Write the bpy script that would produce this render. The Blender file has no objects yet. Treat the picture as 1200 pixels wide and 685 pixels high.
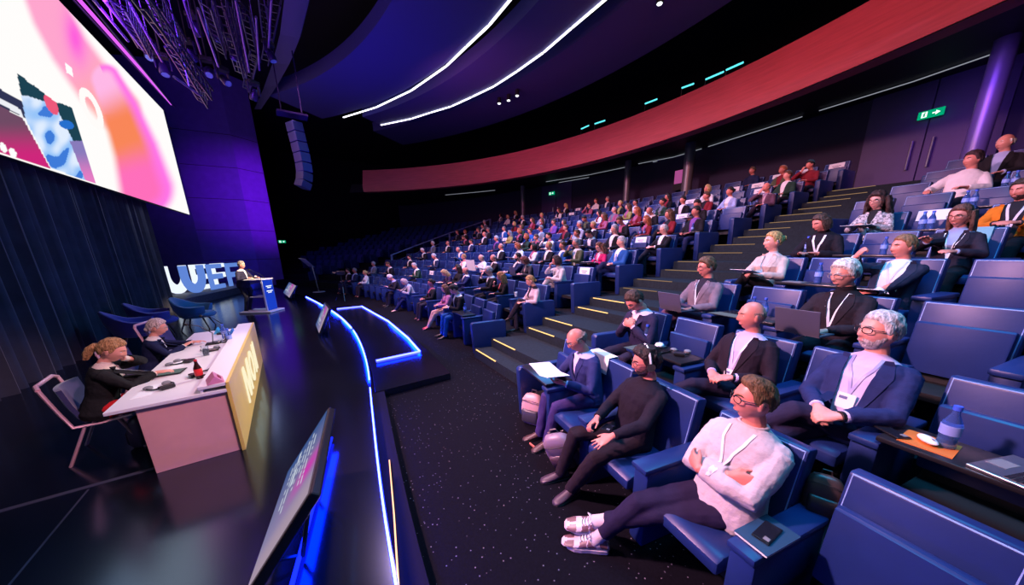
import bpy, bmesh, math, random
import numpy as np
from mathutils import Vector, Matrix
from mathutils.bvhtree import BVHTree
random.seed(7)
SC = bpy.context.scene
COL = SC.collection
PI = math.pi
V = Vector

# ---------------------------------------------------------------- helpers
def tag(o, label=None, cat=None, group=None, kind=None):
    if label: o['label'] = label
    if cat: o['category'] = cat
    if group: o['group'] = group
    if kind: o['kind'] = kind
    return o

def empty(name, loc=(0, 0, 0), rz=0.0, label=None, cat=None, group=None):
    o = bpy.data.objects.new(name, None); COL.objects.link(o)
    o.empty_display_size = 0.1
    o.location = loc; o.rotation_euler = (0, 0, rz)
    return tag(o, label, cat, group)

class MB:
    """collects shapes into one mesh"""
    def __init__(s): s.v = []; s.f = []; s.m = []
    def add(s, vs, fs, mi=0):
        b = len(s.v); s.v += [tuple(p) for p in vs]
        s.f += [tuple(i + b for i in f) for f in fs]; s.m += [mi] * len(fs); return s
    def box(s, c, d, mi=0, M=None):
        x, y, z = d[0] / 2, d[1] / 2, d[2] / 2
        p = [V((sx * x, sy * y, sz * z)) for sz in (-1, 1) for sy in (-1, 1) for sx in (-1, 1)]
        if M is not None: p = [M @ q for q in p]
        p = [q + V(c) for q in p]
        return s.add(p, [(0, 2, 3, 1), (4, 5, 7, 6), (0, 1, 5, 4), (2, 6, 7, 3), (0, 4, 6, 2), (1, 3, 7, 5)], mi)
    def prism(s, poly, d, mi=0):
        """poly: list of 3D points (planar); d: extrusion vector"""
        n = len(poly); a = [V(p) for p in poly]; b = [p + V(d) for p in a]
        fs = [tuple(range(n - 1, -1, -1)), tuple(range(n, 2 * n))]
        fs += [(i, (i + 1) % n, n + (i + 1) % n, n + i) for i in range(n)]
        return s.add(a + b, fs, mi)
    def loft(s, rings, mi=0, caps=True, closed=False):
        n = len(rings[0]); b = []; fs = []
        for r in rings: b += [tuple(p) for p in r]
        R = len(rings)
        for k in range(R if closed else R - 1):
            k2 = (k + 1) % R
            for i in range(n):
                j = (i + 1) % n
                fs.append((k * n + i, k * n + j, k2 * n + j, k2 * n + i))
        if caps and not closed:
            fs.append(tuple(range(n - 1, -1, -1))); fs.append(tuple((R - 1) * n + i for i in range(n)))
        return s.add(b, fs, mi)
    def tube(s, pts, r, n=8, mi=0, caps=True, ref=None, closed=False):
        """r: float, or list of float / (a,b) per point; ref: direction for a-axis"""
        P = [V(p) for p in pts]; k = len(P); rings = []
        prev = None
        for i in range(k):
            if closed: t = P[(i + 1) % k] - P[i - 1]
            else: t = (P[min(i + 1, k - 1)] - P[max(i - 1, 0)])
            if t.length < 1e-9: t = V((0, 0, 1))
            t.normalize()
            if ref is not None: u = V(ref) - t * V(ref).dot(t)
            elif prev is not None: u = prev - t * prev.dot(t)
            else:
                q = V((0, 0, 1)) if abs(t.z) < .9 else V((1, 0, 0)); u = q - t * q.dot(t)
            if u.length < 1e-6: u = t.orthogonal()
            u.normalize(); prev = u; w = t.cross(u)
            ri = r[i] if isinstance(r, list) else r
            a, b = ri if isinstance(ri, (list, tuple)) else (ri, ri)
            rings.append([P[i] + u * (a * math.cos(2 * PI * j / n)) + w * (b * math.sin(2 * PI * j / n)) for j in range(n)])
        return s.loft(rings, mi, caps, closed)
    def lathe(s, prof, c=(0, 0, 0), n=16, mi=0):
        c = V(c)
        rings = [[c + V((r * math.cos(2 * PI * j / n), r * math.sin(2 * PI * j / n), z)) for j in range(n)] for r, z in prof]
        return s.loft(rings, mi)
    def ball(s, c, r, mi=0, n=10, M=None):
        rx, ry, rz = r if isinstance(r, (list, tuple)) else (r, r, r)
        rings = []
        for k in range(1, n):
            a = PI * k / n
            ring = []
            for j in range(2 * n):
                q = V((rx * math.sin(a) * math.cos(PI * j / n), ry * math.sin(a) * math.sin(PI * j / n), -rz * math.cos(a)))
                if M is not None: q = M @ q
                ring.append(V(c) + q)
            rings.append(ring)
        return s.loft(rings, mi)
    def xf(s, M, start=0):
        s.v = s.v[:start] + [tuple(M @ V(p)) for p in s.v[start:]]; return s
    def mesh(s, name, mats, smooth=40, bevel=0, seg=2):
        me = bpy.data.meshes.new(name)
        me.from_pydata(s.v, [], s.f)
        for m in mats: me.materials.append(m)
        me.polygons.foreach_set('material_index', s.m)
        bm = bmesh.new(); bm.from_mesh(me)
        bmesh.ops.recalc_face_normals(bm, faces=bm.faces)
        if bevel:
            es = [e for e in bm.edges if len(e.link_faces) == 2 and e.calc_face_angle(0) > .5]
            bmesh.ops.bevel(bm, geom=es, offset=bevel, segments=seg, profile=.5, affect='EDGES', clamp_overlap=True)
        bm.to_mesh(me); bm.free()
        if smooth:
            me.polygons.foreach_set('use_smooth', [True] * len(me.polygons))
            me.set_sharp_from_angle(angle=math.radians(smooth))
        return me
    def build(s, name, mats, parent=None, smooth=40, bevel=0, seg=2, **kw):
        if not isinstance(mats, (list, tuple)): mats = [mats]
        return link(name, s.mesh(name, mats, smooth, bevel, seg), parent, **kw)

def link(name, me, parent=None, label=None, cat=None, group=None, kind=None):
    o = bpy.data.objects.new(name, me); COL.objects.link(o)
    if parent is not None: o.parent = parent
    return tag(o, label, cat, group, kind)

def copy_tree(o, parent=None):
    c = o.copy(); COL.objects.link(c)
    if parent is not None: c.parent = parent
    for ch in o.children: copy_tree(ch, c)
    return c

# ---------------------------------------------------------------- materials
def mat(name, col, rough=.5, metal=0, emit=None, es=1.0, var=0, vscale=8, bump=0, bscale=60, spec=None, coat=0, trans=0, sheen=0, stretch=None, alpha=1):
    m = bpy.data.materials.new(name); m.use_nodes = True
    nt = m.node_tree; b = nt.nodes['Principled BSDF']
    b.inputs['Base Color'].default_value = (*col, 1)
    b.inputs['Roughness'].default_value = rough
    b.inputs['Metallic'].default_value = metal
    if spec is not None: b.inputs['Specular IOR Level'].default_value = spec
    if coat: b.inputs['Coat Weight'].default_value = coat
    if trans: b.inputs['Transmission Weight'].default_value = trans
    if sheen: b.inputs['Sheen Weight'].default_value = sheen
    if alpha < 1: b.inputs['Alpha'].default_value = alpha
    if emit is not None:
        b.inputs['Emission Color'].default_value = (*emit, 1); b.inputs['Emission Strength'].default_value = es
    tc = None
    if var or bump:
        tc = nt.nodes.new('ShaderNodeTexCoord'); mp = nt.nodes.new('ShaderNodeMapping')
        nt.links.new(tc.outputs['Object'], mp.inputs['Vector'])
        if stretch: mp.inputs['Scale'].default_value = stretch
    if var:
        n = nt.nodes.new('ShaderNodeTexNoise'); n.inputs['Scale'].default_value = vscale; n.inputs['Detail'].default_value = 4
        r = nt.nodes.new('ShaderNodeMapRange'); r.inputs[1].default_value = .3; r.inputs[2].default_value = .7
        r.inputs[3].default_value = 1 - var; r.inputs[4].default_value = 1 + var
        x = nt.nodes.new('ShaderNodeVectorMath'); x.operation = 'SCALE'; x.inputs[0].default_value = col
        nt.links.new(mp.outputs[0], n.inputs['Vector']); nt.links.new(n.outputs[0], r.inputs[0])
        nt.links.new(r.outputs[0], x.inputs['Scale']); nt.links.new(x.outputs[0], b.inputs['Base Color'])
    if bump:
        n = nt.nodes.new('ShaderNodeTexNoise'); n.inputs['Scale'].default_value = bscale; n.inputs['Detail'].default_value = 3
        bp = nt.nodes.new('ShaderNodeBump'); bp.inputs['Strength'].default_value = bump; bp.inputs['Distance'].default_value = .01
        nt.links.new(mp.outputs[0], n.inputs['Vector']); nt.links.new(n.outputs[0], bp.inputs['Height']); nt.links.new(bp.outputs[0], b.inputs['Normal'])
    return m

def emis(name, col, s):
    m = bpy.data.materials.new(name); m.use_nodes = True; nt = m.node_tree; nt.nodes.clear()
    e = nt.nodes.new('ShaderNodeEmission'); e.inputs[0].default_value = (*col, 1); e.inputs[1].default_value = s
    o = nt.nodes.new('ShaderNodeOutputMaterial'); nt.links.new(e.outputs[0], o.inputs[0]); return m

def emis_attr(name, s):
    m = bpy.data.materials.new(name); m.use_nodes = True; nt = m.node_tree; nt.nodes.clear()
    a = nt.nodes.new('ShaderNodeAttribute'); a.attribute_name = 'Col'
    e = nt.nodes.new('ShaderNodeEmission'); e.inputs[1].default_value = s
    o = nt.nodes.new('ShaderNodeOutputMaterial'); nt.links.new(a.outputs['Color'], e.inputs[0]); nt.links.new(e.outputs[0], o.inputs[0]); return m

_mc = {}
def cloth(col, kind='wool'):
    k = (tuple(round(c, 3) for c in col), kind)
    if k not in _mc:
        if kind == 'wool': _mc[k] = mat('wool', col, .8, var=.12, vscale=14, bump=.3, bscale=38, spec=.12)
        elif kind == 'cotton': _mc[k] = mat('cotton', col, .8, var=.05, vscale=10, bump=.4, bscale=30, spec=.15)
        elif kind == 'knit': _mc[k] = mat('knit', col, .9, var=.05, vscale=25, bump=.5, bscale=45, spec=.1)
        elif kind == 'hair': _mc[k] = mat('hair', col, .5, var=.6, vscale=70, bump=1., bscale=110, stretch=(1, 1, .3), spec=.3)
        elif kind == 'skin': _mc[k] = mat('skin', col, .42, var=.06, vscale=20, bump=.06, bscale=120)
        elif kind == 'print': _mc[k] = mat('print_cloth', col, .8, var=.95, vscale=38)
        else: _mc[k] = mat(kind, col, .4)
    return _mc[k]

# ---------------------------------------------------------------- camera
CAMH = 1.85
F_PX, PXC, PYC = 367., 600., 385.
ROLL, PITCH, YAW = math.radians(1.17), math.radians(14.0), math.radians(35.2)
FWD = V((math.sin(YAW) * math.cos(PITCH), math.cos(YAW) * math.cos(PITCH), -math.sin(PITCH)))
r0 = V((math.cos(YAW), -math.sin(YAW), 0)); u0 = r0.cross(FWD)
RGT = r0 * math.cos(ROLL) - u0 * math.sin(ROLL); UPV = r0 * math.sin(ROLL) + u0 * math.cos(ROLL)
EYE = V((0, 0, CAMH))
cam = bpy.data.cameras.new('camera'); cam.sensor_fit = 'HORIZONTAL'; cam.sensor_width = 36
cam.lens = 36 * F_PX / 1200; cam.shift_x = 0; cam.shift_y = (PYC - 342.5) / 1200
cam.clip_start = .05; cam.clip_end = 200
camo = bpy.data.objects.new('camera', cam); COL.objects.link(camo)
camo.matrix_world = Matrix(((RGT.x, UPV.x, -FWD.x, EYE.x), (RGT.y, UPV.y, -FWD.y, EYE.y), (RGT.z, UPV.z, -FWD.z, EYE.z), (0, 0, 0, 1)))
SC.camera = camo
def ray(px, py): return RGT * ((px - PXC) / F_PX) - UPV * ((py - PYC) / F_PX) + FWD
def onz(px, py, z):
    d = ray(px, py); return EYE + d * ((z - CAMH) / d.z)
def onx(px, py, x):
    d = ray(px, py); return EYE + d * (x / d.x)
def ony(px, py, y):
    d = ray(px, py); return EYE + d * (y / d.y)
def proj(p):
    v = V(p) - EYE; c = v.dot(FWD)
    return PXC + F_PX * v.dot(RGT) / c, PYC - F_PX * v.dot(UPV) / c

SC.view_settings.view_transform = 'Standard'; SC.view_settings.look = 'None'
SC.view_settings.exposure = 0; SC.view_settings.gamma = 1
SC.cycles.use_denoising = True
SC.cycles.max_bounces = 6; SC.cycles.diffuse_bounces = 3; SC.cycles.glossy_bounces = 3; SC.cycles.transmission_bounces = 4
SC.cycles.sample_clamp_indirect = 3
w = bpy.data.worlds.new('World'); SC.world = w; w.use_nodes = True
w.node_tree.nodes['Background'].inputs[0].default_value = (.004, .003, .014, 1)
w.node_tree.nodes['Background'].inputs[1].default_value = 1.0

# ---------------------------------------------------------------- hall layout
CXR, CYR = -30.3, 11.0        # centre of the curved seating rows
ROW_R, PITCH_R = 34.0, 1.1    # head radius of the first row, row pitch
FLOOR_Z, RISE, RISE_R = -.22, .35, .312
def aisle_l(x): d = x - 2.75; return 5.43 - .36 * d + .0075 * d * d
def aisle_r(x): d = max(0, x - 2.5); return 3.45 - .36 * d + .0075 * d * d
def row_z(n, near=False): return FLOOR_Z + (RISE_R if near else RISE) * (n - 1)
NEAR_A = -.236
def near_x(n, y=1.): return 1.83 + 1.1 * (n - 1) + .24 * y
def is_near(n, y): return y < aisle_r(near_x(n, 2.)) + .75
def row_pt(n, y, dr=0.0):
    if is_near(n, y): return V((near_x(n, y) + dr * math.cos(NEAR_A), y + dr * math.sin(NEAR_A), row_z(n, True))), NEAR_A      # straight slanted rows beside the stairs
    R = ROW_R + PITCH_R * (n - 1)
    a = math.asin((y - CYR) / R)
    return V((CXR + (R + dr) * math.cos(a), CYR + (R + dr) * math.sin(a), row_z(n))), a
def face_rot(a):              # rotation that turns local +Y towards the stage
    return a + PI / 2

M = {}
M['leather'] = mat('blue_leather', (.010, .027, .135), .42, var=.1, vscale=5, bump=.05, bscale=40, spec=.45)
M['leather_dk'] = mat('dark_blue_leather', (.01, .05, .22), .42, var=.1, vscale=5)
M['piping'] = mat('seat_piping', (.25, .4, .75), .4)
M['desk'] = mat('black_laminate', (.012, .012, .016), .3)
M['carpet'] = None
M['black'] = mat('matte_black', (.008, .008, .01), .6)
M['blackgloss'] = mat('black_plastic', (.012, .012, .015), .25)
M['steel'] = mat('brushed_steel', (.6, .6, .63), .3, metal=1)
M['white'] = mat('white_paint', (.8, .8, .8), .5)
M['paper'] = mat('white_paper', (.85, .85, .87), .8)
M['gray'] = mat('grey_plastic', (.2, .2, .22), .5)
M['laptop'] = mat('grey_aluminium', (.16, .15, .2), .4, metal=.6)
M['glassw'] = mat('clear_glass', (.9, .95, 1), .05, trans=1)
M['screen_off'] = mat('dark_glass', (.01, .012, .02), .12)

def speckle():
    m = mat('speckled_carpet', (.006, .006, .010), .95, spec=.08); nt = m.node_tree; b = nt.nodes['Principled BSDF']
    tc = nt.nodes.new('ShaderNodeTexCoord')
    vo = nt.nodes.new('ShaderNodeTexVoronoi'); vo.inputs['Scale'].default_value = 27
    nt.links.new(tc.outputs['Object'], vo.inputs['Vector'])
    lt = nt.nodes.new('ShaderNodeMath'); lt.operation = 'LESS_THAN'; lt.inputs[1].default_value = .13
    nt.links.new(vo.outputs['Distance'], lt.inputs[0])
    sp = nt.nodes.new('ShaderNodeSeparateColor'); nt.links.new(vo.outputs['Color'], sp.inputs[0])
    g = nt.nodes.new('ShaderNodeMath'); g.operation = 'GREATER_THAN'; g.inputs[1].default_value = .45; nt.links.new(sp.outputs[0], g.inputs[0])
    mu = nt.nodes.new('ShaderNodeMath'); mu.operation = 'MULTIPLY'; nt.links.new(lt.outputs[0], mu.inputs[0]); nt.links.new(g.outputs[0], mu.inputs[1])
    n = nt.nodes.new('ShaderNodeTexNoise'); n.inputs['Scale'].default_value = 60; nt.links.new(tc.outputs['Object'], n.inputs['Vector'])
    r = nt.nodes.new('ShaderNodeMapRange'); r.inputs[3].default_value = .4; r.inputs[4].default_value = 1.6; nt.links.new(n.outputs[0], r.inputs[0])
    sc = nt.nodes.new('ShaderNodeVectorMath'); sc.operation = 'SCALE'; sc.inputs[0].default_value = (.0042, .0042, .008); nt.links.new(r.outputs[0], sc.inputs['Scale'])
    mx = nt.nodes.new('ShaderNodeMix'); mx.data_type = 'RGBA'
    nt.links.new(mu.outputs[0], mx.inputs[0]); nt.links.new(sc.outputs[0], mx.inputs[6]); mx.inputs[7].default_value = (.16, .15, .19, 1)
    nt.links.new(mx.outputs[2], b.inputs['Base Color']); return m
M['carpet'] = speckle()
M['tier'] = mat('dark_carpet', (.009, .011, .016), .9, var=.3, vscale=30, spec=.1)

# ---- stage
SAX = 9.6
_LY = [-4, .5, 1.55, 1.96, 2.52, 4.08, 5.45, 6.9, 8.36, 10.2, 11.82, 14.5, 17.24, 28]
_LX = [-.40, .115, .23, .288, .37, .635, .875, 1.04, 1.14, 1.14, 1.06, .82, .52, -1.5]
def led_x(y):                 # front edge of the stage
    return float(np.mean(np.interp([y - .5, y - .25, y, y + .25, y + .5], _LY, _LX)))
def stage_lip(y): return led_x(y) + .014
ys = [-3 + i * .4 for i in range(74)]
M['stage'] = mat('black_stage_gloss', (.004, .004, .009), .17, spec=.5, var=.2, vscale=1.2)
M['stage'].node_tree.nodes['Principled BSDF'].inputs['IOR'].default_value = 2.5
M['stage'].node_tree.nodes['Principled BSDF'].inputs['Specular Tint'].default_value = (.5, .72, 1, 1)
M['riser'] = mat('stage_riser', (.004, .004, .010), .8, spec=.1)
b = MB()
top = [V((stage_lip(y), y, 0)) for y in ys] + [V((-9, ys[-1], 0)), V((-9, ys[0], 0))]
b.prism(top, (0, 0, -.5))
b.build('floor_stage', [M['stage']], smooth=0, kind='structure', label='glossy black stage floor with curved front edge')
# narrow ledge below the stage edge
b = MB()
o1 = [V((stage_lip(y), y, -.12)) for y in ys if y < 4.9]; o2 = [V((stage_lip(y) + .17, y, -.12)) for y in ys if y < 4.9]
b.prism(o1 + o2[::-1], (0, 0, -.4)); b.build('floor_stage_ledge', [M['riser']], smooth=0, kind='structure')
# projecting step block
blk = [V((led_x(y) + .05, y, -.11)) for y in [4.6 + .3 * i for i in range(31)]]
blkF = [V((2.30 - (y - 9.6) ** 2 / 75, y, -.11)) for y in [13.9 - .3 * i for i in range(32)]]
b = MB(); b.prism(blk + blkF, (0, 0, -.3)); b.build('floor_step_block', [M['stage']], smooth=0, kind='structure', label='black step block along the front of the stage')
# carpet
b = MB(); b.prism([V((-1, -6, -.22)), V((30, -6, -.22)), V((30, 45, -.22)), V((-1, 45, -.22))], (0, 0, -.2))
b.build('floor_carpet', [M['carpet']], smooth=0, kind='structure', label='dark speckled carpet in front of the first row')
# stage seams
M['seam'] = mat('seam_metal', (.10, .10, .16), .3, metal=.5)
b = MB(); b.box((-2.35, 3.9, .002), (2.2, .045, .004), M=None); b.box((-1.615, 2.2, .001), (.012, 3.3, .003)); b.box((-3.3, 3.9, .002), (.6, .045, .004)); b.build('floor_seam_trim', [M['seam']], smooth=0, kind='structure')

NROW = 11
Y_FAR = 22.6
# tiers (one per row) from the stairs out to both sides
def tier(n):
    z = row_z(n); b = MB()
    R0 = ROW_R + PITCH_R * (n - 1) - .68; R1 = R0 + (PITCH_R + .02 if n < NROW else 7)
    def arc(y0, y1, k):
        a0, a1 = math.asin((y0 - CYR) / ROW_R), math.asin((y1 - CYR) / ROW_R)
        A = [a0 + (a1 - a0) * i / k for i in range(k + 1)]
        inn = [V((CXR + R0 * math.cos(a), CYR + R0 * math.sin(a), z)) for a in A]
        out = [V((CXR + R1 * math.cos(a), CYR + R1 * math.sin(a), z)) for a in A]
        b.prism(inn + out[::-1], (0, 0, -z - .25 if z > -.2 else -.02))
    arc(aisle_l(3.3 + 1.1 * (n - 1)) - .25, 36, 44)
    zr = row_z(n, True); XA = lambda y: near_x(n, y) - .68
    W_T = PITCH_R + (8 if n == NROW else .03); ya = aisle_r(near_x(n, 2.) - .68); yb = aisle_r(near_x(n, 2.) - .68 + W_T) if n < NROW else ya
    b.prism([V((XA(-8), -8, zr)), V((XA(-8) + W_T, -8, zr)), V((XA(yb) + W_T, yb, zr)), V((XA(ya), ya, zr))], (0, 0, -zr - .3))
    b.build('floor_tier', [M['tier']], smooth=0, kind='structure')
for n in range(2, NROW + 1): tier(n)
# stairs in the aisle: two treads per row, a light line on each nosing
M['steplight'] = emis('step_light_glow', (1., .55, .20), 1.9); M['steplight2'] = emis('step_light_dim_glow', (1., .62, .32), .32)
M['tread'] = mat('stair_tread', (.012, .020, .027), .8, var=.2, vscale=20, spec=.15)
b = MB(); lights = MB(); lights2 = MB()
for n in range(1, NROW):
    x0 = row_pt(n, aisle_l(2.75 + 1.1 * (n - 1)))[0].x - .42
    for k in range(2):
        xa = x0 + .02 + .34 * k; z = row_z(n) + RISE / 2 * (k + 1); xb = xa + 1.5
        pl = [V((xa, aisle_l(xa) - .03, z)), V((xb, aisle_l(xb) - .03, z)), V((xb, aisle_r(xb), z)), V((xa - .16, aisle_r(xa), z))]
        pl = [p + V((0, 0, .006)) for p in pl]
        b.prism(pl, (0, 0, -.25))
        d = (pl[3] - pl[0]).normalized(); nr = V((-1, 0, 0))
        e0 = pl[0] + d * .10; e1 = pl[0] + d * .92
        (lights if n < 4 else lights2).prism([e0 + V((.012, 0, .003)), e1 + V((.012, 0, .003)), e1 + V((-.004, 0, .003)), e0 + V((-.004, 0, .003))], (0, 0, -.014))
st = b.build('floor_stairs', [M['tread']], smooth=0, kind='structure', label='dark carpeted aisle stairs')
sl = lights.build('step_light', [M['steplight']], st, smooth=0); sl = lights2.build('step_light', [M['steplight2']], st, smooth=0)

# ---- walls
M['wallblk'] = mat('black_wall', (.006, .005, .009), .9)
b = MB(); b.box((-7.2, 16, 6), (.2, 60, 14)); b.build('wall_left', [M['wallblk']], smooth=0, kind='structure')
b = MB(); b.box((10, 46, 6), (50, .2, 14)); b.build('wall_far', [M['wallblk']], smooth=0, kind='structure')
b = MB(); b.box((10, -7, 6), (50, .2, 14)); b.build('wall_near', [M['wallblk']], smooth=0, kind='structure')
M['backwall'] = mat('dark_back_wall', (.02, .012, .05), .7)
RB = ROW_R + PITCH_R * (NROW - 1) + 2.6
b = MB()
A = [math.asin((-6 - CYR) / RB) + i * .02 for i in range(46)]
inn = [V((CXR + RB * math.cos(a), CYR + RB * math.sin(a), 3)) for a in A]; out = [V((CXR + (RB + .3) * math.cos(a), CYR + (RB + .3) * math.sin(a), 3)) for a in A]
b.prism(inn + out[::-1], (0, 0, 5)); b.build('wall_back', [M['backwall']], smooth=0, kind='structure', label='dark rear wall under the balcony')
# ceiling
b = MB(); b.box((8, 16, 13), (46, 62, .2)); b.build('ceiling', [M['wallblk']], smooth=0, kind='structure')
# proscenium pillar
M['pillar'] = mat('blue_grey_pillar', (.17, .12, .42), .7, var=.08, vscale=3)
b = MB()
PY = 28.0
xr = ony(336, 344, PY).x; xm = ony(298, 290, PY + 0).x
b.prism([V((-7.1, PY + 1.6, -.5)), V((-4.2, PY + .35, -.5)), V((xm, PY, -.5)), V((xr, PY + .9, -.5)), V((xr, PY + 3, -.5)), V((-7.1, PY + 3, -.5))], (0, 0, 13.2))
pil = b.build('wall_pillar', [M['pillar']], smooth=0, kind='structure', label='tall violet lit pillar wall at the far side of the stage')
M['joint'] = mat('panel_joint', (.03, .03, .05), .8)
b = MB()
for z in (1.6, 3.5, 5.4, 7.3, 9.2):
    q0, q1 = V((xm, PY, z)), V((xr, PY + .9, z)); nn = V((.7, -.7, 0))
    for a_, b_ in ((q0, q1), (V((-4.2, PY + .35, z)), q0)):
        b.prism([a_ + V((0, -.004, 0)), b_ + V((0, -.004, 0)), b_ + V((0, -.004, .03)), a_ + V((0, -.004, .03))], (0, .02, 0))
b.build('panel_joint', [M['joint']], pil, smooth=0)

# ---- balcony
BC = V((-7.0, 9.0)); BR = 20.1; BZ0, BZ1 = 6.0, 7.42
M['fascia'] = mat('red_wood_fascia', (.50, .085, .10), .55, var=.12, vscale=2.5, stretch=(.5, .5, 6))
M['soffit'] = mat('dark_soffit', (.012, .010, .012), .6)
def arcpts(R, a0, a1, k, z, c=BC): return [V((c.x + R * math.cos(a0 + (a1 - a0) * i / k), c.y + R * math.sin(a0 + (a1 - a0) * i / k), z)) for i in range(k + 1)]
endp = onz(416, 221, BZ0); aend = math.atan2(endp.y - BC.y, endp.x - BC.x)
b = MB()
def sweep(b, prof, a0, a1, k, c=BC, mi=0):
    rings = []
    for i in range(k + 1):
        a = a0 + (a1 - a0) * i / k
        rings.append([V((c.x + r * math.cos(a), c.y + r * math.sin(a), z)) for r, z in prof])
    b.loft(rings, mi)
sweep(b, [(BR, BZ0), (BR - .05, BZ0 + .35), (BR + .25, BZ1), (BR + .5, BZ1), (BR + .5, BZ0)], -.75, aend, 80)
b.build('wall_balcony_front', [M['fascia']], smooth=30, kind='structure', label='long curved red balcony front')
b = MB(); sweep(b, [(BR + .02, BZ0 - .02), (BR + .5, BZ0 + .35), (BR + 16, BZ0 + .7), (BR + 16, BZ0 + .95), (BR + .5, BZ0 + .6)], -.75, aend + .05, 60)
b.build('ceiling_balcony_soffit', [M['soffit']], smooth=0, kind='structure')
# recessed light lines in the soffit (measured from the photo's direction, laid on the soffit)
M['slot'] = emis('soffit_line_glow', (.75, .8, .95), .34)
def sof_z(x, y):
    r = math.hypot(x - BC.x, y - BC.y); return BZ0 + .35 + (r - BR - .5) * .35 / 15.5
def slot(pxs, w_=.032):
    b = MB(); P = []
    for p in pxs:
        z = BZ0 + .4
        for _ in range(6):
            q = onz(p[0], p[1], z); z = sof_z(q.x, q.y) - .06
        P.append(V((q.x, q.y, z)))
    for i in range(len(P) - 1):
        t = (P[i + 1] - P[i]).normalized(); n_ = V((-t.y, t.x, 0)) * w_ / 2
        b.prism([P[i] - n_, P[i + 1] - n_, P[i + 1] + n_, P[i] + n_], (0, 0, .02))
    return b
slots = [[(1168, 62), (1070, 96), (960, 130)], [(940, 137), (890, 153), (830, 172)], [(822, 174.5), (790, 184), (748, 192)], [(733, 196), (690, 205), (640, 213)],
         [(1195, 76), (1090, 108), (990, 136)], [(973, 141), (920, 156), (862, 170)], [(845, 174), (800, 184), (765, 190)], [(733, 203), (690, 208), (655, 214)], [(580, 223), (555, 225.5), (522, 228.5)]]
for i, s_ in enumerate(slots):
    side = 'front' if i < 4 or i == 8 else 'rear'
    slot(s_).build('soffit_light', [M['slot']], smooth=0, label=f'thin white light line under the balcony, {["first", "second", "third", "fourth", "first", "second", "third", "fourth", "fifth"][i]} from the camera side in the {side} line', cat='light', group='soffit light lines')
# columns under the balcony
M['column'] = mat('grey_column', (.16, .16, .18), .35, metal=.3)
for px, py0, r_ in ((613, 252, .16), (733, 236, .16), (803, 226, .22), (1142, 190, .19)):
    z0 = row_z(NROW) ; 
    R = ROW_R + PITCH_R * (NROW - 1) + (1.2 if px < 1000 else 1.0)
    # find the place on that arc that falls on pixel px
    a0, a1 = -.62, .8
    for _ in range(50):
        am = (a0 + a1) / 2
        if proj(V((CXR + R * math.cos(am), CYR + R * math.sin(am), z0 + .8)))[0] > px: a0 = am
        else: a1 = am
    p = V((CXR + R * math.cos(am), CYR + R * math.sin(am), z0))
    b = MB(); b.lathe([(r_, 0), (r_, sof_z(p.x, p.y) - z0 + .2)], (p.x, p.y, z0), 20)
    b.build('pillar_round', [M['column']], kind='structure', label='round grey column under the balcony')

# ---- ceiling rings
CC2 = V((-13.5, 10.0))
M['ring'] = mat('ceiling_panel', (.05, .045, .17), .7)
M['cline'] = emis('ceiling_line_glow', (.9, .88, 1.0), 3.2)
def ring(r0_, r1_, z, h, a0=-.5, a1=1.05, name='ceiling_ring'):
    b = MB(); sweep(b, [(r0_, z), (r1_, z), (r1_, z + h), (r0_, z + h)], a0, a1, 60, CC2)
    return b.build(name, [M['ring']], smooth=30, kind='structure')
def ring_end(px, py, z): q = onz(px, py, z); return math.atan2(q.y - CC2.y, q.x - CC2.x)
ring(17.3, 20.15, 9.03, .5, a1=ring_end(345, 125, 9.03))
ring(20.9, 22.6, 9.03, .5, a1=ring_end(425, 137, 9.03))
ring(24.0, 27.0, 9.6, .5, a1=ring_end(430, 150, 9.6))
# curved reflector band over the stage front
b = MB(); ra = []
for (ax, ay), (bx, by) in zip([(336, -40), (333, 0), (328, 40), (319, 75), (309, 103), (298, 128)], [(372, -40), (362, 0), (351, 45), (339, 75), (325, 100), (306, 128)]):
    q0, q1 = onz(ax, ay, 9.5), onz(bx, by, 8.9); ra.append([q0, q1, q1 + V((.05, .05, .1)), q0 + V((.05, .05, .1))])
b.loft(ra); b.build('ceiling_reflector', [M['ring']], smooth=0, kind='structure')
def cl_line(pxs, z, nm, lab):
    P = [onz(p[0], p[1], z) for p in pxs]
    root = empty(nm, P[0], 0, lab, 'light', 'ceiling light lines')
    for i in range(len(P) - 1):
        a_, b_ = P[i] - P[0], P[i + 1] - P[0]; t = (b_ - a_).normalized(); n_ = V((-t.y, t.x, 0)) * .035
        a_ += t * .03; b_ -= t * .03
        MB().prism([a_ - n_, b_ - n_, b_ + n_, a_ + n_], (0, 0, .03)).build('light_segment', [M['cline']], root, smooth=0)
cl_line([(402, 138), (441, 126), (482, 106.5), (523, 78), (547, 55), (573, 30.5), (600, -2), (640, -60), (680, -130)], 8.98, 'ceiling_light_line', 'bright white ceiling light line nearer the stage, seven joined straight lengths')
cl_line([(446, 147), (458, 144.5), (482, 139.5), (504, 132.5), (529, 125), (553, 114), (579, 101.5), (606, 84), (637, 62), (670, 33.5), (712, -2), (780, -70)], 8.98, 'ceiling_light_line', 'white ceiling light line of many short lengths, nearer the balcony')
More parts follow.
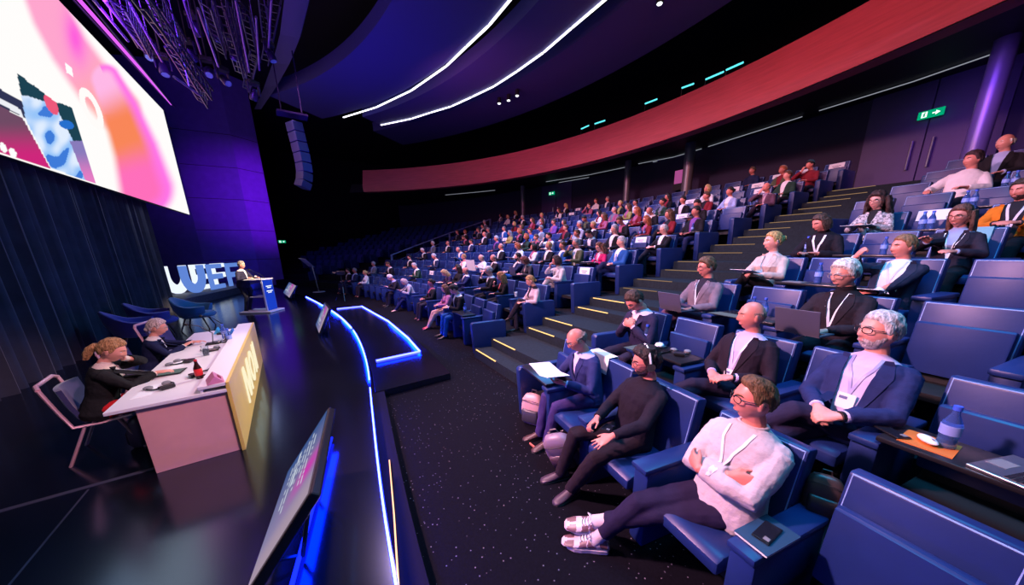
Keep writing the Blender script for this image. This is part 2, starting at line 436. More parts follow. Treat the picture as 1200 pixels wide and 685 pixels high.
# ---------------------------------------------------------------- auditorium seats
ORD = ['', 'first', 'second', 'third', 'fourth', 'fifth', 'sixth', 'seventh', 'eighth', 'ninth', 'tenth', 'eleventh', 'twelfth', 'thirteenth', 'fourteenth', 'fifteenth', 'sixteenth', 'seventeenth', 'eighteenth', 'nineteenth', 'twentieth', 'twenty-first', 'twenty-second', 'twenty-third', 'twenty-fourth', 'twenty-fifth', 'twenty-sixth', 'twenty-seventh', 'twenty-eighth']
def xprism(yz, x0, x1): return [V((x0, y, z)) for y, z in yz], (x1 - x0, 0, 0)
def mk_back():
    b = MB(); p, d = xprism([(-.17, .40), (-.275, .955), (-.29, .97), (-.365, .96), (-.375, .94), (-.28, .38)], -.29, .29); b.prism(p, d, 0)
    return b.mesh('backrest', [M['leather']], 30, .016)
def mk_edge():
    b = MB(); b.tube([(-.272, -.176, .43), (-.272, -.280, .955), (.272, -.280, .955), (.272, -.176, .43)], .006, 6)
    return b.mesh('piping', [M['piping']])
def mk_pan(up):
    b = MB()
    if up: p, d = xprism([(-.10, .40), (-.16, .80), (-.17, .815), (-.23, .805), (-.165, .40)], -.27, .27)
    else: p, d = xprism([(-.17, .37), (-.17, .45), (.28, .475), (.33, .45), (.33, .37)], -.275, .275)
    b.prism(p, d); return b.mesh('seat_cushion', [M['leather']], 30, .02)
def mk_arm():
    b = MB(); b.box((.37, .0, .30), (.145, .60, .60)); me = b.mesh('armrest', [M['leather']], 30, .02); return me
def mk_armtop():
    b = MB(); b.box((.37, .01, .617), (.155, .63, .045)); return b.mesh('armrest_pad', [M['leather']], 30, .014)
def mk_end():
    b = MB(); p, d = xprism([(-.40, 0), (-.40, .62), (-.36, .66), (.34, .66), (.37, .63), (.33, 0)], .30, .42); b.prism(p, d)
    return b.mesh('end_panel', [M['leather']], 30, .015)
def mk_base():
    b = MB(); b.box((0, -.2, .19), (.5, .06, .38)); b.box((0, .0, .30), (.5, .40, .06)); return b.mesh('seat_base', [M['black']], 0)
def mk_desk():
    b = MB(); b.box((-.02, .15, .665), (.74, .33, .028)); return b.mesh('writing_tablet', [M['desk']], 30, .006)
SM = dict(back=mk_back(), edge=mk_edge(), up=mk_pan(True), down=mk_pan(False), arm=mk_arm(), top=mk_armtop(), end=mk_end(), base=mk_base(), desk=mk_desk())
SEATS = []
def seat(n, y, block, k, used, desk=False, endp=False, dr=0.0, rowlen=0):
    p, a = row_pt(n, y, dr)
    rz = face_rot(a)
    where = f'{ORD[n]} row, {ORD[k]} from the stairs, {"far" if block == "L" else "near"} side'
    st = 'occupied' if used else 'empty'
    lab = f'{st} blue leather auditorium seat, {where}'
    r = empty('auditorium_chair', p, rz, lab, 'seat', 'blue auditorium seats')
    sgn = 1 if block == 'L' else -1
    if block == 'R': r.scale = (.87, 1, 1)
    link('seat_base', SM['base'], r)
    bk = link('backrest', SM['back'], r); link('piping', SM['edge'], bk)
    link('seat_cushion', SM['down' if used else 'up'], r)
    ar = link('armrest', SM['arm'], r); tp = link('armrest_pad', SM['top'], ar)
    if sgn < 0: ar.location.x = -.74
    if desk: link('writing_tablet', SM['desk'], r, label='black fold-out writing tablet')
    if endp:
        e = link('end_panel', SM['end'], r)
        e.location.x = -.72 if sgn > 0 else 0
    return r
# ---- left (far) block: seat grid
PITCH = .745
LEFT = {}
for n in range(1, NROW + 1):
    R = ROW_R + PITCH_R * (n - 1)
    x_ = 3.3 + 1.1 * (n - 1)
    y0 = aisle_l(x_ - .55) + .42
    a = math.asin((y0 - CYR) / R); k = 1
    while True:
        y = CYR + R * math.sin(a)
        if y > 19.9 + .10 * (x_ - 5.4): break
        LEFT[(n, k)] = dict(n=n, k=k, y=y, used=None, desk=False); a += PITCH / R; k += 1
for s in LEFT.values():
    p, a_ = row_pt(s['n'], s['y']); s['hp'] = proj(p + V((0, 0, 1.20))); s['p'] = p; s['bp'] = proj(p + V((.33, 0, .95)))
def take(px, py):
    best = None
    for s in LEFT.values():
        if s['used'] is not None: continue
        d = math.hypot((s['hp'][0] - px) * 1.0, (s['hp'][1] - py) * 1.15)
        if best is None or d < best[0]: best = (d, s)
    return best
# far audience: head position in the photograph -> nearest seat of the curved grid
# (px, py, model, top colour, shirt colour, hair colour, extra, description)
NV=(.018,.024,.07); BK=(.014,.013,.018); GR=(.16,.16,.19); WH=(.75,.73,.74); DG=(.02,.05,.035); PK=(.36,.09,.17); RD=(.21,.018,.03); LB=(.35,.45,.75); BL=(.02,.09,.32); YL=(.32,.26,.08); PU=(.17,.06,.27); OL=(.09,.10,.055); BE=(.55,.42,.36); GY=(.33,.3,.36)
hB=(.02,.014,.012); hBr=(.10,.05,.025); hG=(.42,.40,.42); hW=(.75,.72,.7); hBl=(.5,.34,.14); hR=(.36,.10,.035); hGy=(.2,.19,.2); hN=None
FAR=[
(407.5,314,'m1',BK,WH,hB,'dark-haired man in dark suit and open white shirt'),
(415,313,'m2',NV,LB,hGy,'greying man in navy suit leaning close to neighbour'),
(430.5,318,'w1',WH,WH,hBl,'fair-haired woman in white blouse'),
(439.5,304,'m2',GR,LB,hG,'grey-haired man in grey jacket'),
(457.5,306.5,'m3',BK,WH,hBr,'brown-haired man in dark suit with white papers'),
(478.5,297.5,'m1',BK,WH,hB,'dark-haired man in black suit with drink'),
(490,311.5,'m3',DG,WH,hG,'grey-haired man in dark green jacket reading'),
(510.5,299,'m3',NV,WH,hG,'grey-haired man in navy suit reading papers'),
(503.5,283,'m1',GR,LB,hW,'white-haired man sitting far back'),
(500,289.5,'m3',BK,WH,hW,'white-haired man in black suit writing'),
(522.5,281.5,'m2',BK,WH,hN,'bald man in black suit and white shirt'),
(532,270,'m1',BK,GR,hBr,'brown-haired man in black jacket'),
(541,270,'m2',BK,WH,hR,'reddish-haired man in black suit'),
(543.5,276.5,'m5',BK,PK,hBr,'person in dark clothes bent over white paper'),
(554,280,'m2',NV,WH,hB,'dark-haired man in navy suit and white shirt'),
(544.5,290,'m5',BL,WH,hN,'bald man in bright blue jacket looking down'),
(558.5,270,'m4',BK,GR,hBr,'man in black pullover resting his chin'),
(563.5,263,'m1',BK,WH,hB,'dark-haired man in black suit upright'),
(569.5,265,'m2',BK,GR,hGy,'man in dark jacket and grey shirt'),
(571.5,258.5,'m1',GR,WH,hG,'grey-haired man in light grey jacket'),
(571,273.5,'m2',BK,WH,hN,'bald pink-faced man in black suit'),
(578,279.5,'m1',NV,PU,hG,'grey-haired man in navy suit'),
(579.5,289.5,'m2',BK,WH,hN,'bald red-faced man in black suit'),
(591.5,266.5,'m1',BL,WH,hGy,'man in blue suit upright'),
(597,274,'w2',YL,YL,hGy,'woman in yellow jacket'),
(599.5,253,'w1',WH,WH,hBl,'fair-haired woman in white top near column'),
(607,261,'w2',RD,BK,hBl,'blonde woman in dark red dress'),
(589,247,'w1',GR,WH,hB,'woman in grey top high up beside rail'),
(604,244,'w2',BK,WH,hBl,'fair-haired person in black by column'),
(617,255,'m4',BK,WH,hG,'grey-haired man with hand at chin'),
(624,259,'w2',RD,PK,hBr,'woman in red jacket'),
(614,267,'w1',DG,PU,hBr,'woman in green cardigan'),
(620.5,268,'m1',BL,PU,hBr,'man in bright blue jacket'),
(607.5,274,'w2',BK,PK,hR,'red-haired woman in black'),
(612.5,280,'w1',DG,BK,hR,'orange-haired woman in dark green'),
(605.5,289,'w3',WH,WH,hR,'ginger-haired woman in white shirt'),
(616,291,'w2',WH,PK,hB,'dark-haired woman in white jacket'),
(624,278,'m4',BK,PK,hBr,'brown-haired man in black jacket with pink shirt'),
(629.5,270.5,'m1',GR,LB,hGy,'man in pale grey jacket'),
(633.5,251,'m1',LB,WH,hBl,'fair-haired man in pale blue shirt'),
(636,259,'w2',BK,RD,hBr,'woman in black with dark hair'),
(645.5,260,'m2',PU,PK,hBr,'man in purple jacket'),
(652.5,248,'w2',WH,BK,hBr,'brown-haired woman in white and black'),
(645.5,271,'m4',WH,PK,hB,'man in white shirt with hand raised'),
(659,256,'w1',RD,RD,hBr,'woman in red sweater'),
(663,243,'w2',BK,WH,hBl,'fair-haired woman in black by double door'),
(661,264,'m2',BK,RD,hBr,'man in black with red scarf'),
(652,278.5,'m1',BL,WH,hBr,'man in glasses and teal blue suit'),
(673,267,'m2',GY,WH,hG,'grey-haired man in grey suit'),
(672.5,275.5,'m4',BK,WH,hBr,'brown-haired man with hand at mouth'),
(686,268,'m1',BK,WH,hBl,'sandy-haired man in black suit, white shirt'),
(691,260.5,'m5',BK,OL,hB,'person in black bending forward'),
(645,292,'m2',BK,WH,hBl,'elderly fair-haired man in black suit'),
(665.5,290,'m4',OL,WH,hG,'grey-haired man in olive green jacket'),
(699.5,274.5,'m5',NV,WH,hB,'dark-haired man in navy suit bent over'),
(726,264.5,'m1',BK,WH,hG,'grey-haired man in black suit, white shirt'),
(729,275,'m2',BL,WH,hG,'grey-haired man in sunglasses and bright blue jacket'),
(748,255,'w2',RD,PK,hR,'red-faced woman in crimson'),
(737,259,'m5',BK,PK,hBr,'person in black leaning on desk'),
(690,242,'m4',PK,BK,hBr,'man in striped pink shirt'),
(698,236,'w1',WH,WH,hBr,'woman in white blouse high up'),
(710.5,233,'m1',NV,WH,hGy,'man in navy suit and white shirt high up'),
(703.5,243.5,'w2',WH,RD,hB,'dark-haired woman in white jacket'),
(702,253,'w2',PK,RD,hBr,'woman in pink and red'),
(716.5,243,'m2',PK,GR,hN,'bald man in pink sweater'),
(727,237,'w1',BK,YL,hBl,'blonde woman in black and yellow'),
(730.5,244,'w2',YL,PK,hBr,'woman in mustard top'),
(741,238,'m1',BK,WH,hB,'dark-haired man in black suit upright'),
(752,248,'w2',RD,PK,hR,'red-haired woman in crimson top'),
(764.5,239,'m5',BK,WH,hN,'bald man in black looking down'),
(770,234,'w1',DG,GR,hB,'dark-haired woman in grey green'),
(783,234,'w2',BK,RD,hB,'woman with black hair in black'),
(793.5,229,'m1',BK,WH,hB,'dark-haired man in black suit with white collar'),
(778,246,'w2',RD,BK,hBr,'woman in crimson jacket'),
(809.5,243,'m1',BK,PU,hB,'red-faced man in black jacket, lavender shirt'),
(833.5,221,'w1',WH,WH,hBl,'blonde woman in white shirt near the top'),
(834,231,'m2',RD,BK,hBr,'man in red sweater'),
(838,241.5,'m3',BK,PU,hB,'man in black jacket with purple shirt'),
(857.5,223,'w1',LB,WH,hB,'woman in pale blue shirt with dark bun'),
(871,208.5,'m1',NV,NV,hBr,'brown-haired man in navy pullover, top row'),
(921,211,'m1',DG,WH,hBr,'man in glasses and dark green jacket'),
(926,226,'m2',OL,RD,hR,'red-haired man in olive jacket'),
(951,197,'m4',RD,RD,hB,'man in bright red sweater, top row'),
(540,310,'w2',BK,BK,hB,'dark-haired woman in black with white papers'),
(500,333,'w1',BK,PK,hB,'dark-haired woman in black with pink scarf'),
]
# closer audience of the far block, own poses (px,py,chin px) are in p5
# ---------------------------------------------------------------- people
from mathutils import noise as NZ
def sstep(x, a=0., b=1.):
    t = max(0., min(1., (x - a) / (b - a))); return t * t * (3 - 2 * t)
def remesh(mb, name, vox, mats, smooth=2, dec=None):
    me = bpy.data.meshes.new('tmp'); me.from_pydata(mb.v, [], mb.f)
    bm = bmesh.new(); bm.from_mesh(me); bmesh.ops.recalc_face_normals(bm, faces=bm.faces); bm.to_mesh(me); bm.free()
    o = bpy.data.objects.new('tmp', me); COL.objects.link(o)
    m = o.modifiers.new('r', 'REMESH'); m.mode = 'VOXEL'; m.voxel_size = vox; m.use_smooth_shade = True
    if smooth:
        s = o.modifiers.new('s', 'SMOOTH'); s.factor = .5; s.iterations = smooth
    if dec:
        d = o.modifiers.new('d', 'DECIMATE'); d.ratio = dec
    dg = bpy.context.evaluated_depsgraph_get()
    out = bpy.data.meshes.new_from_object(o.evaluated_get(dg), depsgraph=dg)
    out.name = name
    out.materials.clear()
    for x in mats: out.materials.append(x)
    bpy.data.objects.remove(o); bpy.data.meshes.remove(me)
    out.polygons.foreach_set('use_smooth', [True] * len(out.polygons))
    return out
def bvh_of(*meshes):
    vs, fs = [], []
    for me in meshes:
        b = len(vs); vs += [v.co.copy() for v in me.vertices]; fs += [tuple(i + b for i in p.vertices) for p in me.polygons]
    return BVHTree.FromPolygons(vs, fs)

def ripple(me, fn):
    n = len(me.vertices); co = np.empty(n * 3, np.float32); no = np.empty(n * 3, np.float32)
    me.vertices.foreach_get('co', co); me.vertex_normals.foreach_get('vector', no)
    co = co.reshape(-1, 3); d = np.array([fn(V(c)) for c in co.tolist()], np.float32)
    co = co + no.reshape(-1, 3) * d[:, None]; me.vertices.foreach_set('co', co.ravel()); me.update()

_ico = {}
def ico(sub):
    if sub not in _ico:
        bm = bmesh.new(); bmesh.ops.create_icosphere(bm, subdivisions=sub, radius=1)
        bm.verts.ensure_lookup_table()
        _ico[sub] = ([v.co.normalized() for v in bm.verts], [tuple(v.index for v in f.verts) for f in bm.faces]); bm.free()
    return _ico[sub]
def g2(a, b): return math.exp(-a * a - b * b)
def head_pt(d, fem=False, fat=0., feat=True):
    x, y, z = d
    p = V((x * (.072 if fem else .076), y * .095, z * .117))
    if y < 0: p.y *= 1.05
    if z < 0:
        t = -z; p.x *= 1 - (.34 if fem else .27) * t ** 1.4 + fat * .10 * t
        p.y *= (1 - .60 * t) if y < 0 else (1 - .06 * t)
    ax = abs(p.x); pz = p.z
    if y > 0 and feat:
        dy = 0
        t = (.022 - pz) / .050
        if 0 < t < 1.35:
            am = (.003 + .021 * t) if t < 1 else .024 * sstep(1.35 - t, 0, .35)
            dy += am * math.exp(-(p.x / (.0085 + .006 * min(t, 1))) ** 2)
        dy += .005 * g2(p.x / .05, (pz - .028) / .010)
        dy -= .011 * g2((ax - .031) / .015, (pz - .010) / .011)
        dy += .004 * g2((ax - .043) / .018, (pz + .022) / .02)
        dy += .006 * g2(p.x / .024, (pz + .056) / .008) + .005 * g2(p.x / .02, (pz + .070) / .006)
        dy -= .003 * g2(p.x / .02, (pz + .082) / .006)
        dy += .010 * g2(p.x / .024, (pz + .103) / .015)
        p.y += dy * min(1, y * 2)
    return p
def hairline(style, phi, front=.066):
    # z limit of the hair over the angle from the face (0) to the nape (pi)
    K = [(0, front), (.55, front - .004), (.95, .045), (1.2, -.005), (1.45, -.02), (1.62, .012), (1.95, .004), (2.3, -.05), (3.2, -.066)]
    if style in ('long', 'curly_long', 'bob'): K = [(0, front), (.5, front - .006), (.9, .045), (1.15, -.03), (1.4, -.10), (3.2, -.11)]
    for (a, za), (b, zb) in zip(K, K[1:]):
        if phi <= b: return za + (zb - za) * (phi - a) / (b - a)
    return K[-1][1]
def hair_mb(style, Mh, sub, fem=False, thick=.016, front=.066, rough=.006, seed=0.):
    mb = MB(); vs, fs = ico(sub); out = []
    for d in vs:
        p = head_pt(d, fem, feat=False); phi = math.atan2(abs(p.x), p.y)
        zb = hairline(style, phi, front)
        k = sstep((p.z - zb) / .016)
        if style == 'fringe': k *= sstep((.050 - p.z) / .02) * sstep((phi - 1.15) / .25)
        n = NZ.noise(V((p.x * 52 + seed, p.y * 30, p.z * 26))) + .7 * NZ.noise(V((p.x * 150, p.y * 70, p.z * 70)) + V((seed, 0, 0)))
        th = thick * (.75 + .5 * sstep((p.z - .02) / .08)) + rough * n
        if style == 'quiff': th += .012 * sstep((p.z - .07) / .03) * sstep((p.y + .02) / .05)
        out.append(p + d * (th * k - .007 * (1 - k)))
    mb.add(out, fs)
    def lock(pts, r, n=6): mb.tube(pts, r, n)
    rnd = random.Random(int(seed * 100) + 5)
    if style == 'bun':
        mb.ball((0, -.118, .035), (.036, .034, .036), n=8)
    if style == 'pony':
        mb.tube([(0, -.085, .035), (0, -.118, .03), (.004, -.142, -.02), (.0, -.150, -.08), (.002, -.14, -.135)], [.022, .028, .036, .034, .012], 10)
        for i in range(8):
            a = rnd.uniform(-.03, .03); lock([(a, -.12, .01), (a * 1.3, -.16, -.05), (a * 1.2 + rnd.uniform(-.02, .02), -.155, -.14)], [.011, .012, .004])
    if style == 'low':
        mb.ball((0, -.098, -.035), (.042, .030, .034), n=8)
    if style in ('long', 'curly_long'):
        L = .20 if style == 'long' else .22
        N = 26
        for i in range(N):
            a = 1.5 + (2 * PI - 3.0) * i / (N - 1)           # around the back
            c, s_ = math.sin(a), math.cos(a)
            r0_ = .078 + (.02 if style == 'curly_long' else .004)
            pts = []
            for k in range(6):
                z = .05 - (L + .06) * k / 5
                fl = 1 + (.45 if style == 'curly_long' else .12) * (k / 5)
                wob = (.014 if style == 'curly_long' else .005)
                pts.append(V((c * r0_ * fl + rnd.uniform(-wob, wob), s_ * (r0_ + .018) * fl - .012 + rnd.uniform(-wob, wob), z)))
            lock(pts, [.016, .019, .020, .020, .017, .007] if style == 'long' else [.020, .026, .027, .026, .022, .010], 7)
    if style == 'bob':
        for i in range(20):
            a = 1.15 + (2 * PI - 2.3) * i / 19; c, s_ = math.sin(a), math.cos(a)
            lock([V((c * .076, s_ * .094 - .008, .05)), V((c * .086, s_ * .102 - .01, -.03)), V((c * .080, s_ * .096 - .01, -.105))], [.015, .018, .009], 7)
    mb.xf(Mh); return mb

def ik(a, t, l1, l2, pole):
    d = t - a; L = d.length
    if L > (l1 + l2) * .995: d = d * ((l1 + l2) * .995 / L); L = d.length; t = a + d
    if L < abs(l1 - l2) + .01: L = abs(l1 - l2) + .01
    x = (l1 * l1 - l2 * l2 + L * L) / (2 * L); h = math.sqrt(max(0, l1 * l1 - x * x))
    u = d.normalized(); p = V(pole) - u * V(pole).dot(u)
    if p.length < 1e-5: p = u.orthogonal()
    return a + u * x + p.normalized() * h, t

def hand_mb(mb, W, f, n, right, curl=.35, spread=.06, thumb=.5, k=1.0, seg=6):
    f = V(f).normalized(); n = V(n); n = (n - f * n.dot(f)).normalized()
    s = n.cross(f) if right else f.cross(n)          # thumb side
    P = lambda a, b, c: W + (f * a + s * b + n * c) * k
    rings = []
    for a, hw, ht, off in ((-.02, .026, .021, 0), (.01, .029, .021, 0), (.035, .038, .019, .002), (.065, .043, .017, 0), (.092, .041, .0135, -.001), (.102, .036, .009, -.001)):
        rings.append([P(a, off + hw * math.cos(2 * PI * j / 10), ht * math.sin(2 * PI * j / 10)) for j in range(10)])
    mb.loft(rings)
    for i, (b, L, r) in enumerate(((.031, .070, .0088), (.0105, .079, .0092), (-.0105, .074, .0088), (-.030, .058, .0078))):
        pts = [P(.080, b * .95, 0), P(.094, b, 0)]
        ang = 0.; sp = spread * (b / .03); cur = V(pts[-1])
        c = curl[i] if isinstance(curl, (list, tuple)) else curl
        for q, fr in ((.45, .42), (1.0, .32), (.8, .26)):
            ang += c * q * 1.35
            d = (f * math.cos(ang) - n * math.sin(ang) + s * sp).normalized()
            cur = cur + d * (L * fr * k); pts.append(cur)
        mb.tube(pts, [r * k, r * k, r * k * .98, r * k * .9, r * k * .72], seg)
    t0 = P(.012, .022, -.004); d1 = (f * .75 + s * .62 - n * .25 * thumb * 2).normalized(); t1 = t0 + d1 * .045 * k
    d2 = (f * .95 + s * (.35 - thumb * .5) - n * .35 * thumb).normalized(); t2 = t1 + d2 * .030 * k; t3 = t2 + (d2 - n * .1).normalized() * .024 * k
    mb.tube([t0, t1, t2, t3], [.0145 * k, .0115 * k, .0098 * k, .007 * k], seg)

TOR_M = [(-.10, .150, .105, 0.), (-.04, .172, .122, 0.), (.05, .166, .116, .0), (.14, .156, .110, .006), (.24, .162, .116, .008), (.33, .172, .118, .006), (.41, .166, .104, -.004), (.462, .122, .080, -.012), (.50, .062, .058, -.012)]
TOR_F = [(-.10, .155, .108, 0.), (-.04, .178, .122, 0.), (.05, .155, .108, .0), (.14, .132, .096, .004), (.24, .138, .102, .008), (.31, .148, .122, .020), (.40, .140, .092, .0), (.452, .106, .072, -.010), (.49, .052, .050, -.012)]
def ering(c, hw, hd, n=22, e=.82):
    out = []
    for j in range(n):
        a = 2 * PI * j / n; ca, sa = math.cos(a), math.sin(a)
        out.append(V((c[0] + hw * math.copysign(abs(ca) ** e, ca), c[1] + hd * math.copysign(abs(sa) ** e, sa), c[2])))
    return out

def inpoly(x, y, pts):
    c = False
    for i in range(len(pts)):
        x0, y0 = pts[i]; x1, y1 = pts[i - 1]
        if (y0 > y) != (y1 > y) and x < (x1 - x0) * (y - y0) / (y1 - y0) + x0: c = not c
    return c
class Fig:
    """builds one seated or standing person in its own frame: +Y ahead, origin on the floor"""
    def __init__(s, **k):
        s.k = k; g = k.get
        s.fem = g('fem', False); s.vox = g('vox', .0065); s.sub = g('sub', 4); s.near = g('near', True)
        fem = s.fem
        s.hip = V(g('pelvis', (0, 0, .53)))
        lean, side, twist = math.radians(g('lean', -6)), math.radians(g('side', 0)), math.radians(g('twist', 0))
        s.Mt = Matrix.Translation(s.hip) @ Matrix.Rotation(-twist, 4, 'Z') @ Matrix.Rotation(-lean, 4, 'X') @ Matrix.Rotation(side, 4, 'Y')
        hy, hp, hr = (math.radians(a) for a in g('head', (0, 0, 0)))
        piv = s.Mt @ V((0, -.005, .545 if not fem else .53))
        Rh = Matrix.Rotation(-hy, 4, 'Z') @ Matrix.Rotation(-hp, 4, 'X') @ Matrix.Rotation(hr, 4, 'Y')
        s.Mh = Matrix.Translation(piv) @ Rh @ Matrix.Translation(V((0, .022, .108))) @ Matrix.Scale(1.06, 4)
        s.piv = piv; s.hc = s.Mh @ V((0, 0, 0))
        sw = .162 if not fem else .140
        s.sh = {1: s.Mt @ V((sw, -.012, .410)), -1: s.Mt @ V((-sw, -.012, .410))}
        if fem:
            for q in (1, -1): s.sh[q] = s.Mt @ V((q * sw, -.012, .398))
        ua, fa = (.29, .255) if not fem else (.27, .24)
        s.arm = {}
        dh = {1: dict(p=(.13, .24, .60)), -1: dict(p=(-.13, .24, .60))}
        for q, nm in ((1, 'rh'), (-1, 'lh')):
            h = dict(dh[q]); h.update(g(nm, {}) or {})
            el, wr = ik(s.sh[q], V(h['p']), ua, fa, V(h.get('pole', (q * .9, -.5, -.7))))
            f = V(h.get('f', (wr - el).normalized())); n = V(h.get('n', (0, 0, 1)))
            s.arm[q] = (s.sh[q], el, wr, f, n, h.get('curl', .35), h.get('thumb', .5), h.get('spread', .06))
        s.leg = {}
        for q, nm in ((1, 'rf'), (-1, 'lf')):
            ft = dict(p=(q * .12, .50, .085)); ft.update(g(nm, {}) or {})
            hipj = s.hip + V((q * .088, .01, -.01))
            kn, an = ik(hipj, V(ft['p']), .43, .42, V(ft.get('pole', (q * .15, .6, 1))))
            s.leg[q] = (hipj, kn, an, V(ft.get('toe', (q * .15, 1, -.05))), V(ft.get('up', (0, 0, 1))))
        s.belly = g('belly', 0.)
    # -- shapes
    def torso(s, mb, infl, z0=-.10, z1=.51, sc=1., mi=0):
        rings = []
        for z, hw, hd, yo in (TOR_F if s.fem else TOR_M):
            if z < z0 - .001 or z > z1: continue
            bl = s.belly * math.exp(-((z - .08) / .12) ** 2)
            rings.append([s.Mt @ p for p in ering((0, yo + bl * .6, z), hw * sc + infl, hd * sc + infl + bl * .5)])
        mb.loft(rings, mi)
    def headmb(s, mb):
        vs, fs = ico(s.sub); fat = s.k.get('fat', 0.)
        mb.add([s.Mh @ head_pt(d, s.fem, fat) for d in vs], fs)
        for q in (1, -1):
            R = Matrix.Rotation(q * -.35, 3, 'Z') @ Matrix.Rotation(-.2, 3, 'X')
            st = len(mb.v); mb.ball((q * .076, -.006, -.008), (.009, .019, .031), n=6, M=R); mb.xf(s.Mh, st)
        r = .048 if s.fem else .056
        mb.tube([s.Mh @ V((0, .0, -.055)), s.piv + (s.Mt.to_3x3() @ V((0, -.006, -.015))), s.Mt @ V((0, -.014, .47))], [r * .97, r, r * 1.15], 14)
    def body(s):
        mb = MB(); s.headmb(mb)
        s.torso(mb, 0, sc=.9)
        for q in (1, -1):
            a, e, w_, f, n, curl, th, sp = s.arm[q]
            kk = .92 if s.fem else 1.0
            mb.tube([a, a.lerp(e, .5), e, e.lerp(w_, .4), w_], [.044 * kk, .042 * kk, .038 * kk, .036 * kk, .0265 * kk], 10)
            hand_mb(mb, w_, f, n, q > 0, curl, sp, th, kk)
            h, k, an, toe, up = s.leg[q]
            mb.tube([h, h.lerp(k, .5), k, k.lerp(an, .35), an], [.072, .062, .05, .05, .034], 12)
            t = toe.normalized(); mb.tube([an, an + t * .04 - V(up) * .03, an + t * .12 - V(up) * .05], [.030, .024, .014], 8)
        return remesh(mb, 'body', s.vox, [s.k['skin']], 1 if s.near else 0)
    def top(s, infl=.020, sl=.016, z0=-.10, name='jacket', long=True, collar=True, loose=0.):
        mb = MB(); s.torso(mb, infl, z0=z0, z1=(.51 if name in ('shirt', 'sweater') else .47) if collar else .45)
        kk = .9 if s.fem else 1.
        for q in (1, -1):
            a, e, w_, *_ = s.arm[q]
            mb.ball(s.Mt @ V((q * (.150 if not s.fem else .128), -.012, .403 if not s.fem else .390)), (.056 * kk + sl * .5,) * 3, n=8)
            m1, m2 = a.lerp(e, .5), e.lerp(w_, .5)
            pts = [a, m1, e, m2, e.lerp(w_, .93)] if long else [a, m1]
            rr = [.047 * kk + sl, .044 * kk + sl + loose, .040 * kk + sl + loose, .036 * kk + sl + loose, .029 * kk + sl * .8]
            mb.tube(pts, rr[:len(pts)], 14)
        me = remesh(mb, name, s.vox * 1.15, [s.k['topm']], 3 if s.near else 1)
        if s.near:   # soft folds
            ripple(me, lambda c: NZ.noise(V((c.x * 16, c.y * 16, c.z * 11))) * .0050 + NZ.noise(c * 34) * .0024)
        return me
    def cutv(s, me, hw, za, zt=.50, sq=0.):
        """opens a V from za up to zt on the chest; hw half width at the top"""
        bm = bmesh.new(); bm.from_mesh(me); Ti = s.Mt.inverted()
        for v in bm.verts: v.co = Ti @ v.co
        def front(): return [g for g in list(bm.faces) + list(bm.edges) + list(bm.verts)]
        for q in (1, -1):
            # plane through (q*sq,*,za) and (q*hw,*,zt)
            d = V((q * (hw - sq), 0, zt - za)).normalized(); nrm = V((d.z, 0, -d.x)) * q
            bmesh.ops.bisect_plane(bm, geom=front(), plane_co=V((q * sq, 0, za)), plane_no=nrm)
        if sq: bmesh.ops.bisect_plane(bm, geom=front(), plane_co=V((0, 0, za)), plane_no=V((0, 0, 1)))
        kill = []
        for f in bm.faces:
            c = f.calc_center_median()
            if c.y > -.02 and za < c.z and abs(c.x) < sq + (hw - sq) * (c.z - za) / (zt - za) and c.z < .6 and abs(c.x) < .13 and f.normal.y > -.6: kill.append(f)
        bmesh.ops.delete(bm, geom=kill, context='FACES')
        for v in bm.verts: v.co = s.Mt @ v.co
        bm.to_mesh(me); bm.free()
        me.polygons.foreach_set('use_smooth', [True] * len(me.polygons))
    def surf(s, bvh, x, z, off):
        """point on the chest surface in front of torso coords (x, z)"""
        o = s.Mt @ V((x, .6, z)); d = s.Mt.to_3x3() @ V((0, -1, 0))
        h, nn, i, dist = bvh.ray_cast(o, d)
        if h is None: h = s.Mt @ V((x, .08, z))
        return h - d * off
    def band(s, bvh, path, width, off, th=.003, mb=None, wv=None):
        """ribbon laid on the chest along path [(x,z)..] in torso coords"""
        mb = mb or MB(); P = []
        # resample
        for i in range(len(path) - 1):
            for k in range(4): P.append((path[i][0] + (path[i + 1][0] - path[i][0]) * k / 4, path[i][1] + (path[i + 1][1] - path[i][1]) * k / 4))
        P.append(path[-1]); n = len(P); rings = []
        out = s.Mt.to_3x3() @ V((0, 1, 0))
        for i, (x, z) in enumerate(P):
            x0, z0 = P[max(0, i - 1)]; x1, z1 = P[min(n - 1, i + 1)]
            t = V((x1 - x0, 0, z1 - z0)).normalized(); pr = V((t.z, 0, -t.x))
            wd = (wv(i / (n - 1)) if wv else width) / 2
            a = s.surf(bvh, x + pr.x * wd, z + pr.z * wd, off); b = s.surf(bvh, x - pr.x * wd, z - pr.z * wd, off)
            rings.append([a, b, b + out * th, a + out * th])
        mb.loft(rings); return mb
    def trousers(s, name='trousers', infl=.018, hem=1.12):
        mb = MB()
        rr = [(-.105, .158, .112, 0), (-.06, .182, .132, 0), (.02, .178, .128, 0), (.06, .168, .12, 0)]
        mb.loft([[s.hip + (p if 1 else p) for p in ering((0, y, z), a, b)] for z, a, b, y in rr])
        for q in (1, -1):
            h, k, an, toe, up = s.leg[q]
            mb.tube([h, h.lerp(k, .5), h.lerp(k, .92), k + (k - h.lerp(an, .5)).normalized() * .004, k.lerp(an, .12), k.lerp(an, .5), k.lerp(an, hem)],
                    [.086 + infl * .4, .074 + infl * .5, .058 + infl * .5, .056 + infl * .5, .056 + infl * .5, .052 + infl * .5, .040 + infl * .7], 14)
        me = remesh(mb, name, s.vox * 1.25, [s.k['legm']], 3 if s.near else 1)
        if s.near:
            ripple(me, lambda c: NZ.noise(V((c.x * 18, c.y * 11, c.z * 14))) * .0055)
        return me
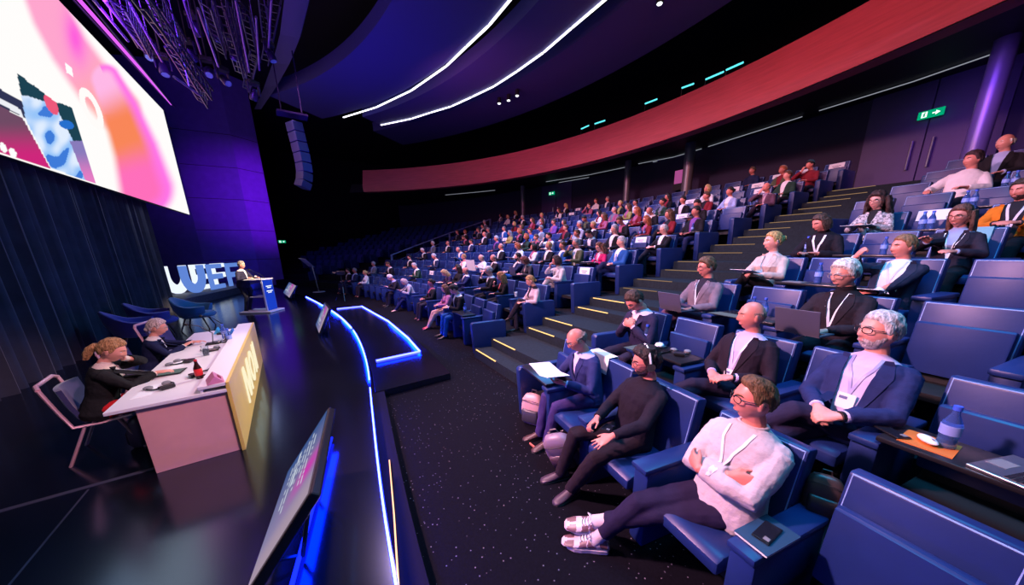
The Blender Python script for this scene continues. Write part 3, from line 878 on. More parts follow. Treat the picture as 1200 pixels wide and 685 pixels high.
    def shoes(s, m, sole, root, sneaker=False, name='shoe'):
        for q in (1, -1):
            h, k, an, toe, up = s.leg[q]
            t = toe.normalized(); u = (V(up) - t * V(up).dot(t)).normalized(); r = t.cross(u)
            b = MB(); H = an - u * .085     # ground under the heel
            A = [(-.075, .020, .02, .045), (-.065, .034, .0, .075), (-.02, .038, .0, .095), (.03, .040, .0, .085), (.09, .046, .0, .062), (.145, .047, .0, .048), (.19, .036, .0, .038), (.205, .018, .006, .028)]
            if sneaker: A = [(a * 1.16, w_ * 1.16, z0, z1 * 1.12) for a, w_, z0, z1 in A]
            NS = 14
            if sneaker:
                NS = 36; xs = [q_[0] for q_ in A]; fine = np.linspace(xs[0], xs[-1], 60)
                A = [tuple([float(x_)] + [float(np.interp(x_, xs, [q_[j] for q_ in A])) for j in (1, 2, 3)]) for x_ in fine]
            rings = []
            for a, w_, z0, z1 in A:
                rings.append([H + t * a + r * (w_ * math.cos(2 * PI * j / NS)) + u * (max(.016, z0) + (z1 - max(.016, z0)) * (.5 + .5 * math.sin(2 * PI * j / NS))) for j in range(NS)])
            b.loft(rings, 0)
            if sneaker:      # grey suede areas are part of the upper
                REG = [[(-.005, .036), (.025, .105), (.045, .105), (.062, .06), (.045, .036)], [(.066, .042), (.064, .080), (.108, .068), (.120, .042)], [(.155, .034), (.150, .060), (.205, .050), (.225, .034)], [(-.075, .045), (-.068, .092), (-.025, .105), (-.018, .065), (-.04, .04)]]
                for fi, fc in enumerate(b.f):
                    c = sum((V(b.v[i_]) for i_ in fc), V()) / len(fc) - H
                    qa, qz, qr = c.dot(t), c.dot(u), abs(c.dot(r))
                    if qr > .012 and any(inpoly(qa, qz, g_) for g_ in REG): b.m[fi] = 1
            sh = b.build(name, [m, cloth((.15, .075, .085), 'suede')] if sneaker else m, root, 60)
            b = MB(); pl = []
            for a, w_ in ((-.08, .02), (-.07, .036), (-.02, .042), (.04, .043), (.1, .050), (.15, .050), (.195, .036), (.21, .012)): pl.append((a, w_ * (1.1 if sneaker else 1)))
            poly = [H + t * a + r * w_ for a, w_ in pl] + [H + t * a - r * w_ for a, w_ in pl[::-1]]
            b.prism(poly, u * (.030 if sneaker else .020)); b.build('sole', sole, sh, 0, bevel=.003)
            if sneaker:
                b = MB()
                for a in (.045, .065, .085, .105):
                    b.tube([H + t * a + r * .028 + u * (.098 - (a - .03) * .42), H + t * (a + .008) + u * (.108 - (a - .03) * .42), H + t * a - r * .028 + u * (.098 - (a - .03) * .42)], .0045, 5)
                for q2 in (1, -1):
                    b.tube([H + t * .04 + u * .105, H + t * .045 + r * .03 * q2 + u * .125, H + t * .06 + r * .045 * q2 + u * .115, H + t * .045 + r * .015 * q2 + u * .108], .004, 5)
                b.build('laces', M['paper'], sh)

def MBverts(o): return [v.co for v in o.data.vertices]

def face_parts(s, root, hairm, lipc=(.45, .16, .15), lid=.62):
    """eyes, eyebrows and lips laid on the face"""
    fat = s.k.get('fat', 0.)
    def yat(x, z):
        # front of the face at head coords x,z
        best = None
        lo, hi = 0., 1.
        d = V((x / .076, 0, z / .117)); rem = 1 - d.x ** 2 - d.z ** 2
        d.y = math.sqrt(max(.02, rem)); d.normalize()
        for _ in range(12):
            p = head_pt(d, s.fem, fat); d.x += (x - p.x) / .076; d.z += (z - p.z) / .117; d.normalize()
        return head_pt(d, s.fem, fat).y
    for q in (1, -1):
        b = MB(); y = yat(q * .031, .008)
        c = V((q * .031, y - .006, .008)); st = len(b.v)
        b.ball(c, (.0135, .0105, .0135 * lid), 0, 8)
        b.ball(c + V((.0, .0065, -.001)), (.0062, .0052, .0062 * min(1, lid * 1.3)), 1, 6)
        b.xf(s.Mh, st)
        b.build('eye', [cloth((.6, .57, .56), 'eye'), cloth((.02, .015, .012), 'iris')], root, 60)
    for q in (1, -1):
        b = MB(); st = len(b.v); P = []
        for x, z in ((.014, .025), (.026, .030), (.038, .030), (.048, .024)): P.append((q * x, yat(q * x, z) + .001, z))
        b.tube(P, [(.0030, .0030), (.0045, .0035), (.0042, .0035), (.002, .002)], 6); b.xf(s.Mh, st)
        b.build('eyebrow', hairm, root)
    b = MB(); P = []
    for x in (-.023, -.012, 0, .012, .023): P.append((x, yat(x, -.0625) + .0005, -.0625 - abs(x) * .05))
    b.tube(P, [.0015, .0052, .006, .0052, .0015], 8, ref=(0, 0, 1)); b.xf(s.Mh); b.build('lips', cloth(lipc, 'lip'), root)

def glasses(s, root, m, shape='round'):
    b = MB()
    for q in (1, -1):
        ring = []
        for j in range(16):
            a = 2 * PI * j / 16; e = .75
            ring.append((q * .033 + .026 * math.copysign(abs(math.cos(a)) ** e, math.cos(a)), .099 - .012 * (math.cos(a) * q > 0) * abs(math.cos(a)), .006 + .0185 * math.copysign(abs(math.sin(a)) ** e, math.sin(a))))
        b.tube(ring, .0024, 5, closed=True)
        b.tube([(q * .059, .088, .012), (q * .076, .05, .012), (q * .080, -.005, .012), (q * .078, -.02, -.004)], .0024, 5)
    b.tube([(-.008, .101, .010), (0, .103, .013), (.008, .101, .010)], .0022, 5)
    b.xf(s.Mh); return b.build('glasses', m, root)

def beard(s, root, m, full=True):
    mb = MB(); vs, fs = ico(s.sub); out = []
    for d in vs:
        p = head_pt(d, s.fem, s.k.get('fat', 0.)); phi = math.atan2(abs(p.x), p.y)
        lim = -.043 if phi < .35 else (-.043 - .012 * (phi - .35) / .3 if phi < .65 else -.055 + .035 * (phi - .65) / .6)
        k = sstep((lim - p.z) / .012) * sstep((1.55 - phi) / .25)
        mouth = g2(p.x / .022, (p.z + .0625) / .009)
        k *= 1 - sstep(mouth, .35, .7)
        th = .006 + .004 * NZ.noise(p * 90)
        out.append(p + d * (th * k - .006 * (1 - k)))
    mb.add(out, fs); mb.xf(s.Mh)
    return mb.build('beard', m, root, 60)

def lanyard(s, root, bvh, m, zb=.17, badge=True, w_=.016, xw=.066, twist=0.):
    b = MB(); n0 = .475 if not s.fem else .46
    for q in (1, -1):
        s.band(bvh, [(q * xw, n0), (q * xw * .86, n0 - .07), (q * .03 + twist * .5, (n0 + zb) / 2), (twist, zb)], w_, .004, .002, b)
    o = b.build('lanyard', m, root, 30)
    if badge:
        b = MB(); c = s.surf(bvh, twist, zb - .05, .012); R = s.Mt.to_3x3().to_4x4()
        b.box(c, (.085, .003, .10), M=R); bd = b.build('name_badge', M['paper'], o, 0)
        b = MB(); b.box(c + s.Mt.to_3x3() @ V((.015, .0025, .02)), (.04, .002, .018), M=R); b.build('badge_print', cloth((.12, .14, .3), 'ink'), bd, 0)
    return o
SKIN = [(.68, .235, .18), (.62, .21, .155), (.72, .31, .24), (.52, .17, .125)]
def make_person(name_label, cat='person', group=None, **k):
    """near figure with all its parts; returns root and figure"""
    k.setdefault('skin', cloth(SKIN[0], 'skin'))
    kind = k.get('top', 'jacket'); tc = k.get('tc', BKc); k['topm'] = cloth(tc, k.get('topk', 'wool')); k['legm'] = cloth(k.get('lc', (.02, .02, .03)), 'wool')
    f = Fig(**k)
    root = empty('person', (0, 0, 0), 0, name_label, cat, group)
    link('body', f.body(), root)
    hm = cloth(k.get('hc', (.1, .05, .03)), 'hair')
    hs = k.get('hair', 'short')
    if hs: 
        hb = hair_mb(hs, f.Mh, f.sub + (1 if f.near and f.sub < 5 else 0), f.fem, k.get('thick', .014), k.get('front', .066), k.get('hrough', .006), k.get('seed', 1.3))
        if hs in ('short', 'quiff', 'fringe'): hb.build('hair', hm, root, 80)
        else: link('hair', remesh(hb, 'hair', .0055 if f.near else .012, [hm], 1), root)
    if f.near and k.get('face', True): face_parts(f, root, cloth(k.get('browc', k.get('hc', (.1, .05, .03))), 'hair'), lid=k.get('lid', .62))
    if k.get('glasses'): glasses(f, root, cloth(k['glasses'], 'frame'))
    if k.get('beard'): beard(f, root, cloth(k['beard'], 'hair'))
    layers = []
    if kind in ('jacket', 'blazer', 'open'):
        shm = cloth(k.get('sc', (.75, .73, .76)), 'cotton')
        b = MB(); f.torso(b, .008, z0=-.06)
        b.tube([f.Mt @ V((0, -.014, .455)), f.Mt @ V((0, -.012, .485)), f.Mt @ V((0, -.008, .515))], [(.075, .070), (.064, .060), (.058, .056)] if not f.fem else [(.066, .060), (.054, .05), (.05, .046)], 18, ref=(1, 0, 0))
        for q in (1, -1):      # cuffs
            a, e, w_, *_ = f.arm[q]; b.tube([e.lerp(w_, .78), e.lerp(w_, .985)], [.040 if not f.fem else .034, .037 if not f.fem else .032], 14)
        b = remesh(b, 'shirt', f.vox, [shm], 2 if f.near else 0)
        link('shirt', b, root)
        me = f.top(k.get('infl', .021), k.get('sl', .017))
        za = k.get('za', .16); hw = k.get('hw', .085); sq = k.get('sq', 0.)
        full = bvh_of(me)
        f.cutv(me, hw, za, .50, sq)
        jk = link('jacket', me, root)
        layers = [b, me]
        if f.near:
            lp = MB()
            for q in (1, -1):
                path = [(q * (sq + .002), za + .0), (q * (sq + (hw - sq) * .35 + .014), za + (.50 - za) * .35), (q * (sq + (hw - sq) * .72 + .022), za + (.50 - za) * .72), (q * (hw * .92), .475)]
                f.band(full, path, .05, .003, .004, lp, wv=lambda t: .012 + .058 * (sstep(t, 0, .7) if t < .72 else max(.35, 1 - (t - .72) * 2.2)))
            lp.build('lapel', k['topm'], jk, 40)
    elif kind in ('shirt', 'sweater', 'dress'):
        me = f.top(.012 if kind == 'shirt' else .022, .008 if kind == 'shirt' else .018, name=kind, loose=k.get('loose', .004), collar=kind != 'dress')
        link(kind, me, root); layers = [me]
        b = MB()
        if kind == 'shirt':
            b.tube([f.Mt @ V((0, -.014, .465)), f.Mt @ V((0, -.011, .49)), f.Mt @ V((0, -.008, .512))], [(.084, .078), (.068, .064), (.061, .059)], 18, ref=(1, 0, 0), caps=False)
            b.build('collar', k['topm'], root, 60)
        elif kind == 'sweater':
            ring = [f.Mt @ V((.068 * math.cos(2 * PI * j / 20), -.012 + .064 * math.sin(2 * PI * j / 20), .505 + .010 * math.sin(2 * PI * j / 20) * -1)) for j in range(20)]
            b.tube(ring, .010, 8, closed=True); b.build('collar', k['topm'], root, 60)
    bv = bvh_of(*layers)
    if k.get('turtle'):
        b = MB(); b.tube([f.Mt @ V((0, -.014, .455)), f.Mt @ V((0, -.011, .49)), f.piv + V((0, .006, .0))], [.082, .068, .062], 16); b.build('collar', cloth(k['turtle'], 'knit'), root, 60)
    if k.get('tie'):
        b = f.band(bv, [(0, .462), (0, .40), (0, .30), (0, .20)], .05, .004, .004, wv=lambda t: .03 + .03 * t); b.build('tie', cloth(k['tie']), root, 40)
    if k.get('lany'):
        lanyard(f, root, bv, cloth(k['lany'], 'ribbon'), zb=k.get('lz', .17), badge=k.get('badge', True), w_=k.get('lw', .016), twist=k.get('ltw', 0.))
    link('trousers', f.trousers(hem=k.get('hem', 1.12)), root)
    if k.get('shoes', True) is True: f.shoes(cloth(k.get('shc', (.02, .012, .01)), 'shoe'), M['black'], root)
    if k.get('watch'):
        q = k['watch']; a, e, w_, *_ = f.arm[q]
        b = MB(); b.tube([e.lerp(w_, .97), e.lerp(w_, 1.05)], .033, 14); b.build('wrist_watch', M['blackgloss'], root, 60)
    return root, f
BKc = (.014, .013, .018)
# ---------------------------------------------------------------- stage
def onplane(px, py, P0, n):
    d = ray(px, py); n = V(n); return EYE + d * ((V(P0) - EYE).dot(n) / d.dot(n))
# big screen -------------------------------------------------------
SX = -3.2
def seg(x, y, pts):     # point in polygon
    c = False; n = len(pts)
    for i in range(n):
        x0, y0 = pts[i]; x1, y1 = pts[i - 1]
        if (y0 > y) != (y1 > y) and x < (x1 - x0) * (y - y0) / (y1 - y0) + x0: c = not c
    return c
def mixc(a, b, t): return tuple(a[i] + (b[i] - a[i]) * t for i in range(3))
def blob(y, z, cy, cz, ry, rz, rot=0):
    dy, dz = y - cy, z - cz; c, s_ = math.cos(rot), math.sin(rot)
    return math.hypot((dy * c + dz * s_) / ry, (-dy * s_ + dz * c) / rz)
W_ = (1.0, .985, .97)
def S(px, py): p = onx(px, py, SX); return p.y, p.z
def screen_art():
    P = {}
    pic = [S(*p) for p in [(20, 86), (27, 90), (35, 98), (40, 100), (55, 112), (66, 120), (72, 121), (84, 126), (92, 150), (112, 215), (60, 197), (30, 140)]]
    panel = [S(*p) for p in [(-60, 90), (0, 124), (27, 139), (59, 197), (0, 179), (-60, 160)]]
    navy = [S(*p) for p in [(-60, 60), (0, 104), (26, 119), (31, 139), (0, 124), (-60, 92)]]
    strp = [S(*p) for p in [(-60, 78), (0, 115), (24, 128), (27, 137), (0, 121), (-60, 88)]]
    oc = S(107, 126); dc = S(80.5, 81)
    L1 = S(48, -8), S(72, 45), S(100, 85)
    L2 = S(128, 92), S(150, 150), S(168, 205)
    def col(y, z):
        c = W_
        q = S_inv(y, z)
        px, py = q
        # two soft lobes of a big ring
        def lobe(pts, w0, w1):
            best = 9; bt = 0; sd = 0
            n = len(pts)
            for i in range(n - 1):
                (x0, y0), (x1, y1) = pts[i], pts[i + 1]
                vx, vy = x1 - x0, y1 - y0; t = ((px - x0) * vx + (py - y0) * vy) / (vx * vx + vy * vy); tt = max(0, min(1, t))
                w = w0 + (w1 - w0) * (i + tt) / (n - 1)
                dx, dy = px - x0 - vx * tt, py - y0 - vy * tt
                d = math.hypot(dx, dy) / w
                if d < best: best = d; bt = (i + tt) / (n - 1); sd = (vx * dy - vy * dx)
            return best, bt, sd
        d, t, sd = lobe([(42, -30), (60, 18), (82, 58), (112, 100), (140, 130)], 22, 24)
        if d < 1.25:
            pink = mixc((1., .38, .62), (1., .40, .34), sstep(t, .5, 1))
            pink = mixc(pink, (1., .12, .72), math.exp(-((px - 88) / 12) ** 2 - ((py - 44 - (px - 88) * 1.1) / 26) ** 2))
            c = mixc(c, pink, sstep(1.25 - d, 0, .5))
        d, t, sd = lobe([(124, 92), (142, 130), (160, 178), (172, 222)], 17, 32)
        if d < 1.2:
            o = mixc((1., .48, .80), (.95, .24, .10), sstep(t, .05, .40)); o = mixc(o, (1., .16, .50), sstep(t, .55, .85))
            if sd < 0: o = mixc(o, (1., .18, .80), sstep(d, .25, .85))
            c = mixc(c, o, sstep(1.2 - d, 0, .45))
        if seg(y, z, panel):
            c = mixc((.16, .07, .13), (.62, .02, .20), sstep(py, 140, 185))
        if seg(y, z, navy): c = (.03, .035, .09)
        if seg(y, z, strp): c = (.85, .87, .92)
        if seg(y, z, pic):
            c = (.012, .055, .085)
            l = px - (22 + (py - 86) * .40); b_ = 84 - 22 
            if py > 112 - 0 and l < 26 + (py - 112) * .12 and py > 112 + (px - 32) * .35:
                n1 = NZ.noise(V((px * .06, py * .05, 0))); c = mixc((.30, .55, .95), (.75, .85, 1.0), sstep(n1, -.3, .4))
                if n1 < -.28: c = (.05, .2, .7)
            if blob(px, py, 60, 122, 6, 14, -.5) < 1: c = (.85, .10, .2)
            if blob(px, py, 78, 146, 9, 5, .3) < 1: c = (.02, .16, .62)
            if py > 165 and l > 28: c = mixc((.25, .2, .5), (.8, .2, .55), sstep(py, 175, 212))
        for gx, gy in ((4, 173), (15, 179)):
            if blob(px, py, gx, gy, 3.6, 6.5, -.55) < 1: c = (1, 1, 1)
        for gx, gy in ((-14, 166),):
            if blob(px, py, gx, gy, 3.6, 6.5, -.55) < 1: c = (1, 1, 1)
        if seg(y, z, [S(76, 73), S(84, 79), S(86, 90), S(78, 85)]): c = (1, 1, 1)
        r = blob(px, py, 107, 127, 9.5, 27, -.45); r2 = blob(px, py, 107, 127, 4.2, 15, -.42)
        if r < 1 and r2 > 1: c = (1, .97, .95)
        if y < 8: c = mixc(c, (.55, .75, 1.0), .3)
        return c
    def S_inv(y, z): return proj((SX, y, z))
    y0, y1, z0, z1 = -1.5, 19.72 * 3.2 / 3, 0, 0
    BR = onx(222.3, 251.4, SX); TR = onx(191.4, 129.3, SX)
    y1 = BR.y; zb, zt = BR.z, TR.z
    bl = onx(0, 180.5, SX); slope = (BR.z - bl.z) / (BR.y - bl.y)
    tl = onx(68.4, 0, SX); slt = (TR.z - tl.z) / (TR.y - tl.y)
    YS = [y0 + (7.4 - y0) * i / 24 for i in range(24)] + [7.4 + (y1 - 7.4) * i / 430 for i in range(431)]
    ny, nz = len(YS) - 1, 210; vs = []; cs = []
    for y in YS:
        for j in range(nz + 1):
            b_ = zb + slope * (y - y1); t_ = zt + slt * (y - y1)
            z = b_ + (t_ - b_) * j / nz
            vs.append((SX, y, z)); cs.append((*col(y, z), 1) if y > 7.4 else (*mixc(W_, (.4, .6, 1.), .6), 1))
    fs = [(i * (nz + 1) + j, (i + 1) * (nz + 1) + j, (i + 1) * (nz + 1) + j + 1, i * (nz + 1) + j + 1) for i in range(ny) for j in range(nz)]
    me = bpy.data.meshes.new('display'); me.from_pydata(vs, [], fs)
    a = me.color_attributes.new('Col', 'FLOAT_COLOR', 'POINT'); a.data.foreach_set('color', [x for c in cs for x in c])
    me.materials.append(emis_attr('screen_image', 1.0))
    root = empty('led_screen', (0, 0, 0), 0, 'huge bright projection screen with pink and orange ring hung above the black curtain', 'screen')
    link('display', me, root)
    b = MB(); e0, e1 = V((SX - .02, y0, zb + slope * (y0 - y1))), V((SX - .02, y1 + .05, zb)); h0, h1 = V((SX - .02, y0, zt + slt * (y0 - y1))), V((SX - .02, y1 + .05, zt))
    b.prism([e0, e1, h1, h0], (-.12, 0, 0)); b.build('screen_housing', M['black'], root, 0)
    return y1, zb, zt
SY1, SZB, SZT = screen_art()
# curtains
def curtain(y0, y1, x, z1, lab, step=.16, amp=.075):
    b = MB(); n = int((y1 - y0) / .05); fr, bk = [], []
    rnd = random.Random(3); ph = 0; rings = []
    for i in range(n + 1):
        y = y0 + (y1 - y0) * i / n; ph += .05 / step * PI * rnd.uniform(.6, 1.4)
        xx = x + amp * math.sin(ph) + .03 * math.sin(ph * .37)
        rings.append([V((xx + .02, y, .0)), V((xx, y, z1 * .5)), V((xx, y, z1)), V((xx - .02, y, z1)), V((xx - .02, y, z1 * .5)), V((xx, y, 0))])
    b.loft(rings); o = b.build('stage_curtain', M['velvet'], None, 60); tag(o, lab, 'curtain'); return o
M['velvet'] = mat('black_velvet', (.030, .031, .045), .9, sheen=.1, var=.3, vscale=3)
curtain(-2, 11.3, SX - .3, 4.4, 'long black pleated curtain below the big screen, nearer length')
curtain(11.4, 16.3, SX - .38, 4.6, 'black pleated curtain end beside the big white letters', .13, .10)
# long light bar along the top of the screen
b = MB()
M['truss'] = mat('dark_truss_metal', (.035, .02, .10), .35, metal=.5)
M['bar'] = emis('purple_bar_glow', (.75, .12, 1.), 1.1)
def bar(px0, py0, px1, py1, x, w_, m, nm, lab, cat, grp=None):
    a, c = onx(px0, py0, x), onx(px1, py1, x); b = MB(); d = c - a; a2 = a - d * .5
    b.tube([a2, c], w_, 8); o = b.build(nm, m); tag(o, lab, cat, grp); return o
bar(93, 0, 201, 122, SX + .25, .045, M['bar'], 'light_batten', 'bright purple light batten along the top of the big screen', 'light')
bar(86, 0, 192, 115, SX + .15, .025, M['truss'], 'rigging_pipe', 'thin violet pipe just under the bright purple batten', 'pipe')
bar(102, 0, 204, 125, SX + .4, .03, M['truss'], 'rigging_pipe', 'thin violet pipe just above the bright purple batten', 'pipe')
# letters ----------------------------------------------------------
LP0 = onz(222.6, 344.8, .3); LP1 = onz(249, 339.5, .3)
LD = (LP1 - LP0); LD.z = 0; LD.normalize(); LN = V((LD.y, -LD.x, 0))      # LN faces the hall
def lu(px, py): p = onplane(px, py, LP0, LN); return (p - LP0).dot(LD), p.z
b = MB(); pa = LP0 - LD * 2.2 + LN * .7; 
b.prism([pa, pa + LD * 8.2, pa + LD * 8.2 - LN * 2.6, pa - LN * 2.6], (0, 0, -.30))
tag(b.build('letter_platform', mat('dark_timber', (.11, .11, .16), .6, var=.5, vscale=9, stretch=(1, 1, 14)), None, 0), 'low dark grey platform under the big standing letters', 'platform')
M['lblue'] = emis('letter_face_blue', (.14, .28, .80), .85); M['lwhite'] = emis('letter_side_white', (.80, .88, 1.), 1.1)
HT = lu(238, 310)[1] - .3
def letter(polys, nm, lab):
    """polys: outlines in (u, z); blue face, white sides"""
    root = empty(nm, LP0 + LD * polys[0][0][0] + V((0, 0, 0)), 0, lab, 'letter', 'big standing letters'); o_ = V(root.location)
    f = MB(); s_ = MB()
    for poly in polys:
        P = [LP0 + LD * u + V((0, 0, z)) - o_ for u, z in poly]
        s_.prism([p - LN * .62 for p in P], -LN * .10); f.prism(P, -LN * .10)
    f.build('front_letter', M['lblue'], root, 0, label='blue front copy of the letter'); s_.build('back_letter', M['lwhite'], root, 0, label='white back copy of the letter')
def rect(u0, u1, z0, z1): return [(u0, z0), (u1, z0), (u1, z1), (u0, z1)]
uL, uR = lu(211, 312)[0], lu(238, 311)[0]
def Upoly(u0, u1, h, t):
    w_ = u1 - u0; r = w_ / 2; c = (u0 + u1) / 2; P = [(u0, h), (u0, r * .9)]
    for i in range(1, 12): a = PI + PI * i / 12; P.append((c + r * math.cos(a), r * .9 + r * .9 * math.sin(a)))
    P += [(u1, r * .9), (u1, h), (u1 - t, h), (u1 - t, r * .9)]
    for i in range(11, 0, -1): a = PI + PI * i / 12; P.append((c + (r - t) * math.cos(a), r * .9 + (r * .9 - t * .9) * math.sin(a)))
    P += [(u0 + t, r * .9), (u0 + t, h)]; return P
letter([Upoly(uL, uR, HT, (uR - uL) * .25)], 'letter_u', 'big standing letter U, blue in front and glowing white behind')
eL, eR = lu(243, 311)[0], lu(259, 310)[0]; t = HT * .17
letter([[(eL, 0), (eR, 0), (eR, t), (eL + t * 1.2, t), (eL + t * 1.2, HT * .4), (eR - .05, HT * .4), (eR - .05, HT * .6), (eL + t * 1.2, HT * .6), (eL + t * 1.2, HT - t), (eR, HT - t), (eR, HT), (eL, HT)]], 'letter_e', 'big standing letter E, blue in front and white behind, beside the U')
fL = lu(265, 309)[0]; fR = fL + (eR - eL) * 1.02
letter([[(fL, 0), (fL + t * 1.3, 0), (fL + t * 1.3, HT * .38), (fR - .08, HT * .38), (fR - .08, HT * .6), (fL + t * 1.3, HT * .6), (fL + t * 1.3, HT - t), (fR, HT - t), (fR, HT), (fL, HT)]], 'letter_f', 'big standing letter F, partly hidden by the speaker at the lectern')
# ---------------- lectern
LC = onz(320.5, 364.3, 0); ld = V((.53, .85, 0)).normalized(); ln = V((.85, -.53, 0))
root = empty('lectern', LC, 0, 'white edged lectern with glowing blue front and two gooseneck microphones', 'lectern')
R3 = Matrix((ld, -ln, V((0, 0, 1)))).transposed()        # local x along panel, y towards the speaker
R4 = R3.to_4x4()
M['lect'] = mat('pale_lectern', (.62, .62, .68), .35); M['lectlit'] = emis('lectern_display_glow', (.012, .055, .62), .9)
def lb(mb, c, d): return mb.box(R3 @ V(c), d, M=R4)
b = MB(); lb(b, (0, .03, .56), (.50, .05, 1.08)); b.build('front_panel', M['lect'], root, 0, bevel=.008)
b = MB(); lb(b, (0, -.002, .56), (.44, .012, 1.0)); fp = b.build('front_display', M['lectlit'], root, 0)
b = MB()
for k, (z, w_) in enumerate(((.86, .26), (.81, .2), (.70, .27), (.65, .2))):
    x = -w_ / 2 + (.02 if k % 2 else 0)
    rr = random.Random(k)
    while x < w_ / 2: l = rr.uniform(.02, .05); lb(b, (x + l / 2, -.010, z), (l, .004, .03)); x += l + .012
b.build('front_lettering', emis('lettering_white', (.9, .95, 1), 1.2), fp, 0)
b = MB(); lb(b, (0, .38, 1.09), (.56, .80, .035)); b.build('top_shelf', M['lect'], root, 0, bevel=.008)
b = MB(); lb(b, (0, .30, .52), (.46, .42, .03)); b.build('inner_shelf', M['lect'], root, 0, bevel=.006)
b = MB(); lb(b, (.0, .35, .03), (.75, 1.0, .05)); b.build('foot_plate', M['white'], root, 0, bevel=.012)
for q in (-.09, .09):
    b = MB(); b.tube([R3 @ V((q, .12, 1.10)), R3 @ V((q, .20, 1.22)), R3 @ V((q * .9, .42, 1.36)), R3 @ V((q * .8, .52, 1.40))], [.008, .007, .006, .006], 8)
    mi = b.build('gooseneck_microphone', M['blackgloss'], root); b = MB(); b.tube([R3 @ V((q * .8, .52, 1.40)), R3 @ V((q * .75, .58, 1.42))], .016, 10); b.build('windscreen', M['black'], mi)
# ---------------- panel table
TX0, TX1, TY0, TY1, TZ = -1.33, -.62, 3.78, 6.98, .655
M['tabtop'] = mat('white_table_top', (.80, .76, .78), .35); M['tabend'] = mat('pale_laminate', (.74, .36, .34), .5, var=.06, vscale=4)
M['gold'] = mat('gold_front_panel', (.72, .52, .10), .4, var=.06, vscale=3)
root = empty('panel_table', (-1, 5.4, 0), 0, 'long white topped panel table with gold front and glowing letters', 'table'); O = V((-1, 5.4, 0))
def tb(nm, c, d, m, par=root, bev=.004):
    b = MB(); b.box(V(c) - O, d); return b.build(nm, m, par, 0, bevel=bev)
tb('table_top', ((TX0 + TX1) / 2 - .02, (TY0 + TY1) / 2, TZ - .015), (TX1 - TX0 + .04, TY1 - TY0 + .06, .03), M['tabtop'])
tb('end_panel', (-.92, TY0 + .02, .31), (.58, .04, .62), M['tabend']); tb('end_panel', (-.92, TY1 - .02, .31), (.58, .04, .62), M['tabend'])
fpn = tb('front_panel', (TX1 + .012, (TY0 + TY1) / 2, .36), (.03, TY1 - TY0 + .06, .72), M['gold'])
tb('ledge', (TX1 - .09, (TY0 + TY1) / 2, .705), (.2, TY1 - TY0 + .06, .03), M['tabtop'])
tb('ledge_riser', (TX1 - .17, (TY0 + TY1) / 2, .67), (.02, TY1 - TY0 + .04, .06), M['tabtop'])
M['sign'] = emis('sign_letter_glow', (1., .90, .62), 1.0)
zA, zB = .17, .59
def bary(y, w_): return [(y, zA), (y + w_, zA), (y + w_, zB), (y, zB)]
# tall letters standing out of the front panel, reading M O I I
def frontl(strokes, nm):
    b = MB()
    for poly in strokes:
        P = [V((TX1 + .03, y, z)) - O for y, z in poly]; b.prism(P, (.012, 0, 0))
    b.build(nm, M['sign'], fpn, 0)
frontl([bary(4.55, .06), [(4.63, zB), (4.69, zB), (4.86, zA), (4.80, zA)], [(4.82, zA), (4.88, zA), (5.02, zB), (4.96, zB)], bary(5.04, .06)], 'front_letter')
def ringpoly(yc, zc, ry, rz, t):
    out = []
    for i in range(24):
        a0, a1 = 2 * PI * i / 24, 2 * PI * (i + 1) / 24
        out.append([(yc + ry * math.cos(a0), zc + rz * math.sin(a0)), (yc + ry * math.cos(a1), zc + rz * math.sin(a1)), (yc + (ry - t) * math.cos(a1), zc + (rz - t) * math.sin(a1)), (yc + (ry - t) * math.cos(a0), zc + (rz - t) * math.sin(a0))])
    return out
frontl(ringpoly(5.43, .38, .21, .21, .065), 'front_letter'); frontl([bary(5.78, .07)], 'front_letter'); frontl([bary(5.98, .07)], 'front_letter')
# ---------------- chairs
M['fab'] = mat('navy_fabric', (.022, .02, .11), .8, sheen=.4, var=.1, vscale=20); M['pinklit_metal'] = mat('pink_lit_silver', (.72, .42, .50), .35, metal=.3)  # silver chair frame, its pink light put into the colour
def meeting_chair(x, y, rz, lab):
    r = empty('meeting_chair', (x, y, 0), rz, lab, 'chair', 'chairs behind the panel table')
    prof = [(-.27, .80), (-.24, .62), (-.20, .47), (-.14, .40), (.0, .40), (.20, .42)]
    b = MB(); rings = []
    for yy, z in prof:
        w_ = .25 if z > .5 else .24; cv = .06 if z > .45 else .02
        up = V((0, 0, 1)) if z < .45 else V((0, 1, .2))
        rings.append([V((w_ * (-1 + 2 * i / 8), yy + (cv * (-1 + 2 * i / 8) ** 2), z + (.03 * (abs(-1 + 2 * i / 8) > .9) if z < .45 else 0))) for i in range(9)] + [V((w_ * (1 - 2 * i / 8), yy + (cv * (1 - 2 * i / 8) ** 2), z)) + up * .035 for i in range(9)])
    b.loft(rings); b.build('seat_shell', M['fab'], r, 60, bevel=0)
    b = MB()
    for q in (-1, 1):
        fr = [(q * .255, -.30, .84), (q * .255, -.24, .58), (q * .255, -.19, .40), (q * .25, .0, .385), (q * .25, .20, .40)]
        b.tube(fr, (.022, .014), 8)
    b.tube([(-.255, -.30, .84), (-.20, -.32, .87), (.20, -.32, .87), (.255, -.30, .84)], .018, 8)
    b.build('frame', M['pinklit_metal'], r)
    for q in (-1, 1):
        for yy, dy in ((-.12, -.17), (.10, .12)):
            b = MB(); b.tube([(q * .245, yy, .39), (q * .26, yy + dy, 0)], (.024, .014), 8); b.build('leg', M['pinklit_metal'], r)
    return r
CH = []
CH.append(meeting_chair(-1.80, 4.44, -PI / 2 + .12, 'navy meeting chair with pink-lit silver metal frame under the red-haired woman'))
CH.append(meeting_chair(-1.82, 5.95, -PI / 2, 'navy meeting chair behind the grey-haired woman at the table'))
for c_ in CH: c_.scale = (.9,) * 3
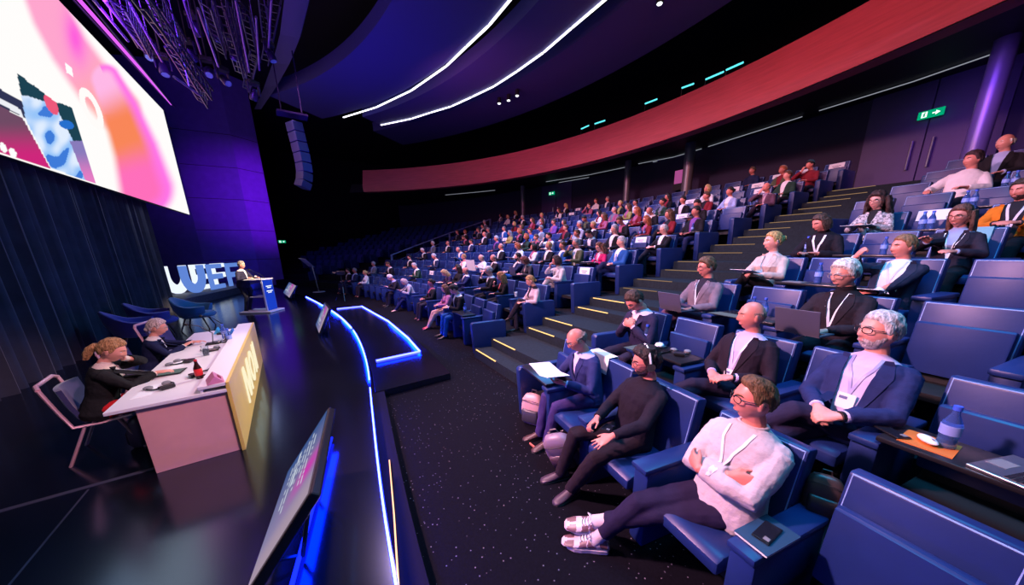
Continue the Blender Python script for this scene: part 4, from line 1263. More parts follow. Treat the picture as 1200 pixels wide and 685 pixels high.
meeting_chair(-1.62, 7.15, -PI / 2 - .2, 'empty navy meeting chair tucked at the far end of the table')
M['teal'] = mat('teal_upholstery', (.01, .13, .24), .7, sheen=.4); M['violetfab'] = mat('violet_blue_upholstery', (.045, .03, .27), .75, sheen=.4); M['wood'] = mat('walnut_leg', (.09, .045, .03), .4)
def lounge(px, py, z, rz, m, lab):
    p = onz(px, py, z); r = empty('lounge_chair', (p.x, p.y, 0), rz, lab, 'armchair', 'lounge chairs by the curtain')
    # bucket shell: a bent wall that rises at the back
    n = 20; rings = []
    for i in range(n + 1):
        a = -2.35 + 4.7 * i / n; c, s_ = math.cos(a - PI / 2), math.sin(a - PI / 2)
        h = .60 + .24 * max(0, math.cos(a)) ** 1.5; rx, ry = .42, .38
        fl = 1.12
        o = V((rx * c * .82, ry * s_ * .82, .34)); o2 = V((rx * c * fl, ry * s_ * fl, h)); i2 = V((rx * c * (fl - .17), ry * s_ * (fl - .17), h - .01)); i1 = V((rx * c * .62, ry * s_ * .62, .36))
        rings.append([o, o.lerp(o2, .5) + V((c, s_, 0)) * .03, o2, (o2 + i2) / 2 + V((0, 0, .025)), i2, i2.lerp(i1, .5)+ V((c, s_, 0)) * .01, i1])
    b = MB(); b.loft(rings); b.build('shell', m, r, 70)
    b = MB(); b.lathe([(.0, .30), (.30, .30), (.36, .34), (.36, .40), (.31, .44), (0, .45)], (0, .05, 0), 20); b.build('seat_cushion', m, r, 60)
    for qx, qy in ((-1, -1), (1, -1), (-1, 1), (1, 1)):
        b = MB(); b.tube([(qx * .18, qy * .16, .33), (qx * .28, qy * .27, 0)], [.022, .014], 8); b.build('leg', M['wood'], r)
lounge(160, 384, .45, -PI / 2 + .3, M['violetfab'], 'violet blue lounge chair nearest the table, behind the grey-haired woman')
lounge(180, 372, .45, -PI / 2 + .2, M['violetfab'], 'violet blue lounge chair between the teal chair and the nearest one')
lounge(229, 366, .42, -PI / 2 - .1, M['teal'], 'teal lounge chair on wooden legs near the white letters')
# ---------------- monitors on the stage edge
def monitor_art(w_, h, seed):
    rr = random.Random(seed); nx, ny = 60, 34; vs = []; cs = []
    lines = [(rr.uniform(.05, .2), rr.uniform(.6, .95)) for _ in range(12)]
    for j in range(ny + 1):
        for i in range(nx + 1):
            u, v = i / nx, j / ny; vs.append(((u - .5) * w_, 0, v * h))
            c = mixc((.05, .12, .35), (.42, .34, .55), u); c = mixc(c, (.75, .06, .55), math.exp(-((u - .62) / .12) ** 2 - ((v - .8) / .3) ** 2))
            c = mixc(c, (.50, .38, .50), sstep(u, .72, .95))
            k = int(v * 12); a0, a1 = lines[min(11, k)]
            if .2 < (v * 12) % 1 < .62 and a0 < u < a1 * .75 and .12 < v < .85 and NZ.noise(V((u * 30, k * 7.3, seed))) > -.15: c = (.75, .82, .95)
            cs.append((*c, 1))
    fs = [(j * (nx + 1) + i, j * (nx + 1) + i + 1, (j + 1) * (nx + 1) + i + 1, (j + 1) * (nx + 1) + i) for j in range(ny) for i in range(nx)]
    me = bpy.data.meshes.new('display'); me.from_pydata(vs, [], fs)
    a = me.color_attributes.new('Col', 'FLOAT_COLOR', 'POINT'); a.data.foreach_set('color', [x for c in cs for x in c])
    me.materials.append(M['monimg']); return me
M['monimg'] = emis_attr('monitor_image', .75)
def monitor(bl, br, tlpx, lab, seed, ratio=None):
    """bl, br: ends of the lower edge seen from the screen's front; tlpx: photo position of the upper corner over bl"""
    al = (br - bl).normalized(); d = ray(*tlpx); t = (bl - EYE).dot(al) / d.dot(al); T = EYE + d * t
    up = T - bl; h = up.length; up.normalize(); nn = up.cross(al); w_ = h * ratio if ratio else (br - bl).length
    low = bl + al * w_ / 2; print('monitor', w_, h, bl, T)
    r = empty('stage_monitor', low, 0, lab, 'monitor', 'confidence monitors on the stage')
    r.matrix_world = Matrix.Translation(low) @ Matrix((al, nn, up)).transposed().to_4x4()
    link('display', monitor_art(w_ - .04, h - .04, seed), r).location = (0, -.004, .02)
    b = MB(); b.box((0, .03, h / 2), (w_, .06, h)); b.build('housing', M['blackgloss'], r, 0, bevel=.012)
    b = MB(); b.box((0, .075, h * .45), (w_ * .7, .05, h * .55)); b.build('back_cover', M['black'], r, 0, bevel=.015)
    for q in (-.28, .28):
        b = MB(); b.tube([(q * w_, .08, h * .65), (q * w_, .22, h * .10), (q * w_, .03, -.02)], .014, 8); b.build('stand_leg', M['blackgloss'], r)
    return r
# foreground monitor lies between two measured edges of the photo
monitor(onz(337, 553, .12), onz(291, 685, .12), (386, 476), 'large tilted stage monitor in front, its picture facing the panel table', 1, 1.7)
monitor(onz(369.7, 380.7, .10), onz(373.8, 391.3, .10), (380.2, 353.9), 'tilted stage monitor at the middle of the stage edge', 2)
monitor(onz(331.7, 343, .10), onz(339, 349, .10), (339, 330), 'tilted stage monitor near the lectern, at the far stage edge', 3)
# thin blue footlight lying behind the front monitor
b = MB(); fA, fB = onz(391, 512, .04) + V((-.02, 0, 0)), onz(345, 690, .04) + V((-.02, 0, 0))
b.tube([fA, fB], .014, 8); r = b.build('footlight', emis('footlight_blue_glow', (.004, .012, 1.), 4.0), None); tag(r, 'thin blue footlight lying on the stage behind the large front monitor', 'light')
# ---------------- LED lines
M['led'] = emis('blue_led_glow', (.030, .045, 1.), 34.)
M['led2'] = emis('pale_blue_led_glow', (.05, .06, 1.), 14.)
def ledline(P, nm, lab, m, w_=.02, z=.026):
    b = MB()
    rings = []
    for i, p in enumerate(P):
        t = (P[min(i + 1, len(P) - 1)] - P[max(0, i - 1)]).normalized(); n_ = V((-t.y, t.x, 0)) * w_ / 2
        rings.append([p - n_, p + n_, p + n_ + V((0, 0, z)), p - n_ + V((0, 0, z))])
    b.loft(rings); o = b.build(nm, m, None, 0); return tag(o, lab, 'light', 'blue light lines of the stage')
def LX(y): return led_x(y)
ledline([V((LX(y), y, .002)) for y in [-.5 + .25 * i for i in range(21)]], 'led_strip', 'blue light strip along the near stage edge', M['led'], .016)
ledline([V((LX(y), y, .002)) for y in [4.85 + .3 * i for i in range(13)]], 'led_strip', 'blue light strip along the middle stage edge beside the step block', M['led'])
ledline([V((LX(y), y, .002)) for y in [8.75 + .3 * i for i in range(28)]], 'led_strip', 'blue light strip along the far stage edge', M['led'], .03)
z_ = -.108
q = [onz(*p, z_) for p in [(441, 423), (492, 412), (478, 396), (455, 376.5), (424, 359), (395, 362)]]
ledline([q[0], q[1]], 'led_strip', 'pale blue light strip along the near end of the step block', M['led2'], .025)
ledline([q[1], q[2], q[3], q[4]], 'led_strip', 'bright blue light strip along the front of the step block', M['led'], .025)
ledline([q[4], q[5]], 'led_strip', 'pale blue light strip along the far end of the step block', M['led2'], .03)
# added area lamps over strips and footlight, for the blue glow around them
def strip_fill(a, c, z, power, w_=.05):
    a, c = V(a), V(c); m_ = (a + c) / 2; l = bpy.data.lights.new('led_strip_fill', 'AREA'); l.shape = 'RECTANGLE'; l.size = (c - a).length; l.size_y = w_; l.energy = power; l.color = (.0, .015, 1.)
    o = bpy.data.objects.new('led_strip_fill', l); COL.objects.link(o); o.location = (m_.x, m_.y, z); o.rotation_euler = (0, 0, math.atan2(c.y - a.y, c.x - a.x))
for y_ in (.2, 1.5, 2.8): strip_fill((LX(y_) + .02, y_, 0), (LX(y_ + 1.3) + .02, y_ + 1.3, 0), .07, 7)
for y_ in (4.9, 6.2, 7.5, 9.0, 11., 13.): strip_fill((LX(y_), y_, 0), (LX(y_ + 1.3), y_ + 1.3, 0), .07, 22)
strip_fill(fA, fB, .14, 9, .08)
strip_fill(q[0], q[1], z_ + .08, 8); strip_fill(q[1], q[2], z_ + .08, 30); strip_fill(q[2], q[3], z_ + .08, 40)
pO = [onz(456.5, 541, -.118), onz(462, 605, -.118), onz(468, 700, -.118)]
o = ledline(pO, 'led_strip', 'thin warm white light strip on the ledge below the stage edge', emis('warm_line_glow', (1., .5, .3), 2.2), .01)
# ---------------- rigging above the stage
rr = random.Random(11)
M['pipe'] = mat('violet_pipe_metal', (.35, .16, .7), .35, metal=.6)
RIG = [(165, 0, 245, 110, -1.6), (183, 0, 214, 52, -1.9), (242, 0, 262, 62, -.9), (259, 0, 283, 86, -.9), (267, 0, 287, 88, -.8), (288, 10, 302, 76, -.6), (310, 0, 315, 60, -.4), (326, 0, 312, 72, -.2), (300, 62, 290, 104, -.3), (128, 0, 165, 52, -2.2), (140, 0, 172, 60, -2.1), (205, 60, 240, 120, -1.3), (193, 30, 228, 90, -1.5)]
for i, (a0, b0, a1, b1, x) in enumerate(RIG):
    p1 = ony(a1, b1, 11.0 + .55 * i % 5); p0 = ony(a0, b0, p1.y - 3.2)
    root = empty('rigging_truss', p0, 0, f'dark violet lighting truss above the stage, {ORD[i + 1]} counted from the screen side' , 'truss', 'trusses above the stage')
    d = p1 - p0; u = d.normalized().orthogonal().normalized(); w_ = d.normalized().cross(u); L = d.length
    b = MB()
    cs = [u * .12, (u * -.5 + w_ * .87) * .12, (u * -.5 - w_ * .87) * .12]
    for c in cs: b.tube([c, c + d], .022, 6)
    b.build('chord_tubes', M['truss'], root); b = MB(); k = int(L / .3)
    for j in range(k): 
        for q_ in range(3): b.tube([cs[q_] + d * (j / k), cs[(q_ + 1) % 3] + d * ((j + 1) / k)], .010, 4)
    b.build('lacing', M['truss'], root)
PP = [(110, 0, 150, 48, -2.0), (150, 0, 190, 72, -1.9), (172, 0, 205, 60, -1.7), (215, 0, 238, 70, -1.2), (232, 10, 256, 78, -1.0), (276, 0, 292, 84, -.7), (300, 20, 304, 82, -.5), (318, 0, 314, 66, -.3), (204, 90, 235, 112, -1.4), (122, 0, 168, 58, -2.2)]
for i, (a0, b0, a1, b1, x) in enumerate(PP):
    p1 = ony(a1, b1, 10.6 + .5 * (i % 4)); p0 = ony(a0, b0, p1.y - 2.6); b = MB(); b.tube([V(), p1 - p0], .022, 6); b.tube([(p1 - p0) * .5, (p1 - p0) * .5 + V((0, 0, max(.3, 12.88 - (p0.z + p1.z) / 2)))], .008, 5)
    o = b.build('rigging_pipe', M['pipe'], None); o.location = p0; tag(o, f'slim violet rigging pipe among the trusses, {ORD[i + 1]} counted from the screen side', 'pipe', 'pipes among the trusses')
M['lens'] = mat('spot_lens', (.15, .3, .4), .1)
FX = [(178, 62), (228, 30), (245, 82), (283, 16), (262, 92), (298, 108), (205, 46), (316, 62), (222, 60), (250, 40), (275, 60), (192, 78)]
for i, (px, py) in enumerate(FX):
    p = ony(px, py, 12.2 - .2 * (i % 4))
    r = empty('moving_head_light', p, rr.uniform(0, 6), f'dark moving head spotlight in the rigging, {ORD[i + 1]} fixture', 'spotlight', 'spotlights in the rigging')
    b = MB(); b.box((0, 0, .22), (.26, .20, .10)); b.build('base', M['black'], r, 0, bevel=.02)
    b = MB(); b.tube([(0, 0, .26), (0, 0, max(.6, 12.88 - p.z))], .018, 6); b.build('drop_pipe', M['black'], r)
    b = MB(); b.box((-.13, 0, .08), (.03, .08, .26)); b.box((.13, 0, .08), (.03, .08, .26)); b.build('yoke', M['truss'], r, 0, bevel=.01)
    b = MB(); b.lathe([(0, -.20), (.085, -.20), (.10, -.14), (.085, .02), (.05, .08), (0, .09)], (0, 0, 0), 14); hd_ = b.build('lamp_head', M['truss'], r)
    b = MB(); b.lathe([(0, -.206), (.07, -.206), (.07, -.202), (0, -.202)], (0, 0, 0), 14); b.build('lens', M['lens'], hd_, 0)
    hd_.rotation_euler = (rr.uniform(.3, .9), 0, 0)
# line array loudspeaker
r = empty('line_array', (0, 0, 0), 0, 'curved hanging line array loudspeaker beside the pillar', 'loudspeaker')
M['array'] = mat('array_cabinet', (.018, .03, .13), .5)
LPX = [(344, 143), (347, 155), (350, 167), (353, 179), (355.5, 191), (357, 202), (356.5, 212), (354, 220)]
Pq = [ony(px, py, 14.5) for px, py in LPX]
for i in range(len(Pq) - 1):
    d = (Pq[i + 1] - Pq[i]); c = (Pq[i] + Pq[i + 1]) / 2; L = d.length * .94; dn = d.normalized(); sd = V((.85, .5, 0)); fw = dn.cross(sd).normalized(); sd = fw.cross(dn)
    b = MB(); b.box(c, (.36, .42, L), M=Matrix((sd, fw, dn)).transposed().to_4x4()); cb = b.build('cabinet', M['array'], r, 0, bevel=.02)
    b = MB(); b.box(c - fw * .215, (.28, .01, L * .7), M=Matrix((sd, fw, dn)).transposed().to_4x4()); b.build('grille', M['black'], cb, 0)
b = MB(); b.box(Pq[0] + V((0, 0, .22)), (.9, .5, .06)); b.tube([Pq[0] + V((.3, 0, .22)), Pq[0] + V((.3, 0, 2.2))], .02, 6); b.tube([Pq[0] + V((-.3, 0, .22)), Pq[0] + V((-.3, 0, 2.2))], .02, 6); b.build('rigging_frame', M['truss'], r, 0)
# teleprompter stand and camera tripod
bp = onz(374, 342, 0)
r = empty('teleprompter_stand', bp, 0, 'slim teleprompter stand with tilted glass at the far stage edge', 'stand')
tp = onplane(366, 312, bp, V((0, 1, 0))) - bp
b = MB(); b.tube([(0, 0, 0), tp], .022, 8); b.build('pole', M['steel'], r); b = MB(); b.lathe([(0, 0), (.28, 0), (.26, .03), (0, .04)], (0, 0, 0), 20); b.build('base', M['gray'], r)
b = MB(); g0 = tp + V((.1, 0, -.05)); b.prism([g0, g0 + V((-.35, -.3, .42)), g0 + V((-.62, -.1, .46)), g0 + V((-.25, .2, .05))], (0, .01, .012)); b.build('glass_plate', mat('prompter_glass', (.35, .38, .5), .1), r, 0)
bp = onz(404, 352, -.22)
r = empty('camera_tripod', bp, 0, 'black camera on a slim tripod in front of the first row', 'tripod')
b = MB(); b.tube([(0, 0, .5), (0, 0, 1.15)], .02, 8); b.build('column', M['blackgloss'], r)
for k in range(3):
    b = MB(); a = 2 * PI * k / 3 + .4; b.tube([(0, 0, .62), (.42 * math.cos(a), .42 * math.sin(a), 0)], [.018, .012], 8); b.build('leg', M['blackgloss'], r)
b = MB(); b.box((0, 0, 1.25), (.34, .16, .18)); b.tube([(-.17, 0, 1.26), (-.33, 0, 1.26)], .07, 12); b.build('camera_body', M['blackgloss'], r, 0, bevel=.01)
# ---------------- exit signs
def exit_sign(p, w_, ang, lab):
    r = empty('exit_sign', p, ang, lab, 'sign', 'green exit signs')
    b = MB(); b.box((0, 0, 0), (w_, .06, w_ * .42)); b.build('light_box', emis('exit_green_glow', (.0, .42, .20), .9), r, 0)
    b = MB(); h = w_ * .42
    b.box((-w_ * .24, -.032, 0), (w_ * .22, .01, h * .72)); 
    b.box((w_ * .2, -.032, 0), (w_ * .26, .01, h * .16)); b.prism([(w_ * .2, -.037, h * .3), (w_ * .38, -.037, 0), (w_ * .2, -.037, -h * .3)], (0, .01, 0)); b.build('pictogram', emis('exit_white_glow', (.85, 1., .92), 1.3), r, 0)
    b = MB(); b.box((-w_ * .24, -.04, -h * .05), (w_ * .07, .006, h * .4)); b.box((-w_ * .24 + w_ * .02, -.04, h * .25), (w_ * .06, .006, h * .12)); b.build('running_figure', emis('exit_figure_green', (.0, .42, .2), .9), r, 0)
def on_back(px, py, off=.12):
    d = ray(px, py); c = V((CXR, CYR)); R = RB - off; t = 14.
    lo, hi = 5., 60.
    for _ in range(60):
        m = (lo + hi) / 2; q = EYE + d * m
        if math.hypot(q.x - c.x, q.y - c.y) < R: lo = m
        else: hi = m
    return q, math.atan2(q.y - c.y, q.x - c.x)
q, a = on_back(1091, 133, .3); exit_sign(q, .48, a + PI / 2 + PI, 'green exit sign above the double door at the right')
q, a = on_back(646.5, 226.5, .3); exit_sign(q, .5, a + PI / 2 + PI, 'green exit sign above the far double door')
# small one on the far side wall
q = ony(330.5, 283, 22.9); exit_sign(q, .35, 0, 'tiny green exit sign at the edge of the pillar')
q, a = on_back(796.5, 210, .25); r = empty('wall_display', q, a + PI / 2, 'small pink lit display on the rear wall beside a column', 'screen')
b = MB(); b.box((0, 0, 0), (.62, .06, 1.0)); b.build('housing', M['black'], r, 0); b = MB(); b.box((0, -.035, .12), (.52, .01, .62)); b.box((0, .035, .12), (.52, .01, .62)); b.build('display', emis('pink_display_glow', (.65, .12, .42), .6), r, 0)
# double doors in the rear wall
M['door'] = mat('violet_grey_door', (.06, .035, .13), .5, var=.06, vscale=3)
def double_door(pxl, pxr, pyb, hpx, n_, lab):
    qa, a0 = on_back(pxl, pyb); qb, a1 = on_back(pxr, pyb)
    z0 = row_z(NROW) + .02; top = hpx
    r = empty(f'door_{n_}', (0, 0, 0), 0); r['kind'] = 'structure'; r['label'] = lab
    am = (a0 + a1) / 2
    for (u0, u1) in ((a0, am), (am, a1)):
        g = (u1 - u0) * .012
        P = [V((CXR + (RB - .06) * math.cos(x), CYR + (RB - .06) * math.sin(x), z0)) for x in (u0 + g, u1 - g)]
        b = MB(); b.prism([P[0], P[1], P[1] + V((0, 0, top)), P[0] + V((0, 0, top))], V((math.cos(am), math.sin(am), 0)) * .05); b.build('door_leaf', M['door'], r, 0)
    for s_ in (-1, 1):
        x = am + s_ * (a1 - a0) * .075; c = V((CXR + (RB - .14) * math.cos(x), CYR + (RB - .14) * math.sin(x), z0))
        b = MB(); b.tube([c + V((0, 0, .75)), c + V((0, 0, 1.55))], .03, 8); b.build('door_handle', M['steel'], r)
double_door(1003, 1160, 200, 3.15, 1, 'tall violet lit double door at the right')
double_door(634, 669, 245, 3.1, 2, 'far violet lit double door below its exit sign')
# handrail at the far stairs
M['rail'] = mat('pale_blue_rail', (.25, .35, .65), .4, metal=.4)
root = empty('handrail', (0, 0, 0), 0, 'long pale handrail climbing the far stairs', 'handrail')
posts = []
for px, py, n_ in ((459.5, 301, 4), (527, 268, 8), (574.5, 257.5, 11)):
    R = ROW_R + PITCH_R * (n_ - 1) - .3; a0, a1 = -.6, .9
    for _ in range(50):
        am = (a0 + a1) / 2; c = V((CXR + R * math.cos(am), CYR + R * math.sin(am), row_z(n_)))
        if proj(c + V((0, 0, .5)))[0] > px: a0 = am
        else: a1 = am
    posts.append(c)
    b = MB(); b.box(c + V((0, 0, .45)), (.10, .10, .95)); b.build('post', M['rail'], root, 0)
b = MB(); b.tube([posts[0] + V((0, 0, .9)), posts[1] + V((0, 0, .9)), posts[2] + V((0, 0, .9))], .04, 8); b.tube([posts[0] + V((0, 0, .45)), posts[1] + V((0, 0, .45)), posts[2] + V((0, 0, .45))], .02, 6); b.build('rail', M['rail'], root)
print('posts', posts)
# balcony: lit step edges, rail and seats glimpsed above the front
M['cyan'] = emis('balcony_step_glow', (.12, .85, .95), 1.3)
CY = [((681, 151), (690, 147)), ((697, 145), (709, 141)), ((756, 121.5), (770, 116)), ((799, 103), (813, 98)), ((827, 93), (848, 84)), ((851, 82), (871, 73))]
def on_balc(px, py, R):
    lo, hi = 2., 60.; d = ray(px, py)
    for _ in range(60):
        m = (lo + hi) / 2; q = EYE + d * m
        if math.hypot(q.x - BC.x, q.y - BC.y) < R: lo = m
        else: hi = m
    return q
for i, (a, c) in enumerate(CY):
    p, q = on_balc(*a, BR + 2.2), on_balc(*c, BR + 2.2); b = MB(); b.tube([V(), q - p], .035, 6)
    r = empty('balcony_light', p); b.build('glow_tube', M['cyan'], r); b = MB()
    b.tube([V((0, 0, 0)), V((0, 0, -.65))], .02, 6); b.build('post', M['black'], r)
    tag(r, f'short cyan light line on the balcony, {ORD[i + 1]} from the far end', 'light', 'cyan lights on the balcony')
b = MB(); sweep(b, [(BR + 1.6, BZ1 - .6), (BR + 3.2, BZ1 - .6), (BR + 3.2, BZ1 + .15), (BR + 5, BZ1 + .15), (BR + 5, BZ1 - 1), (BR + 1.6, BZ1 - 1)], -.7, aend - .05, 50); b.build('floor_balcony', [M['soffit']], smooth=0, kind='structure')
CY2 = [((665, 158), (672, 153)), ((715, 140), (722, 136)), ((748, 122), (762, 116))]
M['bseat'] = mat('balcony_seat', (.015, .05, .16), .5)
for k in range(26):
    a = -.62 + k * .038
    c = V((BC.x + (BR + 2.6) * math.cos(a), BC.y + (BR + 2.6) * math.sin(a), BZ1 - .6)); rz = a + PI / 2
    r = empty('auditorium_chair', c, rz, f'dark seat on the balcony behind the red front, {ORD[k + 1]} from the camera side', 'seat', 'balcony seats')
    if k == 0: bb = SM['back']; 
    link('backrest', SM['back'], r); link('seat_cushion', SM['up'], r); link('seat_base', SM['base'], r)
# ceiling spot lamps
for i, (px, py) in enumerate([(773, 4), (585, 121), (596, 117.5), (606, 112)]):
    p = onz(px, py, 9.3); r = empty('ceiling_spotlight', p, 0, ['white ceiling spotlight at the top edge, alone', 'white ceiling spotlight, first of a close row of three', 'white ceiling spotlight, middle of a close row of three', 'white ceiling spotlight, last of a close row of three'][i], 'spotlight', 'white ceiling spotlights')
    b = MB(); b.lathe([(0, .25), (.09, .25), (.11, .0), (0, .0)], (0, 0, 0), 12); b.build('housing', M['black'], r); b = MB(); b.ball((0, 0, -.01), (.085, .085, .03), n=6); b.build('lens', emis('spot_glow', (.9, .95, 1), 2.5), r)
# ---------------------------------------------------------------- people of the audience
def Wm(o): return Matrix.Translation(o.location) @ Matrix.Rotation(o.rotation_euler.z, 4, 'Z') @ Matrix.Scale(o.scale.x, 4)
def place(root, f, n, px, py, y0=-3., y1=12., smin=.93, smax=1.08, dr=0.):
    s = 1.0
    for _ in range(4):
        a_, b_ = y0, y1
        for _ in range(40):
            m = (a_ + b_) / 2; p, an = row_pt(n, m, dr); rz = face_rot(an)
            h = Matrix.Rotation(rz, 4, 'Z') @ (f.hc * s) + p
            if proj(h)[0] > px: a_ = m
            else: b_ = m
        lo, hi = smin, smax
        for _ in range(30):
            s = (lo + hi) / 2; h = Matrix.Rotation(rz, 4, 'Z') @ (f.hc * s) + p
            if proj(h)[1] > py: lo = s
            else: hi = s
    root.location = p; root.rotation_euler = (0, 0, rz); root.scale = (s, s, s)
    print(f'  {root.name} row {n} y={m:.2f} s={s:.3f} err={proj(h)[1]-py:.1f}')
    return m
RIGHT = {}       # (row) -> list of (y, used, desk)
def sit(n, y, used=True, desk=False, dr=0.): RIGHT.setdefault(n, []).append((y, used, desk, dr))
bag_props = []
NVY = (.022, .032, .11); BLK = (.012, .011, .016); RIB = (.75, .74, .8)
TRD = (.016, .016, .03)
sk = [cloth(c, 'skin') for c in SKIN]
def xleg(side=1, reach=.55, out=.25):      # one ankle over the other knee; side = leg on top
    if side > 0: return dict(rf=dict(p=(-out * .3, reach + .06, .34), pole=(.25, .3, 1), toe=(-.3, 1, -.35)), lf=dict(p=(-.08, .44, .085)))
    return dict(lf=dict(p=(out, reach + .05, .36), pole=(-.05, .2, 1), toe=(.45, .9, -.25)), rf=dict(p=(.10, .44, .085)))
PEOPLE = {}
def person(key, n, px, py, label, smin=.93, smax=1.08, dr=0., sy=None, **k):
    r, f = make_person(label, 'person', None, **k); y = place(r, f, n, px, py, smin=smin, smax=smax, dr=dr)
    PEOPLE[key] = (r, f, n, y); sit(n, y if sy is None else sy, True, False, dr if sy is None else 0.); return r, f
person('reader', 1, 676, 398, 'bald man in blue suit and glasses reading white papers in the front row', dr=.16, sy=1.90, skin=sk[0], hair='fringe', hc=(.16, .12, .11), tc=(.028, .035, .135), lc=(.05, .035, .15), sc=(.55, .5, .75),
       lean=10, side=3, head=(12, 26, 0), glasses=(.02, .02, .03), za=.22, hw=.08, rh=dict(p=(.10, .36, .80), f=(-.3, .9, .1), n=(.5, .2, -.8), curl=.4), lh=dict(p=(-.10, .37, .76), f=(.5, .8, .1), n=(-.6, -.1, -.7), curl=.35),
       rf=dict(p=(.20, .50, .085)), lf=dict(p=(.02, .50, .085)), shc=(.06, .03, .03))
person('headset', 1, 757, 424, 'man with dark curly hair and white headset in black shirt, hand spread on his knee', dr=.04, sy=1.25, skin=sk[0], hair='short', hc=(.022, .012, .012), thick=.024, hrough=.013, top='shirt', topk='cotton', tc=(.013, .010, .02), lc=(.020, .014, .022),
       lean=-14, head=(26, 8, 0), glasses=(.02, .015, .02), beard=(.05, .03, .03), rh=dict(p=(.06, .33, .72), f=(-.2, .85, -.3), n=(.6, .2, .7), curl=.75, thumb=.9), lh=dict(p=(-.17, .36, .70), f=(.25, .85, -.42), n=(-.15, .4, .9), curl=.10, spread=.22, thumb=.1),
       rf=dict(p=(.32, .50, .085)), lf=dict(p=(.10, .52, .085), pole=(-.5, .5, 1)), shc=(.05, .03, .05))
person('white', 1, 884, 468, 'man in white sweater and glasses with crossed arms and white sneakers', hem=.84, sy=.60, dr=.02, skin=sk[0], hair='quiff', hc=(.13, .07, .03), thick=.008, front=.074, top='sweater', topk='knit', tc=(.54, .48, .51), lc=(.017, .013, .042), shoes=False,
       lean=-13, head=(36, -2, 0), glasses=(.012, .012, .015), loose=.010, rh=dict(p=(-.07, .125, .80), f=(-.9, -.45, .1), n=(-.4, .9, .2), curl=.5, pole=(.9, .25, -.7)), lh=dict(p=(.075, .185, .77), f=(.9, -.55, .1), n=(.5, .8, .2), curl=.5, pole=(-.9, .25, -.7)),
       rf=dict(p=(.42, .60, .09), pole=(.1, .3, 1), toe=(.57, .82, -.05)), lf=dict(p=(.50, .62, .16), pole=(.0, .3, 1), toe=(.57, .82, -.16), up=(-.35, .1, 1)), lany=RIB, lz=.20, badge=False)
r, f = PEOPLE['white'][:2]
f.shoes(cloth((.60, .52, .53), 'sneaker'), cloth((.62, .54, .54), 'rubber'), r, True, 'sneaker')
for q in (1, -1):
    h, kn, an, toe, up = f.leg[q]; u = (kn - an).normalized()
    b = MB(); b.tube([an - u * .03, an + u * .03, an + u * .11], [.046, .044, .047], 14); so = b.build('sock', cloth((.60, .52, .54), 'cotton'), r, 60)
    if q < 0:
        sd = V((-.82, .57, .0)); c = an + u * .075; sd = (sd - u * sd.dot(u)).normalized(); b = MB()
        w_ = u.cross(sd)
        for a_ in (-.6, 0, .6):
            d = (u * math.cos(a_) + w_ * math.sin(a_)); pc = c + d * .012
            b.prism([pc - d * .012, pc + w_ * .006, pc + d * .012, pc - w_ * .006], sd * .002)
        b.box(c - u * .006, (.03, .003, .003), M=Matrix((w_, sd, u)).transposed().to_4x4())
        for i, v in enumerate(b.v): b.v[i] = tuple(V(v) + sd * .0475)
        b.build('sock_emblem', M['black'], so, 0)
person('lookdown', 2, 744, 352, 'dark-haired man in navy suit by the stairs looking down at his hands', dr=.06, sy=2.26, skin=sk[0], hair='short', hc=(.05, .028, .02), tc=(.026, .022, .06), lc=(.02, .018, .04), sc=(.7, .55, .65), lean=12, head=(6, 42, 0), za=.2,
       rh=dict(p=(.05, .26, .86), f=(-.8, .2, .3), n=(.2, .9, .2), curl=.7), lh=dict(p=(-.06, .27, .85), f=(.8, .2, .3), n=(-.2, .9, .2), curl=.7))
person('bald', 2, 881, 370, 'bald clean-shaven man in black suit with lavender shirt, legs crossed', skin=sk[0], hair='fringe', hc=(.30, .16, .13), thick=.003, hrough=.001, tc=(.018, .012, .022), lc=(.018, .014, .035), sc=(.55, .45, .72), lean=-10, head=(34, 2, 0), fat=1., belly=.02, za=.10, hw=.10, sq=.02, browc=(.3, .18, .15),
       lany=(.62, .6, .8), lz=.16, badge=True, rh=dict(p=(.08, .24, .68), f=(-.7, .7, -.1), n=(.2, .2, 1), curl=.5), lh=dict(p=(-.10, .22, .69), f=(.6, .8, -.1), n=(-.2, .3, 1), curl=.4), watch=-1, **xleg(-1, .62, .36))
person('glasses', 2, 1031, 388, 'grey-haired bearded man in glasses and blue suit with name badge, hands clasped', sy=.38, skin=sk[2], hair='short', hc=(.50, .48, .48), thick=.013, tc=(.020, .028, .105), lc=(.022, .018, .05), sc=(.55, .48, .72), lean=-14, head=(32, -4, 0), fat=1.3, belly=.03, za=.04, hw=.105, sq=.045,
       glasses=(.03, .012, .015), beard=(.45, .40, .40), browc=(.3, .26, .25), lid=.5, rh=dict(p=(.06, .28, .70), f=(-.55, .75, -.25), n=(.5, .1, .8), curl=.65), lh=dict(p=(-.07, .30, .70), f=(.75, .6, -.2), n=(-.3, .3, .9), curl=.6), watch=-1,
       lany=(.30, .28, .55), lz=.22, rf=dict(p=(.14, .52, .085)), lf=dict(p=(.36, .60, .40), pole=(-.05, .2, 1), toe=(.5, .85, -.2)))
person('laptop', 3, 828, 313, 'brown-haired man in glasses and grey suit with laptop on his knees, by the stairs', skin=sk[0], hair='short', hc=(.11, .06, .03), thick=.018, tc=(.16, .13, .17), lc=(.10, .05, .09), sc=(.018, .016, .03), lean=-6, head=(24, 8, 0), glasses=(.02, .02, .02), za=.12, lany=RIB, lz=.14, badge=False, lw=.022,
       rh=dict(p=(.10, .34, .68), f=(-.3, .9, -.1), n=(0, .1, 1), curl=.3), lh=dict(p=(-.10, .32, .67), f=(.3, .9, -.1), n=(0, .1, 1), curl=.3), **xleg(-1, .5, .30))
